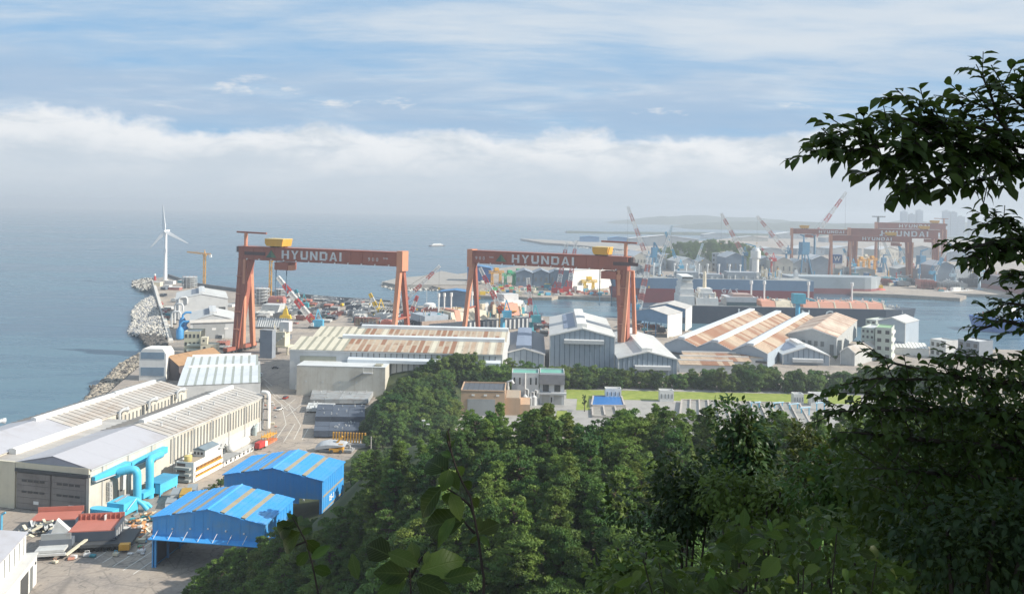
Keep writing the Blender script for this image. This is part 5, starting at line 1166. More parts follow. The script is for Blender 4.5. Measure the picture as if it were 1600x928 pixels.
# long red-bottomed tanker across the basin
tk_ = P(1000, 424, G(957, 466, -3.6).y).z+3.6
t, L, fr = ship((1262, 474), (956, 468), 'long moored tanker with blue-grey topsides over an oxide-red lower hull', tk_*.86, 42, HBLU, HRED, tk_*.50)
hullY = 21
boxp(t, 'deck', 2, -19, tk_*.86+.01, L*.93, 19, tk_*.86+.3, DK)
x2 = lambda px: fr.ony(px, 450, 21.2).x
for ch, px in (('O', 1090), ('G', 1131), ('A', 1141), ('S', 1151)): text(t, ch, 8, LET, (x2(px), 21.25, tk_*.46), (R(90), 0, R(180)), bold=.1, name='letter')
masts(t, [(x2(px), 0, tk_*.86+.3) for px in (1025, 1058, 1077, 1097, 1111, 1129, 1146, 1163)], 17, .8)
for a, c, h in ((1140, 1185, 8), (1060, 1093, 7), (1100, 1130, 5)): boxp(t, 'deck_house', min(x2(a), x2(c)), -12, tk_*.86+.3, max(x2(a), x2(c)), 12, tk_*.86+.3+h, M('slate_house', (.30, .33, .36)))
clutter(t, x2(1225), x2(990), -15, 15, tk_*.86+.3, 130, [JW, CRD, LGREY, M('slate_house', (.30, .33, .36))], 14, 3, h=4)
clutter(t, x2(1228), x2(1195), -12, 12, tk_*.86+3, 24, [JW, CRD], 15, 5, h=9)
boxp(t, 'bow_bulwark', L*.95, -3, tk_*.86, L+2, 3, tk_*.98, HRED)
wf = thing('white_tower', 'white round control tower rising behind the tanker deck', 'tower', G(1180, 437)); zt = P(1168, 391, wf.location.y).z
MB().tube([(0, 0, 0), (0, 0, zt*.75), (0, 0, zt*.76), (0, 0, zt)], [5.5, 5.5, 8, 8], 14).build('tower', JW, wf); MB().tube([(0, 0, zt), (0, 0, zt+4)], [7, 5], 14).build('cap', LGREY, wf)
# grey ship with a red bulbous bow
tk_ = P(1300, 430, G(1365, 457, -3.6).y).z+3.6
t, L, fr = ship((1226, 455), (1372, 457.5), 'grey new-built ship with a red bottom and red bulbous bow across the basin', tk_, 44, M('hull_grey', (.34, .38, .40), .6, .2, .05, streak=.1), M('hull_faded_red', (.30, .10, .10), .7, .3, .05), tk_*.32, bowf=.2)
MB().tube([(L-6, 0, 3), (L+2, 0, 3), (L+9, 0, 3), (L+12, 0, 3)], [4.5, 4.5, 3.5, .6], 12).build('bulbous_bow', M('bow_red', (.55, .12, .09)), t, True)
wh = thing('ship_funnel_tower', 'bright white tall deckhouse stack between the two moored ships', 'deckhouse', G(1243, 462)); zt = P(1243, 421, wh.location.y).z
for k, (w, a, c) in enumerate(((4.6, 0, .35), (3.8, .35, .7), (2.6, .7, .92), (1.6, .92, 1.0))): MB().cbox((0, 0, zt*(a+c)/2), w*2, w*1.6, zt*(c-a)-.02).build('tier', JW, wh)
# dark ships in the far docks
for (a, c, h, lab, m) in (((1369, 446), (1412, 448), 14, 'dark teal half-finished ship stern in the far dry dock', TEAL), ((1400, 446), (1466, 450), 9, 'low dark hull in the far dry dock under the red gantries', M('dark_hull', (.08, .07, .08)))):
    t, L, fr = ship(a, c, lab, h, 22, m, None, 0, bowf=.3); clutter(t, L*.1, L*.8, -8, 8, h, 16, [JW, SALM, LGREY], 17, 3)
t, L, fr = ship((1640, 468), (1519, 446), 'distant ship with dark red bottom half hidden by the right-hand branches', 24, 40, M('hull_dusky', (.16, .14, .16)), M('hull_faded_red', (.30, .10, .10)), 10, bowf=.25)
clutter(t, L*.3, L*.9, -14, 14, 24, 26, [JW, CRD, SALM], 18, 6, h=7)
for px in (1552, 1561, 1569): pass
t, L, fr = ship((1470, 459), (1518, 457), 'small white tug boats moored at the end of the finger quay', 4, 8, JW, None, 0, name='tug_boat', bowf=.3); boxp(t, 'wheelhouse', L*.35, -2.5, 4.01, L*.6, 2.5, 9, JW); clutter(t, L*.1, L*.9, -3, 3, 4, 10, [JW, LGREY], 19, 2)
t, L, fr = ship((1600, 520), (1520, 512), 'bright blue hull lying behind the branches at the right edge', 13, 26, M('bright_hull_blue', (.035, .14, .40), .5), None, 0, bowf=.15); boxp(t, 'deck_house', L*.2, -8, 13.01, L*.5, 8, 24, JW); clutter(t, L*.5, L*.9, -8, 8, 13, 12, [JW, RED], 20, 4)
t, L, fr = ship((671, 384.5), (694.5, 384.0), 'small white ferry alone on the open sea beyond the gantry cranes', 2.2, 9, M('dark_hull', (.08, .07, .08)), None, 0, name='ferry', bowf=.2)
boxp(t, 'cabin', L*.12, -3.6, 2.21, L*.86, 3.6, 5.4, JW); boxp(t, 'upper_deck', L*.2, -3, 5.41, L*.75, 3, 7.6, JW); boxp(t, 'window_band', L*.15, -3.7, 3.4, L*.83, -3.61, 4.2, WINDK); masts(t, [(L*.7, 0, 7.6)], 4, .25)
# ship in the building dock between the gantry cranes
zd = 0
A = G(655, 519); B = G(842, 505); v = B-A; ang = math.atan2(v.y, v.x); L = v.length
t = thing('ship_under_construction', 'half-built dark ship with cream and salmon deck covers in the dock between the gantry cranes', 'ship', (A.x, A.y, 0), ang); fr = Frame(A, ang)
z1 = P(700, 497, fr.w(L*.3, 0).y).z
hull_part(L, 38, 0, z1, .12, NAVY, 'hull', t); o_ = t.children[-1]; boxp(t, 'deck', 4, -17, z1+.01, L*.9, 17, z1+.3, DK)
xw = lambda px: fr.ony(px, 500, -19).x
boxp(t, 'tank_dome', xw(668), -14, z1+.3, xw(705), 12, z1+6, M('grey_dome', (.36, .41, .46))); MB().prismx([(-16, z1+.3), (14, z1+.3), (10, z1+7.5), (-12, z1+7.5)], xw(710), xw(765)).build('deck_cover', CRD, t)
MB().prismx([(-16, z1+.3), (14, z1+.3), (10, z1+9), (-12, z1+9)], xw(716), xw(724)).build('deck_cover', SALM, t); MB().prismx([(-16, z1+2), (14, z1+2), (10, z1+12), (-12, z1+12)], xw(794), xw(815)).build('deck_cover', SALM, t)
boxp(t, 'scaffold_deck', xw(660), -18.5, z1-1, xw(712), -16, z1+2.2, M('scaffold_tan', (.38, .30, .25), .9, .6, .5))
me = MB().box(-.9, -.3, 0, .9, 0, z1*.85).mesh('hull_frame', LGREY)
for i in range(14): piece('hull_frame', me, t, (xw(735)+i*(xw(830)-xw(735))/14, -19.1, .5))
text(t, '5', 5, JW, (xw(763), -19.2, z1*.55), (R(90), 0, 0), bold=.1, name='letter')
masts(t, [(xw(px), 6, z1+.3) for px in (707, 716, 727, 760, 796)], 22, .7); boxp(t, 'accommodation', xw(800), -2, z1+.4, xw(834), 14, z1+13, JW); boxp(t, 'accommodation', xw(805), 0, z1+13.02, xw(828), 12, z1+19, LGREY); clutter(t, xw(768), xw(838), -10, 14, z1+3, 60, [JW, JW, LGREY, CRD], 23, 4, h=9)
clutter(t, xw(665), xw(835), -14, 12, z1+.4, 150, [JW, LGREY, CRD, TEAL, M('grey_dome', (.36, .41, .46))], 21, 3, h=7)
for i, (px, py, w, h) in enumerate(((712, 505, 2, 14), (796, 512, 2.5, 15), (783, 517, 2, 20))):
    q = G(px, py); t = thing('staging_tower', ('orange', 'yellow', 'amber')[i]+' staging tower '+('at the bow side of', 'amidships beside', 'beside the light blue crane column at')[i]+' the half-built ship', 'staging tower', q, 0, 'staging towers')
    MB().lattice((0, 0, 0), (0, 0, h), w*1.6, w*1.6, 5, .5, .35).build('frame', YEL, t); boxp(t, 'platform', -w*2.5, -w, h, w*2.5, w, h+.8, YEL)
# ================================================================ water-works compound below the hill
TAN = M('tan_render', (.52, .36, .24), .75, .15, .2, streak=.15); SOLAR = M('dark_slate_roof', (.10, .11, .13), .5, .2, .3); TGREEN = M('teal_green_roof', (.16, .40, .32), .6, .2, .2)
GWALL = M('pale_grey_wall', (.52, .54, .56), .7, .15, .2, streak=.15)
Yb = 428.0
A = P(720.5, 611, Yb); B = P(789, 613, Yb); fr = Frame(A, math.atan2(-.02, 1)); Wd = (B-A).length; zt = A.z; D = fr.onz(722, 598, zt).y
t = bthing(fr, 'pump_house', 'tan brick-coloured building with a dark panelled roof and grey roller door among the pines')
boxp(t, 'wall', 0, 0, 0, Wd, D, zt, TAN); boxp(t, 'door', Wd*.15, -.2, 0, Wd*.78, -.02, zt*.70, M('grey_door', (.36, .37, .37)))
for i in range(3): boxp(t, 'window', Wd*(.24+.28*i), -.15, zt*.83, Wd*(.24+.28*i)+1.6, -.02, zt*.83+.9, SIGNW)
me = MB().box(0, .3, zt+.02, (Wd-.8)/8-.1, D-.3, zt+.35).mesh('roof_panel', SOLAR)
for i in range(8): piece('roof_panel', me, t, (.4+i*(Wd-.8)/8, 0, 0))
for x0, y0, x1, y1 in ((-.2, -.2, Wd+.2, .25), (-.2, D-.25, Wd+.2, D+.2), (-.2, .26, .35, D-.26), (Wd-.35, .26, Wd+.2, D-.26)): boxp(t, 'parapet', x0, y0, zt+.36, x1, y1, zt+1.0, TAN)
boxp(t, 'side_wing', Wd+.02, 2, 0, Wd+8, D+1, zt*.72, TAN); boxp(t, 'side_wing', Wd+8.02, 3, 0, Wd+13, D-1, zt*.45, TAN)
boxp(t, 'wing_roof', Wd+.5, 2.5, zt*.72+.02, Wd+7.5, D+.5, zt*.72+.3, M('tan_roof', (.38, .32, .25))); MB().tube([(Wd+1, D+2, 0), (Wd+1, D+2, zt+1), (Wd+3, D+2, zt+1.6), (Wd+4, D+2, zt)], .8, 8).build('flue', LGREY, t, True)
t, fr, Wd, zt = flat_block((799, 631), (797.5, 584), (842, 585), 13, 'pale grey left wing with teal-green flat roof next to the glazed wing', GWALL, TGREEN, 5, 2, ww=.28)
MB().tube([(Wd*.5, -.8, 0), (Wd*.5, -.8, zt+1)], .4, 6).build('downpipe', JW, t)
t, fr, Wd, zt = flat_block((842.5, 631), (842, 584), (882, 585), 14, 'pale grey building with teal-green roof and a dark projecting upper storey', GWALL, TGREEN, 0, 0)
boxp(t, 'upper_storey', -.2, -2.2, zt*.70, Wd+.2, -.02, zt+.4, M('slate_cladding', (.24, .24, .26))); boxp(t, 'terrace', -.2, -2.4, zt*.36, Wd+1.2, -.02, zt*.42, GWALL)
for x in (.14, .60): boxp(t, 'window', Wd*x, -.2, zt*.44, Wd*(x+.24), -.02, zt*.66, WINDK)
for x in (.1, .58): boxp(t, 'garage_door', Wd*x, -.2, 0, Wd*(x+.32), -.02, zt*.32, M('grey_door', (.36, .37, .37)))
boxp(t, 'window', Wd*.46, -.2, zt*.08, Wd*.52, -.02, zt*.25, WINDK)
for i, (px, h) in enumerate(((820, 8), (829, 6.5), (834, 7.5))):
    q = G(px, 632); t = thing('process_tank', ('silver process tank with bent pipe nearest the tan building', 'middle silver process tank between the two grey wings', 'silver process tank nearest the garage doors')[i], 'tank', q, 0, 'silver process tanks')
    MB().tube([(0, 0, 0), (0, 0, h*.6), (0, 0, h*.75)], [1.6, 1.6, .5], 12).build('tank', LGREY, t, True); MB().tube([(0, 0, h*.7), (0, 0, h), (.6, 0, h+.6), (1.6, 0, h+.4), (1.8, 0, h*.5)], .5, 8).build('pipe', LGREY, t, True)
def sheet(name, pts, mat, dz, kind='structure', h=None):
    q = [G(*p)[:2] for p in pts]; bm = MB()
    if h: bm.extr([tuple(p) for p in q], 0, h)
    else: bm.poly(*[(p[0], p[1], dz) for p in q])
    return tag(bm.build(name, mat), kind=kind)
LAWN = pos_mat('lawn_grass', lambda n, bs, p: (n.link(n.mix(n.smooth(n.noise(p, .25, 4, .6), .35, .65), (.19, .25, .035), (.27, .31, .06)), bs.inputs['Base Color']), setattr(bs.inputs['Roughness'], 'default_value', .9)))
PAVE = M('compound_paving', (.34, .33, .31), .85, .3, .15); PALEC = M('pale_basin_concrete', (.47, .43, .39), .85, .3, .2)
sheet('paving', [(700, 668), (1420, 690), (1400, 614), (884, 605), (800, 606), (700, 640)][::-1], PAVE, .02)
sheet('lawn', [(885, 607.5), (1345, 617), (1345, 631), (885, 622)][::-1], LAWN, .05)
sheet('lawn', [(900, 640), (922, 640), (920, 622), (902, 622)], LAWN, .06); sheet('lawn', [(868, 655), (888, 655), (886, 641), (870, 641)], LAWN, .06)
for i, (x0, x1, yb, yt, lab) in enumerate(((946, 971, 622, 608.5, 'white kiosk on the lawn just behind the blue pool'), (1031, 1053, 627, 611.5, 'white kiosk in the middle of the lawn strip'), (1240, 1256, 631, 617, 'small white kiosk on the lawn left of the wide kiosk'), (1267, 1294, 633, 616.5, 'wide white kiosk at the right end of the lawn'))):
    t, fr, Wd, zt = flat_block((x0, yb), (x0, yt), (x1, yt+.4), 5, lab, JW, LGREY, 4, 1, 'kiosk', 'kiosk', STRIP, .22)
def basin(px, lab, fill, name, cat, hw=1.2, lanes=0):
    q = [G(*p) for p in px]; c = sum(q, Vector())/4; t = thing(name, lab, cat, c); l = [p-c for p in q]
    for a, b_ in zip(l, l[1:]+l[:1]):
        d_ = (b_-a).normalized(); s = Vector((-d_.y, d_.x, 0))*.8; MB().hexa([a, b_, b_+s, a+s]+[v+Vector((0, 0, hw)) for v in (a, b_, b_+s, a+s)]).build('basin_wall', PALEC, t)
    k = [p*.97+Vector((0, 0, hw*.75)) for p in l]; MB().poly(*k).build('water', fill, t)
    for i in range(lanes):
        u = (i+1)/(lanes+1); MB().beam(k[0].lerp(k[1], u)+Vector((0, 0, .6)), k[3].lerp(k[2], u)+Vector((0, 0, .6)), .8, .5).build('divider', PALEC, t)
    return t
POOL = M('pool_cover_blue', (.03, .17, .46), .35, .2, .5); MURK = M('basin_water', (.33, .31, .27), .35, .4, .3)
basin([(923, 636), (977, 636.5), (972, 621), (926, 620.5)], 'bright blue covered basin beside the lawn', POOL, 'settling_basin', 'basin', 1.5, 0)
basin([(925, 652), (985, 653), (979, 638), (924, 637.5)], 'grey open basin right in front of the blue one', MURK, 'settling_basin', 'basin', 1.2, 2)
basin([(1060, 660), (1160, 663), (1148, 630), (1064, 627.5)], 'left one of two pale divided settling basins below the lawn', MURK, 'settling_basin', 'basin', 1.8, 5)
basin([(1166, 663), (1268, 666), (1250, 633), (1154, 630.3)], 'right one of two pale divided settling basins below the lawn', MURK, 'settling_basin', 'basin', 1.8, 5)
for i, (px, py) in enumerate(((1216, 640), (1240, 642), (1258, 648), (1282, 640), (1180, 640))):
    q = G(px, py); t = thing('pipework', ['pale blue pipe frame left of the small kiosk', 'pale blue pipe frame below the small kiosk', 'pale blue pipe frame lowest below the wide kiosk', 'pale blue pipe frame at the wide kiosk', 'pale blue pipe frame on the basin divider'][i], 'pipework', q, R(20), 'pipe frames on the basins')
    for x in (-2.5, 2.5): boxp(t, 'post', x-.2, -.2, 0, x+.2, .2, 4, JB)
    MB().tube([(-3.5, 0, 4.1), (3.5, 0, 4.1)], .4, 6).build('pipe', M('pale_blue_pipe', (.36, .55, .68)), t)
for i, (px, py, yt) in enumerate(((661, 690, 671), (668, 690, 677))):
    q = P(px, py, 372); t = thing('lamp_post', ('taller', 'shorter')[i]+' white lamp post at the clearing on the wooded slope', 'lamp post', q, 0, 'lamp posts on the slope'); h = (py-yt)*372/F+4; MB().tube([(0, 0, -4), (0, 0, h)], .2, 6).build('pole', JW, t); boxp(t, 'lamp', -.7, -.4, h, .7, .4, h+.5, JW)
q = P(579.5, 705, 352); t = thing('utility_pole', 'pale concrete pole standing among the bushes left of the slope', 'pole', q); MB().tube([(0, 0, -6), (0, 0, 6.5)], [.3, .2], 6).build('pole', PALEC, t); MB().beam((-.8, 0, 5.8), (.8, 0, 5.8), .2).build('crossarm', DKGREY, t)

# ================================================================ yard contents
PLG = M('plate_grey', (.32, .34, .35), .7, .35, .3, dirt=(.22, .17, .14), rand=.2); PLR = M('primer_red', (.38, .16, .13), .7, .3, .3, rand=.15); PLD = M('plate_dark', (.13, .15, .18), .7, .35, .3, rand=.2); PLW = M('plate_pale', (.55, .56, .55), .65, .3, .3, rand=.12); ORG = M('deck_orange_red', (.45, .16, .12), .65, .25, .2, dirt=(.36, .13, .09))
BLK = {}
def block_mesh(kind, mat, seed):
    "parts of one hull block: bottom plate, frames, side shell, pipes"
    rr = random.Random(seed); L, Wd, h = rr.uniform(9, 16), rr.uniform(7, 11), rr.uniform(2.5, 5.5); parts = []
    parts.append(('bottom_plate', MB().box(-L/2, -Wd/2, .8, L/2, Wd/2, 1.3).mesh('bottom_plate', mat)))
    n = int(L/1.6); bm = MB()
    for i in range(n+1):
        x = -L/2+.15+i*(L-.3)/n; bm.prismx([(-Wd/2, 1.3), (Wd/2, 1.3), (Wd/2*(.75 if kind == 1 else 1), 1.3+h*(.5+.5*rr.random() if kind == 2 else 1)), (-Wd/2, 1.3+h*.8)], x-.12, x+.12)
    parts.append(('frame', bm.mesh('frame', mat)))
    parts.append(('side_shell', MB().box(-L/2, Wd/2-.3, 1.3, L/2, Wd/2+.02, 1.3+h*.9).mesh('side_shell', mat)))
    bm = MB()
    for s in (-1, 1):
        for x in (-L/3, L/3): bm.box(x-.6, s*Wd/3-.6, 0, x+.6, s*Wd/3+.6, .8)
    parts.append(('support', bm.mesh('support', DKGREY)))
    bm = MB()
    for k in range(4):
        x = rr.uniform(-L/2, L/2*.6); bm.tube([(x, -Wd/4+k, 1.3+h), (x+rr.uniform(2, 5), -Wd/4+k, 1.3+h+rr.uniform(0, 1.5))], .25, 5)
    parts.append(('pipe', bm.mesh('pipe', PLW)))
    return parts
def hull_block(q, rz, kind, mat, seed, label, group, sc=1.0):
    key = (kind, mat.name, seed % 4)
    if key not in BLK:
        t = thing('ship_block', label, 'ship block', q, rz, group)
        for nm, me in block_mesh(kind, mat, seed % 4+kind*10): piece(nm, me, t)
        t.scale = (sc, sc, sc); BLK[key] = t; return t
    return dup(BLK[key], q, rz, sc, label, group)
rb = random.Random(21)
def blocks(poly, n, mats, label, group, smin=6.0, sc=(.5, .85), rzs=(0.0, 1.57)):
    pl = [tuple(G(*p)[:2]) for p in poly]; got = []; xs = [p[0] for p in pl]; ys = [p[1] for p in pl]
    for _ in range(4000):
        if len(got) >= n: break
        x, y = rb.uniform(min(xs), max(xs)), rb.uniform(min(ys), max(ys))
        if not inside(x, y, pl) or any((x-a)**2+(y-c)**2 < smin**2 for a, c in got): continue
        got.append((x, y)); hull_block(Vector((x, y, .02)), R(-8)+rb.choice(rzs)+rb.uniform(-.08, .08), rb.choice((0, 1, 2)), rb.choice(mats), rb.randrange(100), label, group, rb.uniform(*sc))
blocks([(408, 500), (470, 502), (468, 478), (420, 474)], 20, [PLG, PLW, PLG, PLW], 'grey ribbed steel ship block between the left crane legs and the bright blue jib crane', 'ship blocks by the left crane', 7, (.6, 1.1))
blocks([(470, 500), (530, 506), (532, 470), (470, 466)], 30, [PLG, PLR, PLD, PLW], 'steel ship block laid out beside the long open yard lane', 'ship blocks left of the lane')
blocks([(556, 508), (650, 516), (650, 484), (545, 472)], 46, [PLG, PLD, PLW, PLG, PLR], 'steel ship block in the crowded rows right of the open yard lane', 'ship blocks right of the lane', 8, (.65, 1.15))
blocks([(420, 474), (465, 474), (450, 465), (400, 462)], 16, [PLG, PLW, PLR], 'small steel ship block near the sea wall behind the left crane', 'ship blocks by the sea wall')
blocks([(478, 470), (600, 484), (595, 474), (480, 466)], 22, [PLG, PLD, PLW], 'steel ship block in the last row along the open-sea edge', 'ship blocks along the sea edge')
blocks([(340, 545), (372, 548), (372, 524), (345, 520)], 5, [PLR, PLG, PLW], 'ship block stacked at the foot of the left crane beside the cream building', 'ship blocks at the left crane foot', 7, (.5, .8))
blocks([(835, 524), (858, 526), (858, 500), (845, 498)], 6, [PLR, PLD, PLG], 'ship block beside the dry dock left of the tall grey-blue hall', 'ship blocks by the dry dock', 7, (.5, .8))
blocks([(270, 478), (262, 500), (252, 490), (244, 452), (300, 452), (310, 462)], 9, [PLR, PLG, PLW, PLD], 'steel section lying between the sea wall and the pale seaside halls', 'sections by the sea wall', 7, (.4, .7))
blocks([(405, 528), (440, 556), (450, 544), (446, 520)], 5, [PLW, PLG, PLD], 'pale ship section beside the standing grey slab left of the rust-roofed hall', 'sections by the grey slab', 7, (.6, .9))
blocks([(985, 512), (1040, 520), (1056, 512), (1000, 506)], 6, [PLR, PLG, PLD], 'ship block under the blue-and-white shelters by the dock', 'ship blocks by the shelters', 7, (.5, .8))
blocks([(600, 512), (700, 522), (690, 492), (600, 486)], 8, [PLG, PLW, PLR], 'large tall ship block between the two near gantry cranes', 'large blocks between the gantries', 13, (1.2, 1.7))
blocks([(1370, 448), (1530, 454), (1530, 438), (1370, 436)], 12, [PLG, PLW, PLR, PLD], 'large ship block on the far dock side under the distant gantries', 'large blocks on the far dock', 22, (1.5, 2.4))
blocks([(1010, 447), (1180, 447), (1180, 438), (1010, 438)], 9, [PLG, PLW, PLR], 'large ship block on the quay behind the long moored tanker', 'large blocks behind the tanker', 22, (1.4, 2.2))
def one(name, label, cat, px, py, rz=0.0): return thing(name, label, cat, G(px, py), rz)
t = one('lifting_tackle', 'bright yellow lifting tackle standing on the grey blocks by the left crane', 'lifting gear', 446, 497)
MB().prism([(-5.5, 0), (5.5, 0), (4.5, 3.4), (-4.5, 3.4)], -2, 2).build('base', YEL2, t); MB().prism([(-2.6, 3.42), (2.6, 3.42), (1.2, 9.5), (-1.2, 9.5)], -1.4, 1.4).build('hook_block', YEL2, t); MB().tube([(0, -1, 9.5), (1.4, -1, 10.8), (0, -1, 12)], .4, 6).build('ring', YEL2, t)
t = one('stacked_panels', 'stack of white louvred panels beside the left gantry crane', 'panel stack', 424, 490, R(-8))
me = MB().box(-9, -7, 0, 9, 7, 1.3).mesh('panel', PLW)
for k in range(6): piece('panel', me, t, (k*.2-.5, k*.9, k*1.6))
t = one('ribbed_panel', 'large tilted grey ribbed panel behind the left crane legs', 'steel panel', 428, 512, R(-8))
MB().slab([(-14, -6, 1), (14, -6, 1), (10, 8, 7), (-18, 8, 7)], .5).build('plate', PLG, t); me = MB().slab([(-.3, -6, 1.55), (.3, -6, 1.55), (-3.7, 8, 7.55), (-4.3, 8, 7.55)], .6).mesh('rib', PLW)
for i in range(13): piece('rib', me, t, (-12+i*2, 0, 0))
for x in (-12, 8): boxp(t, 'support', x, 6, 0, x+1, 7, 5.5, DKGREY)
t = one('salmon_block', 'salmon-red boxy ship block behind the left crane beside the yellow tower crane', 'ship block', 433, 478); boxp(t, 'shell', -8, -6, .5, 8, 6, 9, M('salmon_primer', (.50, .20, .17), .7, .3, .3)); boxp(t, 'top_frame', -7, -5, 9.02, 7, 5, 10.5, PLR)
me = MB().box(-.2, -6.2, .5, .2, -6.02, 9).mesh('rib', PLR)
for i in range(7): piece('rib', me, t, (-7+i*2.3, 0, 0))
t = one('tan_frame_stack', 'stack of tan and red upright frames in the yard right of the lane', 'frame stack', 573, 508, R(-6)); me = MB().box(-.35, -.4, 0, .35, .4, 6.5).mesh('frame', M('tan_frames', (.44, .33, .20), .8, .4, .5, rand=.3)); me2 = MB().box(-.35, -.4, 0, .35, .4, 6).mesh('frame', PLR)
for i in range(22): piece('frame', me if i % 3 else me2, t, (-11+i, (i % 4)*.8, 0))
boxp(t, 'top_rail', -11.5, -.2, 6.52, 11.5, 3.2, 7, PLR)
t = one('orange_block', 'orange-red block at the foot of the left crane far leg', 'ship block', 604, 510); MB().prism([(-7, 0), (7, 0), (7, 3), (4, 6), (-4, 6)], -4, 4).build('shell', ORG, t); boxp(t, 'hatch', -2, -2, 6.02, 2, 2, 6.8, PLR)
t = one('white_silo', 'white upright half-round tank beside the dry dock left of the middle crane', 'tank', 671, 488); MB().tube([(0, 0, 0), (0, 0, 9), (0, 0, 10)], [6, 6, 4], 14).build('tank', JW, t); MB().tube([(-3, 0, 10), (-3, 0, 26)], .25, 5).build('mast', LGREY, t)
for i, (px, py, w, h, lab) in enumerate(((296, 449, 8, 14, 'round scaffolded tank by the sea wall beside the yellow tower crane'), (409, 474, 7, 17, 'tall grey scaffold frame behind the left crane, left of the tower crane'), (437, 472, 5.5, 15, 'grey scaffold frame behind the left crane, right of the tower crane'))):
    t = one('scaffold_tower', lab, 'scaffolding', px, py); n = 5
    MB().tube([(0, 0, 0), (0, 0, h*.96)], w*.8, 12).build('tank', PLG, t)
    for k in range(n): MB().tube([(0, 0, h*(k+.75)/n), (0, 0, h*(k+.75)/n+.7)], w*1.1, 12).build('platform', PLW if k == n-1 else PLG, t)
    me = MB().box(-.2, -.2, 0, .2, .2, h).mesh('standard', PLW)
    for k in range(12): piece('standard', me, t, (w*1.13*math.cos(k*.5236), w*1.13*math.sin(k*.5236), 0))
    me = MB().box(-.15, -.15, 0, .15, .15, 1.4).mesh('guard_post', PLR)
    for k in range(10): piece('guard_post', me, t, (w*1.0*math.cos(k*.628), w*1.0*math.sin(k*.628), h))
t = one('grey_slab', 'tall grey steel slab standing on end beside the left crane', 'ship block', 418, 558, R(-8)); boxp(t, 'shell', -4.5, -3, 0, 4.5, 3, 19, M('slab_grey', (.24, .27, .31), .7, .2, .2)); boxp(t, 'end_plate', -4.7, -3.2, 19.02, 4.7, 3.2, 19.6, PLG)
t = one('cream_block', 'cream machinery block with stairs right of the tall grey slab', 'ship block', 437, 552, R(-8)); boxp(t, 'shell', -5, -3, 6, 5, 6, 16, CREAM); boxp(t, 'deck', -6, -4, 5, 8, 7, 5.9, CREAM); boxp(t, 'upper_shell', 0, -1, 16.02, 7, 5, 23, JW)
for i, (x, y) in enumerate(((-5, -3), (7, -3), (-5, 6), (7, 6))): boxp(t, 'leg', x-.5, y-.5, 0, x+.5, y+.5, 5, CREAM)
for k in range(5): boxp(t, 'step_frame', -4+k*1.9, -4.2, 7+k*1.4, -3+k*1.9, -3.1, 8+k*1.4, PLW)
clutter(t, -4, 6, -3, 5, 16.1, 8, [JW, CREAM, PLR], 31, 2, h=4)
# blue tanks by the seaside halls
for i, (px, py, r, h) in enumerate(((281, 530, 2.8, 10), (290, 526, 2.6, 8.5), (285, 518, 3.0, 12))):
    t = thing('dust_tank', ('front-left', 'front-right', 'rear, tallest')[i]+' of three blue dust tanks beside the nearer seaside hall', 'tank', G(px, py), 0, 'blue dust tanks')
    MB().tube([(0, 0, 0), (0, 0, 1), (0, 0, h*.75), (0, 0, h)], [r*.6, r, r, r*.5], 12).build('tank', M('tank_blue', (.06, .27, .55), .5, .2, .3), t, True); MB().tube([(0, 0, h), (0, 0, h+2), (2, 1, h+4), (6, 3, h+4)], .9, 8).build('duct', M('tank_blue', (.06, .27, .55)), t, True)
for i, (px, py, h) in enumerate(((273, 506, 18), (268, 512, 14), (279, 500, 21))):
    t = thing('exhaust_pipe', ('left', 'lowest', 'right')[i]+' pale exhaust pipe with bent head beside the farther seaside hall', 'pipe', G(px, py), R(10*i), 'exhaust pipes'); MB().tube([(0, 0, 0), (0, 0, h-2), (.8, 0, h-.5), (2.5, 0, h), (6, 0, h), (7, 0, h-1.5), (7, 0, h-6)], .9, 10).build('pipe', LGREY, t, True); boxp(t, 'base', -1.5, -1.5, 0, 1.5, 1.5, 1, DKGREY)
t = one('beacon', 'small red-and-white beacon at the tip of the breakwater', 'beacon', 242, 437); MB().tube([(0, 0, 0), (0, 0, 6)], [1.8, 1.3], 8).build('tower', RED, t); MB().tube([(0, 0, 6), (0, 0, 9)], [1.4, 1.0], 8).build('lantern', JW, t)
for i, (px, py, w, h, m) in enumerate(((266, 443, 12, 4, JW), (284, 441, 8, 3, TEAL), (247, 446, 9, 5, CREAM), (274, 452, 14, 3, PLR), (262, 450, 8, 4, JW))):
    t = thing('quay_hut', ('white hut at the foot of the wind turbine', 'teal shed right of the wind turbine', 'cream block at the end of the sea wall', 'low red shed below the wind turbine', 'white hut between sea wall and red shed')[i], 'hut', G(px, py), R(-5)); boxp(t, 'wall', -w/2, -4, 0, w/2, 4, h, m); boxp(t, 'roof', -w/2-.3, -4.3, h+.02, w/2+.3, 4.3, h+.4, PALEB)

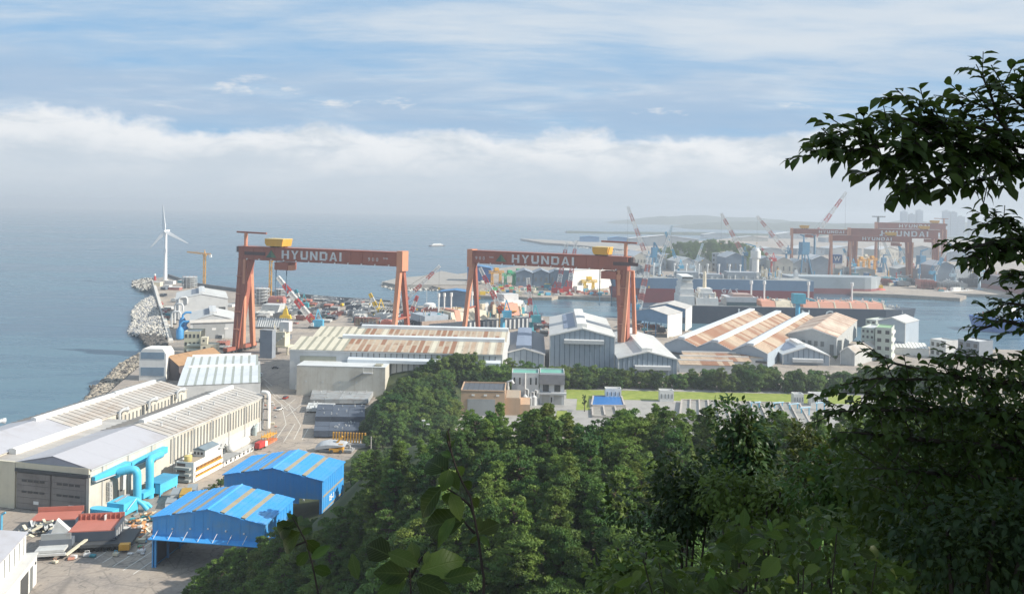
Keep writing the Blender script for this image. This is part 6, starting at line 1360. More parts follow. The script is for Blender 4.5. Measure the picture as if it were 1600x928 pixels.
# shaded stacks under the knoll
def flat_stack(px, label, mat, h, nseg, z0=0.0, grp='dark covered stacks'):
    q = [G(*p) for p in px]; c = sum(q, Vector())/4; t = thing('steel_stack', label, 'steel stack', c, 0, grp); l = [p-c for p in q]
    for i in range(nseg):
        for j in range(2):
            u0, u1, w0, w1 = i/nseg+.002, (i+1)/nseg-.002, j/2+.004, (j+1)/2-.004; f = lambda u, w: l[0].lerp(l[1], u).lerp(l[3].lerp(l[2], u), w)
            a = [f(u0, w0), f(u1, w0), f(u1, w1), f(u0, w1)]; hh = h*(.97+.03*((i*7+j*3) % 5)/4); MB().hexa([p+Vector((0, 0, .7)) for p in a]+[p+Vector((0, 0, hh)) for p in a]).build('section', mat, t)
    for p in l: boxp(t, 'support', p.x*.85-.5, p.y*.85-.5, 0, p.x*.85+.5, p.y*.85+.5, .7, DKGREY)
    rr = random.Random(int(px[0][0])); 
    for k in range(12):
        p = l[0].lerp(l[1], rr.random()).lerp(l[3].lerp(l[2], rr.random()), rr.uniform(.1, .9)); boxp(t, 'lug', p.x-.2, p.y-.2, h, p.x+.2, p.y+.2, h+rr.uniform(.5, 1.3), PLW)
    return t
flat_stack([(484, 632), (575, 632), (585, 617), (488, 616)], 'long pale-topped steel stack nearest the white annex building', PLG, 3.2, 4)
flat_stack([(478, 644), (520, 645), (524, 636), (482, 635)], 'small white plated section at the lane edge of the dark stacks', PLW, 2.4, 2)
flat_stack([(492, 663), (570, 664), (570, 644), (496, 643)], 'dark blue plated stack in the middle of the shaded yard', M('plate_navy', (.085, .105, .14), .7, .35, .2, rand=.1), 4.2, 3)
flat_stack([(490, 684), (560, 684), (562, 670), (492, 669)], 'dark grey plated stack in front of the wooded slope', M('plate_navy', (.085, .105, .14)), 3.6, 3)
t = one('bow_section', 'rounded white bow section lying beside the yellow machine near the farther blue shed', 'ship block', 516, 704, R(-5))
bm = MB(); prof = [(-9, 1.0), (-8.2, 3.2), (-5, 6.0), (0, 7.2), (6, 7.0), (11, 6)]
for k in range(5):
    y = -4+k*2; s_ = math.cos((k-2)*.45)
    for (x, z) in prof: bm.v.append((x*(.8+.2*s_), y, 1+z*s_*.75))
for k in range(4):
    for i in range(5): bm.f.append([k*6+i, k*6+i+1, k*6+7+i, k*6+6+i]); bm.m.append(0)
bm.f += [[0, 1, 2, 3, 4, 5], [29, 28, 27, 26, 25, 24]]; bm.m += [0, 0]
bm.build('shell', M('bow_pale', (.50, .52, .54), .6, .3, .3), t, True); boxp(t, 'deck_plate', -6, -3, .4, 14, 4, 1.5, PLG); clutter(t, 3, 13, -3, 3, 1.52, 8, [PLG, PLW], 41, 2); t.scale = (.72, .72, .8)
t = one('yellow_machine', 'yellow lifting machine parked in front of the white bow section', 'machine', 526, 706); boxp(t, 'chassis', -3, -1.5, .6, 3, 1.5, 2, YEL); MB().beam((-2, 0, 2), (2.5, 0, 7), .8).build('arm', YEL, t); boxp(t, 'cab', 1, -1.2, 2.02, 2.8, 1.2, 4, YEL)
for x in (-2, 2):
    for y in (-1.6, 1.6): MB().tube([(x, y-.3, .8), (x, y+.3, .8)], .8, 10).build('wheel', DKGREY, t)
t = one('frame_rack', 'row of yellow frames behind the white bow section', 'frame rack', 545, 694, R(-4)); me = MB().box(-.3, -.3, 0, .3, .3, 4.5).mesh('frame', YEL)
for i in range(12): piece('frame', me, t, (-7+i*1.3, 0, 1))
boxp(t, 'base_plate', -9, -3, 0, 9, 3, 1, PLG)
# orange-decked section on its transporter, near left
q = [G(*p) for p in ((118, 839), (177, 846), (185, 822), (122, 812))]
t = thing('deck_section', 'orange-red ship deck section with dark sides carried on a long transporter', 'ship block', G(149, 848), R(10)); t.scale = (.86, .86, 1)
boxp(t, 'shell', -8, -5, 2.4, 8, 7, 5.2, NAVY); boxp(t, 'deck', -7.7, -4.7, 5.22, 7.7, 6.7, 5.5, ORG)
boxp(t, 'far_bulwark', -8, 6.72, 5.22, 8, 7.1, 7.4, ORG); boxp(t, 'side_bulwark', 7.72, -5, 5.22, 8.1, 6.7, 6.3, NAVY)
me = MB().box(-.15, 6.2, 5.5, .15, 6.7, 7.2).mesh('bulwark_bracket', ORG)
for i in range(9): piece('bulwark_bracket', me, t, (-7+i*1.7, 0, 0))
me = MB().box(8.02, -.7, 2.8, 8.2, .7, 4.9).mesh('side_panel', PLG)
for i in range(4): piece('side_panel', me, t, (0, -3.2+i*2.6, 0))
boxp(t, 'mid_bulkhead', 1.4, 5.0, 5.5, 1.8, 6.7, 7, PLW)
tr = thing('transporter', 'long low multi-wheeled transporter under the orange-red deck section', 'vehicle', G(150, 848), R(10))
boxp(tr, 'bed', -5, -7, 1.4, 12, 5, 2.3, DKGREY); boxp(tr, 'power_pack', 9, -9, .9, 12, -7.05, 2.6, YEL)
me = MB().tube([(0, -.35, .75), (0, .35, .75)], .75, 10).mesh('wheel', M('tyre_black', (.02, .02, .02), .9, .2, .5))
for i in range(8):
    for y in (-6.4, 4.2): piece('wheel', me, tr, (-4+i*2.1, y, 0))
t = thing('deck_section', 'second orange-red deck section half hidden behind the white scrap', 'ship block', G(88, 824), R(10)); boxp(t, 'shell', -7, -4, 1.6, 7, 4, 3.8, NAVY); boxp(t, 'deck', -6.7, -3.7, 3.82, 6.7, 3.7, 4.1, ORG); boxp(t, 'far_bulwark', -7, 4.02, 3.8, 7, 4.3, 5.6, ORG)
for x in (-5, 5): boxp(t, 'support', x-.6, -3, 0, x+.6, 3, 1.6, DKGREY)
t = thing('deck_section', 'grey stern section with fallen white frames left of the orange-red deck', 'ship block', G(96, 857), R(12)); boxp(t, 'shell', -5, -4, 1.4, 4, 5, 4.4, PLD); boxp(t, 'deck', -5, -8, 2.2, 3, -4.02, 2.9, PLW); boxp(t, 'fender', -6, -8.6, 1.4, 3.6, -8.02, 2.1, PLW)
boxp(t, 'frame_row', -4.6, -3.9, 4.42, 3.6, -3.2, 6.2, PLG); boxp(t, 'upper_deck', -4, -2.5, 4.42, 3, 4.5, 5, PLG); MB().beam((3.5, -8, 1.2), (8.5, 1, 3.5), .9, .5).build('leaning_frame', CREAM, t); MB().prism([(-3, 5.02), (2.5, 5.02), (-1.5, 9)], 0, 2).build('gusset', PLW, t)
for x in (-4, 3): boxp(t, 'support', x-.5, -6, 0, x+.5, 4, 1.4, DKGREY)
def scrap(label, px, n, r, mats, seed, h=2.6, grp=None):
    rr = random.Random(seed); t = thing('scrap_heap', label, 'scrap heap', G(*px), 0, grp)
    for i in range(n):
        x, y = rr.gauss(0, r*.5), rr.gauss(0, r*.35); L = rr.uniform(.8, 3.2); a = Vector((math.cos(rr.uniform(0, 6.3)), math.sin(rr.uniform(0, 6.3)), rr.uniform(-.2, .6))); z = max(.3, h*(1-(abs(x)+abs(y))/r*.8)*rr.random()+.3); p = Vector((x, y, z)); MB().beam(p, p+a*L, rr.uniform(.3, 1.3), rr.uniform(.15, .6)).build('scrap_piece', rr.choice(mats), t)
scrap('heap of white and cream steel scrap left of the grey stern section', (62, 836), 60, 8, [PLW, CREAM, PLW, PLG], 51, 5)
scrap('heap of pale steel offcuts between the ducts and the nearest blue shed', (214, 832), 45, 6, [CREAM, PLW, M('pink_steel', (.58, .42, .36)), M('orange_steel', (.60, .30, .12))], 52)
scrap('heap of orange and grey offcuts beside the farther extraction plant', (228, 812), 40, 5, [M('orange_steel', (.60, .30, .12)), PLG, CREAM, TEAL], 53)
scrap('small heap of fittings in front of the orange-red deck transporter', (200, 845), 22, 3.5, [PLG, CREAM, M('orange_steel', (.60, .30, .12))], 54, 1.2)
scrap('row of small stacked parts along the foot of the long white hall', (345, 706), 50, 9, [CREAM, PLG, M('green_parts', (.14, .22, .12)), PLW], 55, 2)
# truck-like containers near the collector
for i, (px, py, m, lab, h) in enumerate(((276, 780, PLW, 'grey-white container between the extraction plant and the blue shed', 3.0), (290, 782, YEL2, 'yellow tarpaulined crate right of the grey container', 3.4), (268, 789, JW, 'white flat crate nearest the blue shed roof', 2.0), (300, 771, PLD, 'dark crate beside the white office', 2.4))):
    t = thing('container', lab, 'container', G(px, py), R(-76)); boxp(t, 'body', -3.5, -1.6, .3, 3.5, 1.6, h, m); boxp(t, 'lid', -3.6, -1.7, h+.01, 3.6, 1.7, h+.25, M('lid_grey', (.28, .31, .33)) if m is not YEL2 else M('lid_ochre', (.42, .26, .05)))
    me = MB().box(-.1, -1.72, .3, .1, -1.61, h).mesh('rib', m)
    for k in range(6): piece('rib', me, t, (-3+k*1.2, 0, 0))
    for x in (-3, 3): boxp(t, 'skid', x-.2, -1.5, 0, x+.2, 1.5, .3, DKGREY)
# white hall cut by the lower left corner
A = G(57, 910); fr = Frame(A, R(13)); zt = P(41, 830, fr.w(-2, 0).y).z; W0 = 0.0; zc = P(55, 862, A.y).z
t = bthing(fr, 'workshop', 'white ribbed workshop cut off by the lower left corner', 'building')
boxp(t, 'wall', -40, -45, 0, W0, 0, zc-.4, JW); boxp(t, 'canopy_roof', -40, -45, zc-.38, W0+.3, .3, zc, PALEB); xu = fr.ony(41, 845, -1).x
boxp(t, 'upper_wall', -40, -44, zc+.02, xu, -1, zt, JW); MB().prism([(-40, zt+.02), (xu+.3, zt+.02), (xu+.3, zt+.3), (xu-14, zt+2.4), (-40, zt+.3)], -44.5, -.6).build('roof', WROOF, t)
me = MB().box(xu, -.15, zc+.6, xu+.1, .15, zt-.5).mesh('wall_strip', STRIP)
for i in range(12): piece('wall_strip', me, t, (0, -3-i*3.6, 0))
boxp(t, 'doorway', W0, -5.5, 0, W0+.08, -3.4, zc*.75, STRIP); boxp(t, 'doorway', W0, -13, 0, W0+.08, -7, zc*.75, WINDK); text(t, '43', 1.1, DKGREY, (W0+.1, -1.4, zc*.72), (R(90), 0, R(90)))
t = one('blue_post_lamp', 'small blue post with lamp arm by the corner of the white workshop', 'lamp post', 2, 835); MB().tube([(0, 0, 0), (0, 0, 6.5)], .35, 6).build('pole', JB, t); MB().tube([(0, 0, 6.5), (1.2, 0, 7.2)], .3, 6).build('arm', JB, t)
# yard details: bollard-like pallets, workers' sheds, parked vehicles
def vehicle(px, py, rz, m, label, L=5.0, h=1.6, truck=False):
    t = thing('truck' if truck else 'parked_car', label, 'truck' if truck else 'car', G(px, py), rz, 'trucks in the yard' if truck else 'cars in the yard')
    if truck: boxp(t, 'cargo_box', -3.2, -1.2, .9, 1.4, 1.2, 3.3, m); boxp(t, 'cab', 1.5, -1.15, .7, 3.3, 1.15, 2.7, JW); boxp(t, 'windscreen', 3.31, -1, 1.6, 3.36, 1, 2.5, WINDK)
    else: boxp(t, 'body', -2.2, -.9, .35, 2.2, .9, .95, m); MB().prism([(-1.5, .96), (1.3, .96), (.7, 1.5), (-1.1, 1.5)], -.8, .8).build('cabin', WINDK, t)
    me = MB().tube([(0, -.15, .38), (0, .15, .38)], .38, 8).mesh('wheel', M('tyre_black', (.02, .02, .02)))
    for x in (-1.5, 1.5):
        for y in (-.9, .9): piece('wheel', me, t, (x, y, 0))
for i, (px, py, rz, m, tr_, lab) in enumerate(((436, 640, 1.2, JW, False, 'white car driving on the pale yard lane'), (446, 622, 1.4, M('car_red', (.4, .04, .03)), False, 'red car near the dark stacks on the lane'), (408, 700, 1.3, RED, True, 'red truck at the corner of the long white hall'), (403, 590, 1.2, JB, True, 'blue truck beside the ribbed low hall'), (470, 610, .1, JW, True, 'white truck in front of the white annex building'), (430, 575, .3, M('car_grey', (.2, .2, .2)), False, 'grey car in the shade of the rust-roofed hall'),
        (540, 490, 1.4, JW, True, 'white truck on the open lane behind the rust-roofed hall'), (535, 478, 1.4, YEL2, True, 'yellow truck far up the open lane'), (390, 570, .2, RED, True, 'red truck at the foot of the left gantry crane'))):
    vehicle(px, py, rz, m, lab, truck=tr_)
t = one('pipe_rack', 'orange and yellow pipe rack at the far corner of the long white hall', 'pipe rack', 420, 690, hf.ang); boxp(t, 'base', -3, -8, 0, 3, 8, 1.5, M('rack_orange', (.60, .18, .08))); me = MB().box(-.15, -.15, 0, .15, .15, 6).mesh('post', YEL)
for i in range(8): piece('post', me, t, (-2.5+(i % 2)*5, -7+(i//2)*4.6, 1.5))
boxp(t, 'platform', -3, -8, 5.2, 3, 8, 5.5, YEL); t.scale = (.6, .55, .6)

# ================================================================ far yard across the harbour
def fhall(x0, x1, yb, ye, yr, depth, label, roofm, wallm, group=None, rz=None, name='far_hall', n=3, win=0):
    A = G(x0, yb); ze = P(x0, ye, A.y).z; B = P(x1, yb, A.y); Wd = B.x-A.x; zr = ze+(ye-yr)*A.y/F
    t = thing(name, label, 'building', (A.x, A.y, 0), rz or 0.0, group); gable_walls(t, 0, Wd, 0, depth, ze, max(zr, ze+.3), [wallm]); slope_panels(t, 0, Wd, 0, depth, ze, max(zr, ze+.3), n, roofm, th=.5, oh=1)
    if win:
        me = MB().box(-1.2, -.3, 0, 1.2, -.02, ze*.3).mesh('window', STRIP)
        for i in range(win): piece('window', me, t, (Wd*(i+.5)/win, 0, ze*.4))
    return t
SLB = M('slate_blue_wall', (.16, .22, .29), .7, .2, .2); FGR = M('far_pale_roof', (.46, .49, .51), .7, .2, .05); FWL = M('far_grey_wall', (.36, .39, .41), .75, .2, .1); FBL = M('far_blue_sheet', (.08, .22, .42), .6, .2, .1)
A = G(894, 455); B = G(968, 447); ang = math.atan2((B-A).y, (B-A).x); Wd = (B-A).length; zt = P(897, 423, A.y).z
t = thing('storage_building', 'big white storage building with seamed walls on the pier behind the middle crane', 'building', A, ang)
me = MB().box(0, 0, 0, Wd/5-.25, 30, zt).mesh('wall_bay', WHT)
for i in range(5): piece('wall_bay', me, t, (i*Wd/5, 0, 0))
boxp(t, 'roof', -.5, -.5, zt+.02, Wd+.5, 30.5, zt+.8, PALEB); boxp(t, 'end_wall', -.6, 0, 0, -.05, 30, zt, SLB); boxp(t, 'low_wall', 3, -6, 0, 28, -.3, zt*.28, WHT)
for i in range(2): boxp(t, 'wall_band', 0, -.3, zt*(.35+.33*i), Wd, -.02, zt*(.35+.33*i)+.6, LGREY)
fhall(730, 767, 440, 418, 415, 26, 'blue shed on the breakwater behind the middle crane left leg', FBL, M('shed_blue_wall', (.06, .15, .36)), rz=-.05)
fhall(687, 733, 478, 455.5, 452.5, 20, 'dull blue open shed behind the half-built ship', FBL, SLB, n=2, rz=-.05)
for i, (x0, x1) in enumerate(((806, 832), (833, 858), (859, 884))): fhall(x0, x1, 447, 426, 421, 40, ('left', 'middle', 'right')[i]+' of three slate-blue gabled halls on the pier under the middle crane girder', M('slate_roof2', (.24, .28, .33)), SLB, 'slate-blue pier halls', win=3)
fhall(907, 936, 378, 369.5, 368, 40, 'blue flat shed on the far breakwater, left of two', M('far_blue_roof', (.10, .30, .52)), FBL); fhall(951, 981, 379, 371, 369, 40, 'blue flat shed on the far breakwater, right of two', M('far_blue_roof', (.10, .30, .52)), FBL)
fhall(984, 1092, 383, 372, 366, 50, 'very long white-roofed hall on the far shore before the wooded hillock', M('white_far_roof', (.66, .66, .66)), FWL, n=24)
fhall(1047, 1092, 408, 391, 386.5, 30, 'grey ribbed hall with a white ridge in front of the wooded hillock', M('white_far_roof', (.66, .66, .66)), FWL, win=9)
t, fr, Wd, zt = flat_block((1112, 424), (1112, 395), (1124, 395.5), 20, 'grey square tower block left of the white round tower, darker half', FWL, FGR, 2, 4); t, fr, Wd, zt = flat_block((1124.5, 424), (1124.5, 393), (1131, 393.5), 20, 'cream square tower block joined to the darker grey block', CREAM, FGR, 0, 0)
fhall(1133, 1166, 430, 402, 394, 60, 'pale gabled hall directly left of the white round tower', FGR, SLB, win=5)
rf = random.Random(5)
def where(px): return 'between the middle crane and the wooded hillock' if px < 1040 else 'in front of the wooded hillock' if px < 1135 else 'beside the white round tower' if px < 1240 else 'around the broad blue portal crane' if px < 1330 else 'under the far gantries'
for i, (x0, x1, yb, ye, yr, d) in enumerate(((900, 935, 418, 407, 403, 50), (936, 962, 415, 404, 399, 60), (962, 990, 420, 405, 398, 70), (990, 1015, 416, 400, 393, 70), (1015, 1040, 420, 404, 397, 60), (1030, 1062, 416, 402, 396, 60), (1062, 1090, 424, 409, 402, 70), (1090, 1112, 424, 410, 403, 60), (985, 1008, 432, 418, 411, 50), (1008, 1035, 434, 420, 414, 50), (1185, 1210, 428, 406, 400, 60), (1210, 1238, 432, 408, 401, 60), (1238, 1262, 432, 412, 405, 50), (1268, 1296, 432, 405, 399, 60), (1312, 1334, 432, 420, 416, 30), (1338, 1368, 434, 421, 418, 30), (1402, 1432, 440, 420, 415, 40), (1462, 1492, 446, 415, 408, 50), (1495, 1530, 446, 424, 418, 40), (1150, 1180, 400, 392, 388, 60), (1180, 1230, 396, 389, 386, 60), (1245, 1290, 398, 388, 384, 70), (1300, 1350, 398, 388, 384, 70), (1375, 1410, 404, 390, 385, 60), (1420, 1460, 402, 388, 383, 60), (1480, 1540, 408, 394, 388, 60), (1100, 1140, 370, 366, 363, 60), (1150, 1200, 376, 371, 368, 60), (1210, 1262, 372, 366, 362, 80), (1290, 1330, 378, 371, 367, 60))):
    fhall(x0, x1, yb, ye, yr, d, ('light-roofed', 'pale grey-roofed', 'grey-roofed', 'white-roofed', 'tan-roofed')[i % 5]+' gabled workshop '+where(x0)+', across the harbour', [FGR, PALEB, FGR, M('white_far_roof', (.66, .66, .66)), M('far_tan_roof', (.44, .38, .32))][i % 5], [FWL, M('far_blue_grey', (.26, .31, .36)), FWL, M('far_cream', (.50, .48, .42))][i % 4], 'workshops across the harbour', rz=rf.uniform(-.12, .3), win=rf.choice((0, 3, 5)))
# small far sheds and yard machinery
CN = {}
for i in range(125):
    px = rf.uniform(890, 1560) if i % 3 else rf.uniform(1190, 1540); py = rf.uniform(412, 448) if px > 1180 else rf.uniform(420, 446) if px > 1040 else rf.uniform(438, 452)
    if 890 < px < 975: continue
    q = G(px, py); s_ = rf.uniform(4, 10); h = rf.uniform(4, 13); m, cn = rf.choice([(FWL, 'grey'), (JW, 'white'), (JW, 'white'), (SLB, 'slate-blue'), (YEL, 'yellow'), (FBL, 'blue'), (TEAL, 'teal'), (PLR, 'dull red'), (CREAM, 'cream'), (CREAM, 'cream'), (JB, 'light blue')])
    t = thing('yard_shed', 'small '+cn+' yard shed '+where(px)+', across the harbour', 'shed', q, rf.uniform(-.3, .3), 'small sheds across the harbour'); boxp(t, 'wall', -s_/2, -s_/2, 0, s_/2, s_/2, h, m); boxp(t, 'roof', -s_/2-.4, -s_/2-.4, h+.02, s_/2+.4, s_/2+.4, h+.6, FGR)
    if i % 3 == 0: MB().tube([(0, 0, h+.6), (0, 0, h+rf.uniform(5, 14))], .8, 6).build('stack', rf.choice([JW, YEL, JB, RED]), t)
t = thing('sign_building', 'white block topped by a dark blue box with a white W, across the harbour', 'building', G(1305, 428)); zb, zt = P(1305, 410, G(1305, 428).y).z, P(1305, 397, G(1305, 428).y).z
boxp(t, 'wall', -9, -7, 0, 9, 7, zb, JW); boxp(t, 'sign_box', -9.5, -7.5, zb+.05, 9.5, 7.5, zt, M('sign_blue', (.03, .10, .27))); text(t, 'W', 11, JW, (0, -7.6, (zb+zt)/2), (R(90), 0, 0), bold=.3)
for i, (px, py, pt, m) in enumerate(((1345, 426, 402, YEL), (1362, 428, 400, YEL), (1352, 420, 398, CREAM), (775, 444, 421, YEL), (796, 446, 425, M('crane_green', (.05, .42, .20))), (810, 442, 423, M('crane_green', (.05, .42, .20))), (920, 454, 436, YEL2), (1290, 430, 408, TEAL), (1420, 428, 405, JW))):
    q = G(px, py); h = P(px, pt, q.y).z; t = thing('yard_machine', ['yellow lattice frame left of the far dry dock', 'yellow lattice frame beside the far dry dock', 'cream lattice frame behind the far dry dock', 'yellow gantry machine on the pier right of the blue shed', 'green gantry machine on the pier before the slate-blue halls', 'green gantry machine farther along the pier', 'yellow machine at the foot of the white storage building', 'teal lattice frame by the W sign building', 'white lattice frame under the farthest gantry'][i], 'machine', q, .3, 'yard machines')
    for x in (-6, 6): MB().lattice((x, 0, 0), (x, 0, h*.8), 3, 2, 4, .8, .5).build('leg', m, t)
    MB().lattice((-11, 0, h*.85), (11, 0, h*.85), 3, 3, 6, .8, .5).build('bridge', m, t); boxp(t, 'cab', -3, -3, h*.85+2, 3, 3, h*.85+6, m)
# painted pipe racks, hatch covers and machine parts laid out on the quays and dock side
COLS = [JW, JW, YEL2, RED, JB, M('crane_green', (.05, .42, .20)), TEAL, PLR, CREAM, LGREY, SALM]
def quay_goods(poly, n, label, group, smin, smax, seed):
    rr = random.Random(seed); pl = [tuple(G(*p)[:2]) for p in poly]; xs = [p[0] for p in pl]; ys = [p[1] for p in pl]; k = 0
    for _ in range(n*40):
        if k >= n: break
        x, y = rr.uniform(min(xs), max(xs)), rr.uniform(min(ys), max(ys))
        if not inside(x, y, pl): continue
        k += 1; m = rr.choice(COLS); s_ = rr.uniform(smin, smax); t = thing('quay_goods', label, 'goods', (x, y, 0), rr.uniform(-.4, .4), group); h = s_*rr.uniform(.25, .7)
        boxp(t, 'crate', -s_/2, -s_/3, .2, s_/2, s_/3, h, m); boxp(t, 'skid', -s_/2, -s_/4, 0, s_/2, s_/4, .19, DKGREY)
        if rr.random() < .5: MB().tube([(-s_*.3, 0, h), (-s_*.3, 0, h+s_*.4), (s_*.3, 0, h+s_*.4), (s_*.3, 0, h)], s_*.05, 5).build('pipe_loop', rr.choice(COLS), t)
quay_goods([(742, 461), (895, 463), (895, 447), (775, 444)], 70, 'brightly painted crate or pipe loop on the pier in front of the slate-blue halls', 'goods on the pier', 3, 8, 61)
quay_goods([(900, 462), (985, 464), (990, 452), (905, 455)], 34, 'painted crate lying on the quay before the white storage building', 'goods on the storage quay', 3, 7, 62)
quay_goods([(834, 522), (857, 524), (850, 498), (842, 500)], 16, 'small painted crate beside the dry dock left of the tall hall', 'goods at the dry dock', 2, 4, 63)
quay_goods([(985, 520), (1050, 528), (1052, 512), (1000, 508)], 14, 'small painted crate under the open shelters', 'goods under the shelters', 2, 4, 64)
quay_goods([(545, 506), (650, 512), (645, 482), (545, 474)], 45, 'small painted part between the ship blocks of the open yard', 'parts in the open yard', 1.8, 4.5, 65)
quay_goods([(410, 505), (525, 506), (525, 470), (420, 470)], 40, 'small painted part between the ship blocks behind the left crane', 'parts behind the left crane', 1.8, 4.5, 66)
quay_goods([(1100, 448), (1540, 456), (1540, 425), (1100, 425)], 110, 'painted gear on the crowded quay across the harbour', 'gear across the harbour', 4, 10, 67)
quay_goods([(250, 470), (275, 500), (268, 520), (258, 510), (246, 460)], 14, 'small painted part along the inner side of the sea wall', 'parts along the sea wall', 2, 5, 68)
quay_goods([(60, 880), (225, 884), (232, 836), (205, 842), (170, 858)], 16, 'small fitting or pallet lying on the yard in front of the orange-red deck sections', 'pallets in the near yard', 1.0, 2.2, 71)
quay_goods([(296, 795), (345, 790), (352, 770), (312, 780)], 12, 'small pallet between the white office and the blue sheds', 'pallets by the office', 1.0, 2.0, 72)
quay_goods([(410, 620), (425, 690), (440, 690), (425, 615)], 10, 'small part standing along the lane beside the long white hall', 'parts along the lane', 1.0, 2.2, 73)
# apartment towers in the mist
for i, (px, yt, yb, w) in enumerate(((1412, 330, 352, 9), (1424, 334, 352, 8), (1436, 328, 352, 9), (1478, 329, 354, 10), (1489, 331, 354, 9), (1500, 338, 354, 12), (1520, 340, 356, 14), (1545, 338, 356, 10))):
    Y = 4700.0; q = P(px, yb, Y); h = P(px, yt, Y).z; t = thing('apartment_tower', 'pale apartment tower fading into the mist beyond the far gantries', 'apartment tower', (q.x, Y, 0), 0, 'apartment towers in the mist'); ww = w*Y/F/2
    boxp(t, 'wall', -ww, -12, 0, ww, 12, h, M('tower_pale', (.42, .44, .48), .8)); boxp(t, 'roof_house', -ww*.4, -5, h+.02, ww*.4, 5, h+6, FWL)
    me = MB().box(-ww*.9, -12.6, 0, ww*.9, -12.02, 1.5).mesh('window_band', M('tower_dark', (.20, .23, .27), .6))
    for k in range(int(h/9)): piece('window_band', me, t, (0, 0, 6+k*9))
t = thing('tower_crane', 'faint tower crane above the farthest gantry in the mist', 'tower crane', (P(1372, 346, 1900).x, 1900, 0), 0, 'yellow tower cranes'); h = P(1372, 338, 1900).z; MB().lattice((0, 0, 0), (0, 0, h), 3, 3, 8, .7, .5).build('mast', DKGREY, t); MB().lattice((-14, 0, h), (16, 0, h), 2, 2, 6, .6, .4).build('jib', DKGREY, t)
# ================================================================ trees of the hill, the knoll and the belt
import numpy as np
def leaf_mat(name, ca, cb, rough=.55, trans=.28, scale=.35):
    m = bpy.data.materials.new(name); m.use_nodes = True; n = NB(m.node_tree); n.nt.nodes.clear()
    p = n.n('ShaderNodeNewGeometry').outputs['Position']; oi = n.n('ShaderNodeObjectInfo').outputs['Random']
    k = n.math('ADD', n.math('MULTIPLY', n.noise(p, scale, 4, .65), .75), n.math('MULTIPLY', oi, .35))
    c = n.mix(n.smooth(k, .30, .78), ca, cb); hs = n.n('ShaderNodeHueSaturation'); n.link(c, hs.inputs['Color']); n.link(n.math('ADD', n.math('MULTIPLY', n.math('FRACT', n.math('MULTIPLY', oi, 7.31)), .05), .465), hs.inputs['Hue']); n.link(n.math('ADD', n.math('MULTIPLY', n.math('FRACT', n.math('MULTIPLY', oi, 3.17)), .55), .78), hs.inputs['Value']); c = hs.outputs[0]
    bs = n.n('ShaderNodeBsdfPrincipled'); n.link(c, bs.inputs['Base Color']); bs.inputs['Roughness'].default_value = rough; bs.inputs['Specular IOR Level'].default_value = .15
    tr = n.n('ShaderNodeBsdfTranslucent'); n.link(n.mix(.5, c, (.16, .22, .03)), tr.inputs[0])
    mx = n.n('ShaderNodeMixShader'); mx.inputs[0].default_value = trans; n.link(bs.outputs[0], mx.inputs[1]); n.link(tr.outputs[0], mx.inputs[2])
    out = n.n('ShaderNodeOutputMaterial'); n.link(mx.outputs[0], out.inputs[0]); return m
PINE = leaf_mat('pine_needles', (.040, .104, .030), (.125, .195, .040)); BROAD = leaf_mat('broad_leaves', (.034, .095, .028), (.115, .190, .040)); BUSH = leaf_mat('bush_leaves', (.04, .10, .03), (.12, .19, .045))
BARK = M('bark', (.10, .075, .055), .95, .4, 1.5, bump=.3); 
def quads_mesh(name, C, U, V, mat):
    "one diamond-shaped leaf per row: centre, half-length vector, half-width vector"
    n = len(C); co = np.empty((n, 4, 3)); co[:, 0] = C-U; co[:, 1] = C+V; co[:, 2] = C+U; co[:, 3] = C-V
    me = bpy.data.meshes.new(name); me.vertices.add(n*4); me.vertices.foreach_set('co', co.reshape(-1))
    me.loops.add(n*4); me.loops.foreach_set('vertex_index', np.arange(n*4, dtype=np.int32)); me.polygons.add(n)
    me.polygons.foreach_set('loop_start', np.arange(0, n*4, 4, dtype=np.int32)); me.polygons.foreach_set('loop_total', np.full(n, 4, dtype=np.int32))
    me.materials.append(mat); me.update(calc_edges=True); me.validate(); return me
def unit(a): return a/np.maximum(1e-9, np.linalg.norm(a, axis=1, keepdims=True))
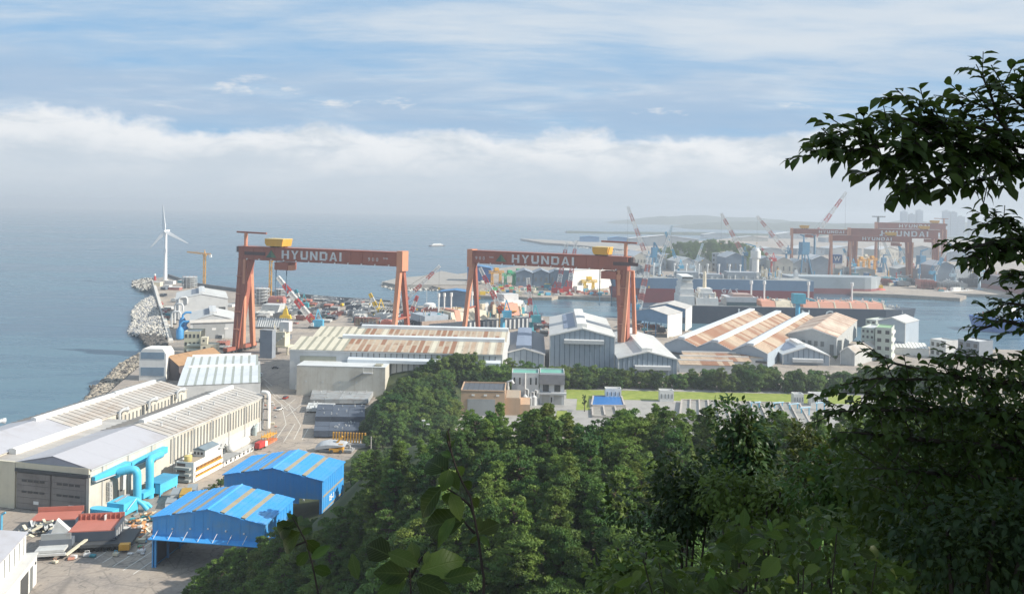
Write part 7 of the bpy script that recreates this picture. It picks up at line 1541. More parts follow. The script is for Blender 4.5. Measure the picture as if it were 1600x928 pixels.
def pine_variant(seed, h=12.0, r=4.2, tp=.78, pw=1.6, base=.30, ps=1.0):
    g = np.random.default_rng(seed); C, U, V = [], [], []; trunk = MB(); lean = g.normal(0, .4, 2)
    top = np.array([lean[0], lean[1], h]); trunk.tube([(0, 0, -3), (lean[0]*.3, lean[1]*.3, h*.4), tuple(top*.97)], [.28, .2, .05], 6)
    npad = 54
    for i in range(npad):
        u = (i+.5)/npad; z = h*(base+(.98-base)*u); rad = r*(1.0-tp*u**pw)*g.uniform(.3, 1.2); a = i*2.4+g.uniform(-.5, .5)
        c = np.array([lean[0]*z/h+math.cos(a)*rad*.75, lean[1]*z/h+math.sin(a)*rad*.75, z+g.uniform(-.3, .3)]); pr = g.uniform(.45, 1.15)*(1.15-.35*u)*ps
        trunk.tube([(lean[0]*z/h, lean[1]*z/h, z-.8), tuple(c)], [.09, .03], 4)
        n = int(95*pr*pr)+26; q = unit(g.normal(0, 1, (n, 3)))*g.uniform(.3, 1, (n, 1))**.5; q[:, 2] *= .34; q[:, 2] -= .12*(q[:, 0]**2+q[:, 1]**2)
        P_ = c+q*pr*np.array([g.uniform(.8, 1.25), g.uniform(.8, 1.25), 1]); out = unit(np.column_stack([q[:, 0]*.9+math.cos(a)*.25, q[:, 1]*.9+math.sin(a)*.25, q[:, 2]+.45])+g.normal(0, .38, (n, 3)))
        d1 = unit(np.cross(out, g.normal(0, 1, (n, 3)))); w1 = np.cross(out, d1); s = g.uniform(.7, 1.3, (n, 1))
        C.append(P_); U.append(d1*.25*s); V.append(w1*.115*s)
        d_ = unit(out+g.normal(0, .3, (n, 3))); w = unit(np.cross(d_, g.normal(0, 1, (n, 3)))); m_ = n//2
        C.append((P_+out*.1)[:m_]); U.append((d_*.27*s)[:m_]); V.append((w*.09*s)[:m_])
    return quads_mesh('crown', np.concatenate(C), np.concatenate(U), np.concatenate(V), PINE), trunk.mesh('trunk', BARK)
def broad_variant(seed, h=11.0, r=4.0, mat=None, nl=70, ls=.25, zc=.60, zr_=.34):
    g = np.random.default_rng(seed); C, U, V = [], [], []; trunk = MB(); trunk.tube([(0, 0, -3), (.2, .1, h*.35), (.1, .3, h*.8)], [.3, .22, .06], 6)
    for i in range(nl):
        a = g.normal(0, 1, 3); a /= np.linalg.norm(a); k = g.uniform(.35, 1.15)
        c = np.array([a[0]*r*.72*k, a[1]*r*.72*k, h*zc+a[2]*h*zr_*k]); cr = g.uniform(.45, 1.15)*r/4
        trunk.tube([(0, 0, h*.4), tuple(c)], [.08, .03], 4)
        n = int(105*cr*cr/1.6*(.30/ls)**1.2)+24; q = unit(g.normal(0, 1, (n, 3))); q[:, 2] = np.where(q[:, 2] < -.35, -q[:, 2], q[:, 2])
        P_ = c+q*cr*g.uniform(.7, 1.05, (n, 1)); nrm = unit(q+g.normal(0, .5, (n, 3))+[0, 0, .3]); d_ = unit(np.cross(nrm, g.normal(0, 1, (n, 3)))); w = np.cross(nrm, d_); s = g.uniform(.7, 1.3, (n, 1))
        C.append(P_); U.append(d_*ls*s); V.append(w*ls*.62*s)
    return quads_mesh('crown', np.concatenate(C), np.concatenate(U), np.concatenate(V), mat or BROAD), trunk.mesh('trunk', BARK)
PV = [pine_variant(100, 12.0, 4.2), pine_variant(101, 12.0, 3.9, .80, 1.5, .22, .95), pine_variant(102, 11.0, 4.9, .55, 2.6, .45, 1.1), pine_variant(103, 13.0, 3.7, .85, 1.3, .25), pine_variant(104, 10.5, 4.5, .60, 2.2, .38), pine_variant(105, 12.5, 3.7, .80, 1.4, .24, .95), pine_variant(106, 11.5, 4.0, .7, 1.8, .3, 1.2)]; BV = [broad_variant(200+i, 11.0, 3.6+.25*i) for i in range(4)]; BV2 = [broad_variant(250+i, 11.0, 4.4+.3*i, None, 90, .27, .46, .42) for i in range(4)]; SV = [broad_variant(300+i, 4.5, 2.6, BUSH, 34, .20) for i in range(3)]
def plant(var, name, label, cat, group, x, y, z, s, rz):
    t = thing(name, label, cat, (x, y, z), rz, group); t.scale = s
    for nm, me in (('crown', var[0]), ('trunk', var[1])): piece(nm, me, t)
    return t
def lim(px, tab):
    if px <= tab[0][0]: return tab[0][1]
    for (a, va), (c, vc) in zip(tab, tab[1:]):
        if px <= c: return va+(vc-va)*(px-a)/(c-a)
    return tab[-1][1]
SKYL = [(230, 930), (262, 890), (300, 866), (400, 838), (430, 815), (500, 796), (530, 793), (546, 772), (552, 704), (640, 690), (700, 664), (722, 645), (735, 634), (800, 630), (860, 626), (890, 638), (930, 648), (960, 636), (1000, 626), (1060, 634), (1340, 640), (1600, 600)]
KNOL = [(548, 700), (560, 672), (600, 614), (640, 580), (662, 563), (700, 549), (740, 543), (800, 560), (850, 567), (880, 566), (1000, 574), (1060, 582), (1110, 570), (1165, 563), (1230, 572), (1300, 578), (1400, 560), (1500, 552), (1600, 560)]
rt = random.Random(77); cand = []
y = 36.0
while y < 425:
    st = 6.2 if y < 250 else 5.6; x = -115.0
    while x < 250:
        X, Yy = x+rt.uniform(-2.2, 2.2), y+rt.uniform(-2.2, 2.2); z = hz(X, Yy); px, py = proj((X, Yy, z+9))
        if z > .5 and -60 < px < 1680 and py < 1010 and not (X > -60 and 400 < Yy): cand.append((X, Yy, z, px, py))
        x += st
    y += st
trees = []
for X, Yy, z, px, py in cand:
    tabl = SKYL
    low = Yy > 335 or (px < 640 and Yy > 300)
    h0 = rt.uniform(.80, 1.25) if not low else rt.uniform(.55, .85)
    hmax = None
    for f in (1.0, .85, .7, .58, .46):
        top = proj((X, Yy, z+12*h0*f))
        edge = [proj((X+s_*3.2*h0*f, Yy, z+9.0*h0*f)) for s_ in (-1, 1)]
        if top[1] > lim(top[0], tabl) and all(e[1] > lim(e[0], tabl) for e in edge): hmax = h0*f; break
    if hmax is None: continue
    trees.append((X, Yy, z, hmax, low, px, py))
# what can actually be seen: keep trees that are not wholly behind nearer ones (coarse pixel test)
trees.sort(key=lambda q: q[1]); cover = set(); kept = []
for X, Yy, z, s, low, px, py in trees:
    w = 3.0*s*F/Yy; t_, b_ = proj((X, Yy, z+12*s))[1], proj((X, Yy, z+4.5*s))[1]; cells = [(int((px+i*w/3)/9), int((t_+(b_-t_)*j/5)/9)) for i in range(-3, 4) for j in range(6)]
    inn = [c for c in cells if 0 <= c[0] <= 178 and 0 <= c[1] <= 104]
    vis = [c for c in inn if c not in cover]
    if len(vis) >= 3: kept.append((X, Yy, z, s, low, px, py, len(set(vis))*81))
    if s > .4:
        for c in set(cells): cover.add(c)
kept.sort(key=lambda q: -q[7]); big, rest = kept[:292], kept[292:]
def zone(px, Yy):
    if px < 560: return 'on the lower slope beside the blue sheds'
    if px < 760: return 'on the slope between the dark stacks and the viewpoint'
    if px < 1000: return 'in front of the tan and grey water-works buildings'
    if px < 1250: return 'below the pale settling basins'
    return 'behind the shaded foreground branches'
for X, Yy, z, s, low, px, py, v in big:
    sc = (s*rt.uniform(.85, 1.25), s*rt.uniform(.85, 1.25), s)
    if low: plant(rt.choice(BV), 'broadleaf_tree', 'round-crowned broadleaf tree '+zone(px, Yy), 'tree', 'broadleaf trees on the hill', X, Yy, z, sc, rt.uniform(0, 6.3))
    elif rt.random() < .78: pi = rt.randrange(len(PV)); plant(PV[pi], 'pine_tree', ('round-topped', 'slim', 'broad flat-topped', 'tall conical', 'wide spreading', 'narrow upright', 'full-crowned')[pi]+' dark green pine '+zone(px, Yy), 'tree', 'pine trees on the hill', X, Yy, z, sc, rt.uniform(0, 6.3))
    else: plant(rt.choice(BV), 'broadleaf_tree', 'brighter broadleaf tree among pines '+zone(px, Yy), 'tree', 'broadleaf trees on the hill', X, Yy, z, sc, rt.uniform(0, 6.3))
def merged(name, items, kind_meshes):
    "the remaining trees and bushes of a wood as one object"
    co, fs = [], 0; arrs = []
    for me, X, Yy, z, s, rz in items:
        n = len(me.vertices); a = np.empty(n*3); me.vertices.foreach_get('co', a); a = a.reshape(-1, 3)*s; c, s_ = math.cos(rz), math.sin(rz)
        arrs.append(np.column_stack([a[:, 0]*c-a[:, 1]*s_+X, a[:, 0]*s_+a[:, 1]*c+Yy, a[:, 2]+z]))
    co = np.concatenate(arrs); n = len(co)//4; C = co.reshape(n, 4, 3); me = quads_mesh(name, C.mean(1), (C[:, 2]-C[:, 0])/2, (C[:, 1]-C[:, 3])/2, kind_meshes)
    return tag(link(bpy.data.objects.new(name, me)), kind='stuff')
if rest: merged('woodland', [(rt.choice(PV)[0], X, Yy, z, s, rt.uniform(0, 6)) for X, Yy, z, s, low, px, py, v in rest[:160]], PINE)
# undergrowth bushes that fill between the trunks
und = []
for X, Yy, z, px, py in cand:
    if rt.random() < .55 and 36 < Yy < 400:
        xx, yy = X+3, Yy+3; zz_ = hz(xx, yy); top = proj((xx, yy, zz_+4))
        if zz_ > .4 and top[1] > lim(top[0], SKYL)+2: und.append((rt.choice(SV)[0], xx, yy, zz_-.3, rt.uniform(.5, .95), rt.uniform(0, 6)))
merged('undergrowth', und[:420], BUSH)
# knoll and belt
kn = []
y = 372.0
while y < 545:
    x = -104.0
    while x < 260:
        X, Yy = x+rt.uniform(-1.8, 1.8), y+rt.uniform(-1.8, 1.8); z = max(0, hz(X, Yy)); px, py = proj((X, Yy, z)); x += 5.4
        onk = z > .06 and Yy > 372 and X < 0; belt = -8 < X and 497 < Yy < 528-.01*X*2 and py > 588 and px < 1640
        if not (onk or belt): continue
        if onk and 708 < px < 805 and Yy < 462 and X > -36: continue
        h0 = rt.uniform(.7, 1.35) if belt or Yy > 470 else rt.uniform(.6, 1.0); ok = None
        for f in (1.0, .85, .7, .55, .42):
            top = proj((X, Yy, z+11*h0*f))
            if top[1] > lim(top[0], KNOL)-2: ok = h0*f; break
        if ok: kn.append((X, Yy, z, ok, px, belt and not onk))
    y += 5.0
kn.sort(key=lambda q: q[1]); cover = set(); k2 = []
for X, Yy, z, s, px, belt in kn:
    t_, b_ = proj((X, Yy, z+11*s))[1], proj((X, Yy, z+3*s))[1]; cells = [(int((px+i*4)/6), int((t_+(b_-t_)*j/4)/6)) for i in (-2, -1, 0, 1, 2) for j in range(5)]
    if sum(c not in cover for c in cells) >= 3: k2.append((X, Yy, z, s, px, belt))
    cover.update(cells)
rt.shuffle(k2)
for X, Yy, z, s, px, belt in k2[:400]:
    lab = ('dense green tree of the belt '+('just right of the teal-roofed buildings' if px < 940 else 'behind the kiosk by the blue basin' if px < 1010 else 'behind the middle lawn kiosk' if px < 1080 else 'below the low rusty sheds' if px < 1160 else 'below the rust-striped halls' if px < 1230 else 'behind the two right-hand kiosks') if px < 1300 else 'tree of the belt behind the right-hand foreground branches') if belt else ('low bushy tree on the shaded left side of the knoll '+('nearest the dark stacks' if px < 610 else 'halfway to the top') if px < 660 else 'dense tree on the wooded knoll '+('directly below the white annex building' if px < 690 else 'below the rust-roofed hall' if px < 740 else 'just behind the tan pump house'))
    plant(rt.choice(BV2), 'broadleaf_tree', lab, 'tree', 'trees of the belt' if belt else 'trees on the knoll', X, Yy, z, (s*rt.uniform(1.05, 1.4), s*rt.uniform(1.05, 1.4), s), rt.uniform(0, 6.3))
# low bushes that cover the foot of the slope between the yard and the pines
bu = []; y = 286.0
while y < 470:
    x = -104.0
    while x < -8:
        X, Yy = x+rt.uniform(-1.5, 1.5), y+rt.uniform(-1.5, 1.5); z = hz(X, Yy); px, py = proj((X, Yy, max(0, z))); x += 4.6
        if z < .05 or px < 540 or (708 < px < 805 and Yy > 425): continue
        s = rt.uniform(.8, 1.3); top = proj((X, Yy, z+4.5*s))
        if top[1] > lim(top[0], KNOL)+2 and (Yy > 360 or top[1] > lim(top[0], SKYL)): bu.append((X, Yy, z, s, px))
    y += 4.6
rt.shuffle(bu)
for X, Yy, z, s, px in bu[:170]: plant(rt.choice(SV), 'bush', 'rounded green bush covering the foot of the slope '+('right beside the dark stacks' if px < 620 else 'below the clearing with the lamp posts' if px < 700 else 'left of the tan pump house'), 'bush', 'bushes at the foot of the slope', X, Yy, z-.3, (s, s, s), rt.uniform(0, 6))
# columnar conifer in the compound, shrubs near the office, light bush on the knoll
q = G(913, 642); t = thing('cypress_tree', 'slim bright green columnar tree on the lawn left of the blue basin', 'tree', q); v = broad_variant(401, 9, 1.6, BUSH, 30, .2); piece('crown', v[0], t); piece('trunk', v[1], t); t.scale = (1, 1, 1.1)
for i, (px, py) in enumerate(((318, 778), (333, 770), (345, 762), (356, 757), (340, 776), (326, 784), (1305, 562), (1390, 520))):
    plant(SV[i % 3], 'shrub', ['shrub nearest the front end of the white office', 'shrub below the orange sills', 'shrub at the far end of the orange sills', 'shrub between the office and the farther blue shed', 'shrub beside the blue shed roof', 'lowest shrub in front of the white office', 'small bush beside the cream house-like shed', 'small bush beside the grey gabled hall'][i], 'shrub', 'shrubs among the buildings', *G(px, py), (.8, .8, .8), i)
# wooded hillock across the harbour: one far mass
items = []
for i in range(260):
    px = rt.uniform(1030, 1205); u = (px-1030)/175; Yy = rt.uniform(1560, 1900); X = (px-800-8)/F*Yy; hh = 34*math.sin(math.pi*min(1, max(0, u)))**.45*math.sin(math.pi*min(1, (Yy-1540)/380*.9+.05)); items.append((BV[i % 4][0], X, Yy, hh-6, rt.uniform(1.5, 2.3), rt.uniform(0, 6)))
ridge('hillock', (1030-808)/F*1700, (1215-808)/F*1700, 1560, 340, lambda t: 32*bump(t)**.45, WOOD, 30, 8)
merged('far_woodland', items[:150], BROAD)

# ================================================================ foreground: leaves and branches round the viewpoint
FOL = leaf_mat('foreground_leaf', (.030, .070, .018), (.085, .135, .030), .40, .34, 2.5); FOL2 = leaf_mat('shrub_leaf', (.028, .072, .018), (.10, .165, .032), .40, .34, 5.0); FOLD = leaf_mat('dark_leaf', (.022, .050, .020), (.070, .100, .030), .40, .26, 2.0)
def veined(src, name):
    m = src.copy(); m.name = name; n = NB(m.node_tree); tc = n.n('ShaderNodeTexCoord').outputs['Object']; x, y, z = n.sep(tc)
    ph = n.math('SUBTRACT', n.math('MULTIPLY', x, 9.0), n.math('MULTIPLY', n.math('ABSOLUTE', y), 9.0)); st = n.math('ABSOLUTE', n.math('SUBTRACT', n.math('FRACT', ph), .5))
    vein = n.math('MAXIMUM', n.smooth(st, .10, .02), n.smooth(n.math('ABSOLUTE', y), .022, .006))
    bs = [q for q in m.node_tree.nodes if q.type == 'BSDF_PRINCIPLED'][0]; c = bs.inputs['Base Color'].links[0].from_socket
    oi = n.n('ShaderNodeObjectInfo').outputs['Random']; hs = n.n('ShaderNodeHueSaturation'); n.link(c, hs.inputs['Color']); n.link(n.math('ADD', n.math('MULTIPLY', oi, .65), .30), hs.inputs['Value']); n.link(n.math('ADD', n.math('MULTIPLY', oi, .04), .47), hs.inputs['Hue'])
    n.link(n.mix(n.math('MULTIPLY', vein, .35), hs.outputs[0], (.16, .20, .07)), bs.inputs['Base Color'])
    bp = n.n('ShaderNodeBump'); bp.inputs['Strength'].default_value = .35; bp.inputs['Distance'].default_value = .01; n.link(n.math('SUBTRACT', 1.0, vein), bp.inputs['Height']); n.link(bp.outputs[0], bs.inputs['Normal']); return m
FOLV = veined(FOL, 'veined_leaf'); FOL2V = veined(FOL2, 'veined_shrub_leaf')
TW = M('twig_bark', (.055, .040, .030), .9, .3, 6)
# leaf outline along its midrib: (position, half width, sag)
LT = np.array([(0, 0, 0), (.26, .21, .03), (.58, .25, .02), (.84, .12, -.05), (1, 0, -.12)])
def leaf_verts(fold=.25, curl=.0):
    v = [(0, 0, 0)]
    for u, w, s in LT[1:-1]: v += [(u, 0, s-curl*u*u), (u, w, s+fold*w-curl*u*u), (u, -w, s+fold*w-curl*u*u)]
    v.append((1, 0, LT[-1][2]-curl)); return np.array(v)
LF = [(0, 1, 2), (0, 3, 1), (1, 4, 5, 2), (1, 3, 6, 4), (4, 7, 8, 5), (4, 6, 9, 7), (7, 10, 8), (7, 9, 10)]
def leaf_cloud(name, B, D, N, S, mat, seed=1):
    "many leaves in one mesh: base points, directions, up normals, lengths"
    g = np.random.default_rng(seed); n = len(B); D = unit(D); N = N-D*np.sum(N*D, 1, keepdims=True); N = unit(N); W = np.cross(N, D)
    var = [leaf_verts(f, c) for f, c in ((.2, .0), (.35, .15), (.1, .3), (.45, .05))]; T = np.array(var)[g.integers(0, 4, n)]
    wd = g.uniform(.8, 1.15, (n, 1, 1)); co = B[:, None]+S[:, None, None]*(T[:, :, :1]*D[:, None]+T[:, :, 1:2]*wd*W[:, None]+T[:, :, 2:]*N[:, None])
    k = T.shape[1]; fl, lt = [], []
    base = np.array([i for f in LF for i in f]); tot = np.array([len(f) for f in LF]); L = (base[None]+(np.arange(n)*k)[:, None]).reshape(-1); TT = np.tile(tot, n); ST = np.concatenate([[0], np.cumsum(TT)[:-1]])
    me = bpy.data.meshes.new(name); me.vertices.add(n*k); me.vertices.foreach_set('co', co.reshape(-1)); me.loops.add(len(L)); me.loops.foreach_set('vertex_index', L.astype(np.int32)); me.polygons.add(len(TT))
    me.polygons.foreach_set('loop_start', ST.astype(np.int32)); me.polygons.foreach_set('loop_total', TT.astype(np.int32)); me.polygons.foreach_set('use_smooth', np.ones(len(TT), dtype=bool)); me.materials.append(mat); me.update(calc_edges=True); me.validate(); return me
def one_leaf(parent, b_, d_, n_, s, mat, wd=1.0, fold=.25, curl=.1, cache={}):
    key = (mat.name, round(fold, 1), round(curl, 1), round(wd, 1))
    if key not in cache:
        v = leaf_verts(fold, curl); v[:, 1] *= wd; me = bpy.data.meshes.new('leaf'); me.from_pydata([tuple(q) for q in v], [], LF); me.polygons.foreach_set('use_smooth', [True]*len(me.polygons)); me.materials.append(mat); cache[key] = me
    d_ = Vector(d_).normalized(); n_ = Vector(n_); n_ = (n_-d_*n_.dot(d_)).normalized(); w = n_.cross(d_)
    o = bpy.data.objects.new('leaf', cache[key]); link(o, parent); m = Matrix((d_, w, n_)).transposed().to_4x4()
    o.matrix_basis = Matrix.Translation(Vector(b_)-parent.location) @ m @ Matrix.Scale(s, 4); return o
def poly3(l): return [P(px, py, y) for px, py, y in l]
def resample(pts, step):
    out = []; 
    for a, c in zip(pts, pts[1:]):
        n = max(1, int((c-a).length/step)); out += [(a.lerp(c, i/n), (c-a).normalized()) for i in range(n)]
    return out
g_ = random.Random(5)
def rv(s=1.0): return Vector((g_.gauss(0, s), g_.gauss(0, s), g_.gauss(0, s)))
def leafy(path, step, spread, size, n, droop=.5):
    "leaf (base, direction, normal, length) along a bough: short side twigs with alternate leaves"
    out, tw = [], []
    for p, d_ in resample(path, step):
        side = d_.cross(Vector((0, 0, 1))).normalized()*g_.choice((-1, 1)); tip = p+(d_*.7+side*g_.uniform(-.9, .9)+Vector((0, 0, g_.uniform(-.45, .6)))+rv(.2)).normalized()*spread*g_.uniform(.4, 1.0); tw.append((p, tip))
        for i in range(n):
            u = (i+.6)/n; q = p.lerp(tip, u); td = (tip-p).normalized(); sd = td.cross(Vector((0, 0, 1)))
            if sd.length < .1: sd = Vector((1, 0, 0))
            dd = td*.7+sd.normalized()*(1 if i % 2 else -1)*g_.uniform(.4, 1.0)+Vector((0, 0, -droop*g_.uniform(0, 1.2)))+rv(.2)
            out.append((q, dd, Vector((0, 0, 1))+rv(.35), size*g_.uniform(.7, 1.2)))
    return out, tw
def arr(l): return [np.array([tuple(x[i]) for x in l]) for i in range(3)]+[np.array([x[3] for x in l])]
t = thing('broadleaf_tree', 'near broadleaf tree whose dark leafy boughs reach in from the right edge', 'tree', (5.4, 8.0, hz(5.4, 8.0)-.3))
o = Vector(t.location); crown_z = 108.0
tr_top = Vector((5.6, 7.6, 109.0)); MB().tube([(0, 0, -.5), tuple(Vector((5.5, 7.8, 101))-o), tuple(Vector((5.45, 7.6, 105))-o), tuple(tr_top-o)], [.24, .19, .15, .08], 9).build('trunk', BARK, t, True)
UP = [[(1690, 330, 7.4), (1600, 262, 7.0), (1500, 226, 6.7), (1400, 224, 6.4), (1325, 236, 6.2), (1262, 243, 6.1)],
      [(1600, 262, 7.0), (1565, 190, 6.9), (1540, 130, 6.8), (1525, 100, 6.8)], [(1640, 250, 7.0), (1605, 180, 7.0), (1588, 120, 7.0)], [(1520, 232, 6.7), (1455, 180, 6.6), (1402, 150, 6.5)], [(1480, 226, 6.6), (1420, 185, 6.5), (1350, 190, 6.4)],
      [(1540, 240, 6.8), (1470, 275, 6.6), (1430, 292, 6.5), (1405, 298, 6.4)], [(1600, 262, 7.0), (1545, 278, 6.9), (1480, 288, 6.8), (1420, 275, 6.7)], [(1450, 225, 6.5), (1380, 250, 6.3), (1300, 220, 6.2)], [(1560, 210, 6.8), (1500, 190, 6.7), (1440, 205, 6.6)], [(1590, 220, 6.9), (1545, 170, 6.8), (1500, 150, 6.7)], [(1550, 235, 6.9), (1480, 245, 6.7), (1420, 250, 6.5), (1370, 270, 6.4)], [(1600, 230, 7.0), (1540, 215, 6.9), (1480, 205, 6.8), (1420, 215, 6.7)], [(1640, 280, 7.1), (1590, 255, 7.0), (1550, 262, 6.9)], [(1640, 200, 7.1), (1590, 160, 7.0), (1560, 130, 6.9)], [(1380, 228, 6.4), (1330, 205, 6.3), (1290, 215, 6.2)]]
MID = [[(1700, 430, 7.6), (1610, 372, 7.2), (1550, 378, 7.0), (1500, 392, 6.9)], [(1620, 372, 7.2), (1580, 345, 7.1), (1540, 352, 7.0)], [(1610, 380, 7.2), (1550, 398, 7.0), (1500, 402, 6.9)], [(1700, 450, 7.5), (1630, 430, 7.3), (1575, 428, 7.2)], [(1650, 440, 7.4), (1600, 455, 7.3)], [(1640, 380, 7.3), (1590, 362, 7.2), (1545, 338, 7.1)], [(1640, 390, 7.3), (1580, 388, 7.1), (1530, 392, 7.0)]]
LOW = [[(1720, 560, 7.8), (1640, 520, 7.4), (1570, 500, 7.2), (1530, 515, 7.1)], [(1700, 520, 7.6), (1620, 480, 7.3), (1560, 470, 7.2)], [(1720, 600, 7.8), (1620, 570, 7.4), (1540, 560, 7.2), (1480, 554, 7.0)], [(1720, 640, 7.8), (1600, 600, 7.3), (1500, 590, 7.0), (1430, 575, 6.9), (1370, 560, 6.8)], [(1500, 590, 7.0), (1420, 592, 6.8), (1370, 590, 6.7), (1326, 598, 6.7)],
       [(1720, 700, 7.7), (1600, 650, 7.3), (1480, 640, 7.0), (1390, 640, 6.8), (1300, 642, 6.6)], [(1480, 640, 7.0), (1400, 615, 6.9), (1340, 612, 6.8)], [(1720, 740, 7.6), (1600, 700, 7.2), (1480, 690, 6.9), (1390, 680, 6.7), (1330, 674, 6.6)], [(1600, 700, 7.2), (1560, 640, 7.1), (1540, 600, 7.1)],
       [(1720, 790, 7.4), (1600, 750, 7.1), (1480, 740, 6.8), (1370, 730, 6.6)], [(1720, 850, 7.2), (1600, 810, 7.0), (1490, 790, 6.7), (1400, 780, 6.5)], [(1720, 900, 7.1), (1600, 870, 6.9), (1500, 850, 6.6), (1420, 840, 6.5)], [(1720, 950, 7.0), (1600, 920, 6.8), (1500, 910, 6.6), (1430, 905, 6.5)]]
up_l, low_l = [], []; bm = MB()
for b_ in UP+MID+LOW:
    pts = poly3(b_); r0 = .035 if b_ in (UP[0], MID[0]) or b_[0][0] > 1690 else .016
    MB().tube([q-o for q in pts], [r0*(1-.8*i/(len(pts)-1)) for i in range(len(pts))], 6).build('bough', TW, t, True)
    if b_[0][0] > 1650: MB().tube([Vector((5.5, 7.6, 103.5+1.2*(900-b_[0][1])/300))-o, pts[0]-o], [.06, r0], 6).build('bough', TW, t, True)
twg = MB()
for b_ in UP:
    l, w = leafy(poly3(b_), .050, .28, .135, 5); up_l += l
    for a, c in w: twg.beam(a-o, c-o, .006)
for b_ in MID:
    l, w = leafy(poly3(b_), .05, .27, .110, 6); low_l += l
    for a, c in w: twg.beam(a-o, c-o, .006)
for b_ in LOW:
    l, w = leafy(poly3(b_), .038 if b_[-1][1] > 600 else .052, .34, .090, 7); low_l += l
    for a, c in w: twg.beam(a-o, c-o, .006)
# body of the crown behind the lower boughs and off to the right of the frame
for i in range(2700):
    px, py = g_.uniform(1290, 1720), g_.uniform(590, 960); y = g_.uniform(6.8, 9.4)
    if px < 1325+max(0, (690-py))*1.9: continue
    c = P(px, py, y)
    for k in range(6): low_l.append((c+rv(.16), rv(1)+Vector((0, 0, -.4)), Vector((0, 0, 1))+rv(.4), g_.uniform(.065, .11)))
for i in range(1500):
    a = rv(1); c = Vector((7.6, 7.6, 106.3))+Vector((a.x*1.1, a.y*1.3, a.z*2.2))
    px, py = proj(c)
    if px < 1640 or c.x < 5.2: continue
    for k in range(5): low_l.append((c+rv(.25), rv(1)+Vector((0, 0, -.4)), Vector((0, 0, 1))+rv(.4), g_.uniform(.10, .14)))
two = twg.build('twigs', TW, t); two['kind'] = 'stuff'
g_.shuffle(up_l)
for q in up_l[:300]: one_leaf(t, *q, FOLV, 1.0, g_.choice((.2, .35)), g_.choice((0, .15)))
rest_ = [(q[0]-o, q[1], q[2], q[3]) for q in up_l[300:]+low_l]
fo = link(bpy.data.objects.new('foliage', leaf_cloud('foliage', *arr(rest_), FOL)), t); fo['kind'] = 'stuff'

# trees added outside the frame on the right to keep the viewpoint in shade
NV = [broad_variant(500+i, 13.0, 4.6, FOLD, 60, .20) for i in range(2)]
for i, (x, y, s) in enumerate(((12.0, 4.6, 1.08), (12.0, -2.4, 1.0), (15.0, 11.5, 1.08), (19.5, 18.0, 1.1), (17.0, -5.0, .9), (23.5, 24.0, 1.1))):
    plant(NV[i % 2], 'broadleaf_tree', 'tall unseen broadleaf tree added right of the viewpoint for its shade', 'tree', 'shade trees added right of the viewpoint', x, y, hz(x, y)-.3, (s, s, s), i*1.3)

# dark shrubs and small trees a little way down the slope
def bushy(name, label, cat, centre, rad, n, size, mat, seed, lobes=14, trunk=True):
    gg = np.random.default_rng(seed); c = np.array(tuple(centre)); B, D, N = [], [], []; t = thing(name, label, cat, (centre.x, centre.y, max(hz(centre.x, centre.y), centre.z-rad[2]-14)))
    for i in range(lobes):
        a = gg.normal(0, 1, 3); a /= np.linalg.norm(a); k = gg.uniform(.2, .85); lc = np.array([a[0]*rad[0]*k, a[1]*rad[1]*k, a[2]*rad[2]*k]); lr = np.array(rad)*gg.uniform(.28, .45); m = n//lobes
        q = unit(gg.normal(0, 1, (m, 3))); B.append(c+lc+q*lr*gg.uniform(.55, 1.05, (m, 1))); D.append(q+gg.normal(0, .5, (m, 3))+[0, 0, -.25]); N.append(gg.normal(0, .4, (m, 3))+[0, 0, 1]+q*.4)
    B, D, N = np.concatenate(B), np.concatenate(D), np.concatenate(N); S = gg.uniform(.7, 1.25, len(B))*size; ob = np.array(tuple(t.location))
    o_ = link(bpy.data.objects.new('crown', leaf_cloud('crown', B-ob, D, N, S, mat, seed)), t); o_['kind'] = 'stuff'
    bm = MB(); top = Vector(tuple(c))-Vector(t.location)
    for i in range(5): bm.tube([(0, 0, -.3), tuple(top*.5+Vector((0, 0, -rad[2]*.2))), tuple(top+Vector((gg.normal()*rad[0]*.4, gg.normal()*rad[1]*.4, rad[2]*gg.uniform(-.1, .6))))], [.05+.01*rad[0], .04, .012], 5)
    bm.build('stem', TW, t); return t
bushy('broadleaf_tree', 'dark spiky-topped tree rising in front of the pale settling basins', 'tree', P(1170, 715, 20), (1.1, 1.1, 1.35), 2600, .16, FOLD, 61, 16)
bushy('broadleaf_tree', 'small pointed tip of the dark tree above the basins', 'tree', P(1163, 655, 19.5), (.22, .22, .55), 260, .13, FOLD, 62, 6)
bushy('broadleaf_tree', 'dark tree right of the spiky-topped one, under the right-hand boughs', 'tree', P(1255, 720, 22), (1.0, 1.0, 1.0), 1500, .15, FOLD, 63, 12)
bushy('shrub', 'broad dark shrub left of the bottom right leaves', 'shrub', P(1060, 800, 12), (1.0, .9, .85), 2300, .10, FOLD, 64, 16)
bushy('shrub', 'dark shrub below the spiky-topped tree', 'shrub', P(1180, 790, 11), (1.0, .9, .55), 2200, .09, FOL, 65, 16)
bushy('shrub', 'dark shrub under the lowest right-hand boughs', 'shrub', P(1330, 770, 10), (1.0, .9, .75), 2600, .085, FOL, 66, 16)
bushy('shrub', 'low dark shrub at the bottom edge left of the big-leaved shrub', 'shrub', P(1000, 900, 9), (.6, .6, .45), 1300, .09, FOL, 67, 12)
bushy('shrub', 'dark leafy shrub filling the lower right corner', 'shrub', P(1520, 850, 5.6), (.85, .6, .5), 2200, .07, FOLD, 68, 16)

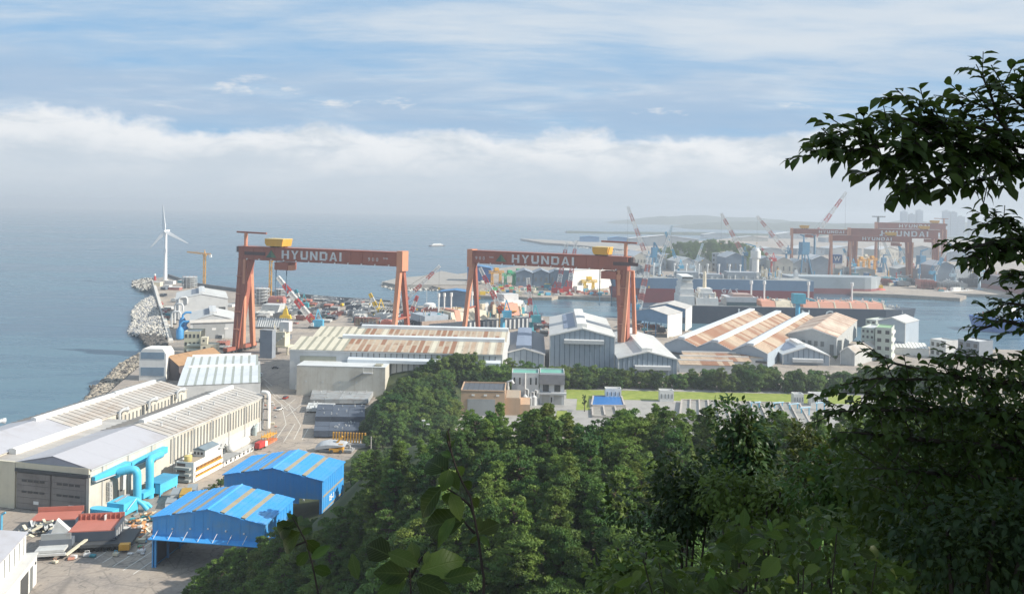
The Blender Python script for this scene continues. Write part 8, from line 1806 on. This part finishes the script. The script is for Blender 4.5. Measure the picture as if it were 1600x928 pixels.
def sprig(name, label, stems, leaves, Y, mat, cat='plant', rad=.004):
    "an individual plant: stems as tubes, each leaf its own object. leaves: base px, tip px, width, depth offset, roll"
    b0 = P(*stems[0][0], Y); t = thing(name, label, cat, (b0.x, b0.y, hz(b0.x, b0.y))); oo = Vector(t.location)
    for k, st in enumerate(stems):
        pts = [P(px, py, Y+.012*k) for px, py in st]
        if k == 0: pts = [Vector((pts[0].x, pts[0].y, oo.z-.05))]+pts
        MB().tube([q-oo for q in pts], [rad*(1-.6*i/(len(pts)-1)) for i in range(len(pts))], 6).build('stem', TW, t, True)
    for (bx_, by_), (tx, ty), wd, dy, rl in leaves:
        a = P(bx_, by_, Y); c = P(tx, ty, Y+dy); d_ = c-a; n_ = Vector((rl, -1.0, .55)); one_leaf(t, a, d_, n_, d_.length, mat, wd*1.3, g_.choice((.15, .35)), g_.choice((.05, .2)))
    return t
sprig('climbing_plant', 'twining plant with large dark leaves rising alone at the bottom centre', [[(756, 905), (748, 845), (741, 806), (735, 775), (722, 752), (712, 728), (705, 705), (702, 682), (700, 672)], [(741, 806), (735, 790), (725, 780), (708, 768), (695, 760), (690, 748)], [(742, 832), (730, 820), (725, 812)], [(705, 705), (700, 690), (698, 676), (703, 668)]],
      [((699, 736), (664, 714), 1.25, .06, .3), ((693, 742), (697, 724), 1.0, .02, .1), ((692, 758), (650, 810), .62, .05, -.4), ((702, 732), (692, 766), 1.1, -.03, .2), ((706, 734), (716, 766), .8, -.02, -.3), ((727, 812), (654, 822), .80, .06, .1), ((712, 806), (681, 850), .60, -.04, -.3), ((704, 768), (722, 812), .85, -.03, .5), ((745, 830), (751, 805), 1.0, .02, .2), ((748, 832), (783, 812), 1.0, .03, -.2), ((747, 835), (733, 850), .6, 0, .4), ((750, 836), (765, 852), .7, -.02, 0), ((702, 690), (699, 672), .5, .0, .2), ((704, 700), (711, 684), .5, .0, -.2), ((698, 742), (690, 760), .9, -.02, .4), ((712, 728), (728, 748), .9, .03, .2), ((705, 715), (688, 702), .8, .02, .3), ((722, 752), (742, 762), .8, .02, -.1), ((736, 778), (752, 790), .8, .03, .1), ((708, 768), (690, 790), .9, .02, .2)], 2.1, FOLV)
sprig('leafy_plant', 'low plant with broad glossy leaves at the bottom left of the twining plant', [[(640, 960), (642, 920), (640, 890)], [(640, 900), (610, 870)], [(642, 900), (660, 868)]],
      [((612, 868), (569, 848), 1.1, .04, .2), ((606, 862), (655, 882), .7, -.03, .3), ((650, 880), (642, 842), .9, .03, .0), ((655, 892), (730, 868), .9, .04, -.2), ((640, 895), (585, 892), 1.0, -.02, .3), ((662, 880), (672, 858), .8, .02, .3), ((650, 905), (700, 925), .9, -.04, 0), ((635, 905), (590, 925), .9, -.04, 0), ((690, 905), (750, 890), .6, .03, .2), ((560, 905), (548, 862), .7, .03, -.2)], 2.0, FOLV)
sprig('leafy_plant', 'dark twig with drooping leaves in front of the pines right of the nearest blue shed', [[(500, 940), (488, 880), (478, 845), (462, 815), (456, 806)], [(478, 845), (465, 850), (452, 858)]],
      [((460, 815), (424, 838), .8, .04, .3), ((458, 810), (448, 800), .8, .0, .2), ((466, 822), (440, 808), 1.0, .05, .2), ((470, 830), (430, 862), .75, .04, -.2), ((476, 842), (505, 865), .7, .03, .2), ((482, 860), (462, 884), .9, .0, .2), ((486, 872), (515, 850), .7, .02, .1), ((488, 885), (520, 895), .8, .02, -.2), ((470, 835), (488, 822), .8, .02, .1)], 2.6, FOLV)
# big-leaved shrub at the bottom right, each large leaf its own object
t = thing('shrub', 'big-leaved shrub with brighter green leaves at the bottom right of the view', 'shrub', (1.15, 3.4, hz(1.15, 3.4)-.2)); oo = Vector(t.location)
cl = []
for i in range(295):
    px = g_.uniform(955, 1410); top = 890-110*math.exp(-((px-1290)/85)**2)-80*math.exp(-((px-1160)/60)**2)-30*math.exp(-((px-1010)/40)**2); py = g_.uniform(top, 950); y = g_.uniform(2.6, 3.9)
    cl.append((P(px, py, y), px))
for k, (p, px) in enumerate(cl):
    a = g_.uniform(0, 6.3); big_ = g_.random() < .10
    one_leaf(t, p, Vector((math.cos(a), .8*math.sin(a)-.2, g_.uniform(-.9, .35))), Vector((g_.uniform(-.8, .8), g_.uniform(-.7, .4), 1))+rv(.35), g_.uniform(.06, .09) if big_ else g_.uniform(.028, .062), FOL2V, g_.choice((.8, 1.0, 1.3)), g_.choice((.2, .4)), g_.choice((0, .2, .3)))
    if k % 22 == 0: MB().tube([(g_.uniform(-.2, .2), g_.uniform(-.1, .1), 0), tuple((p-oo)*.6+rv(.03)), tuple(p-oo)], [.007, .004, .002], 5).build('stem', TW, t)
bk_ = []
for i in range(1500):
    px = g_.uniform(950, 1420); top = 900-100*math.exp(-((px-1290)/85)**2)-70*math.exp(-((px-1160)/60)**2); py = g_.uniform(top, 960); p = P(px, py, g_.uniform(3.4, 4.6)); bk_.append((p-oo, rv(1)+Vector((0, 0, -.3)), Vector((0, 0, 1))+rv(.5), g_.uniform(.04, .08)))
fo = link(bpy.data.objects.new('foliage', leaf_cloud('foliage', *arr(bk_), FOL)), t); fo['kind'] = 'stuff'
for (bx_, by_), (tx, ty), wd in (((1160, 825), (1166, 792), 1.3), ((1158, 830), (1122, 852), 1.1), ((1195, 832), (1230, 838), .9), ((1200, 842), (1160, 855), .8), ((1150, 860), (1155, 822), .7), ((1060, 855), (1022, 848), 1.0), ((1205, 830), (1200, 808), 1.0), ((1215, 820), (1224, 804), 1.0)):
    a, c = P(bx_, by_, 2.7), P(tx, ty, 2.72); one_leaf(t, a, c-a, Vector((.2, -1, .6)), (c-a).length, FOL2V, wd*.85)
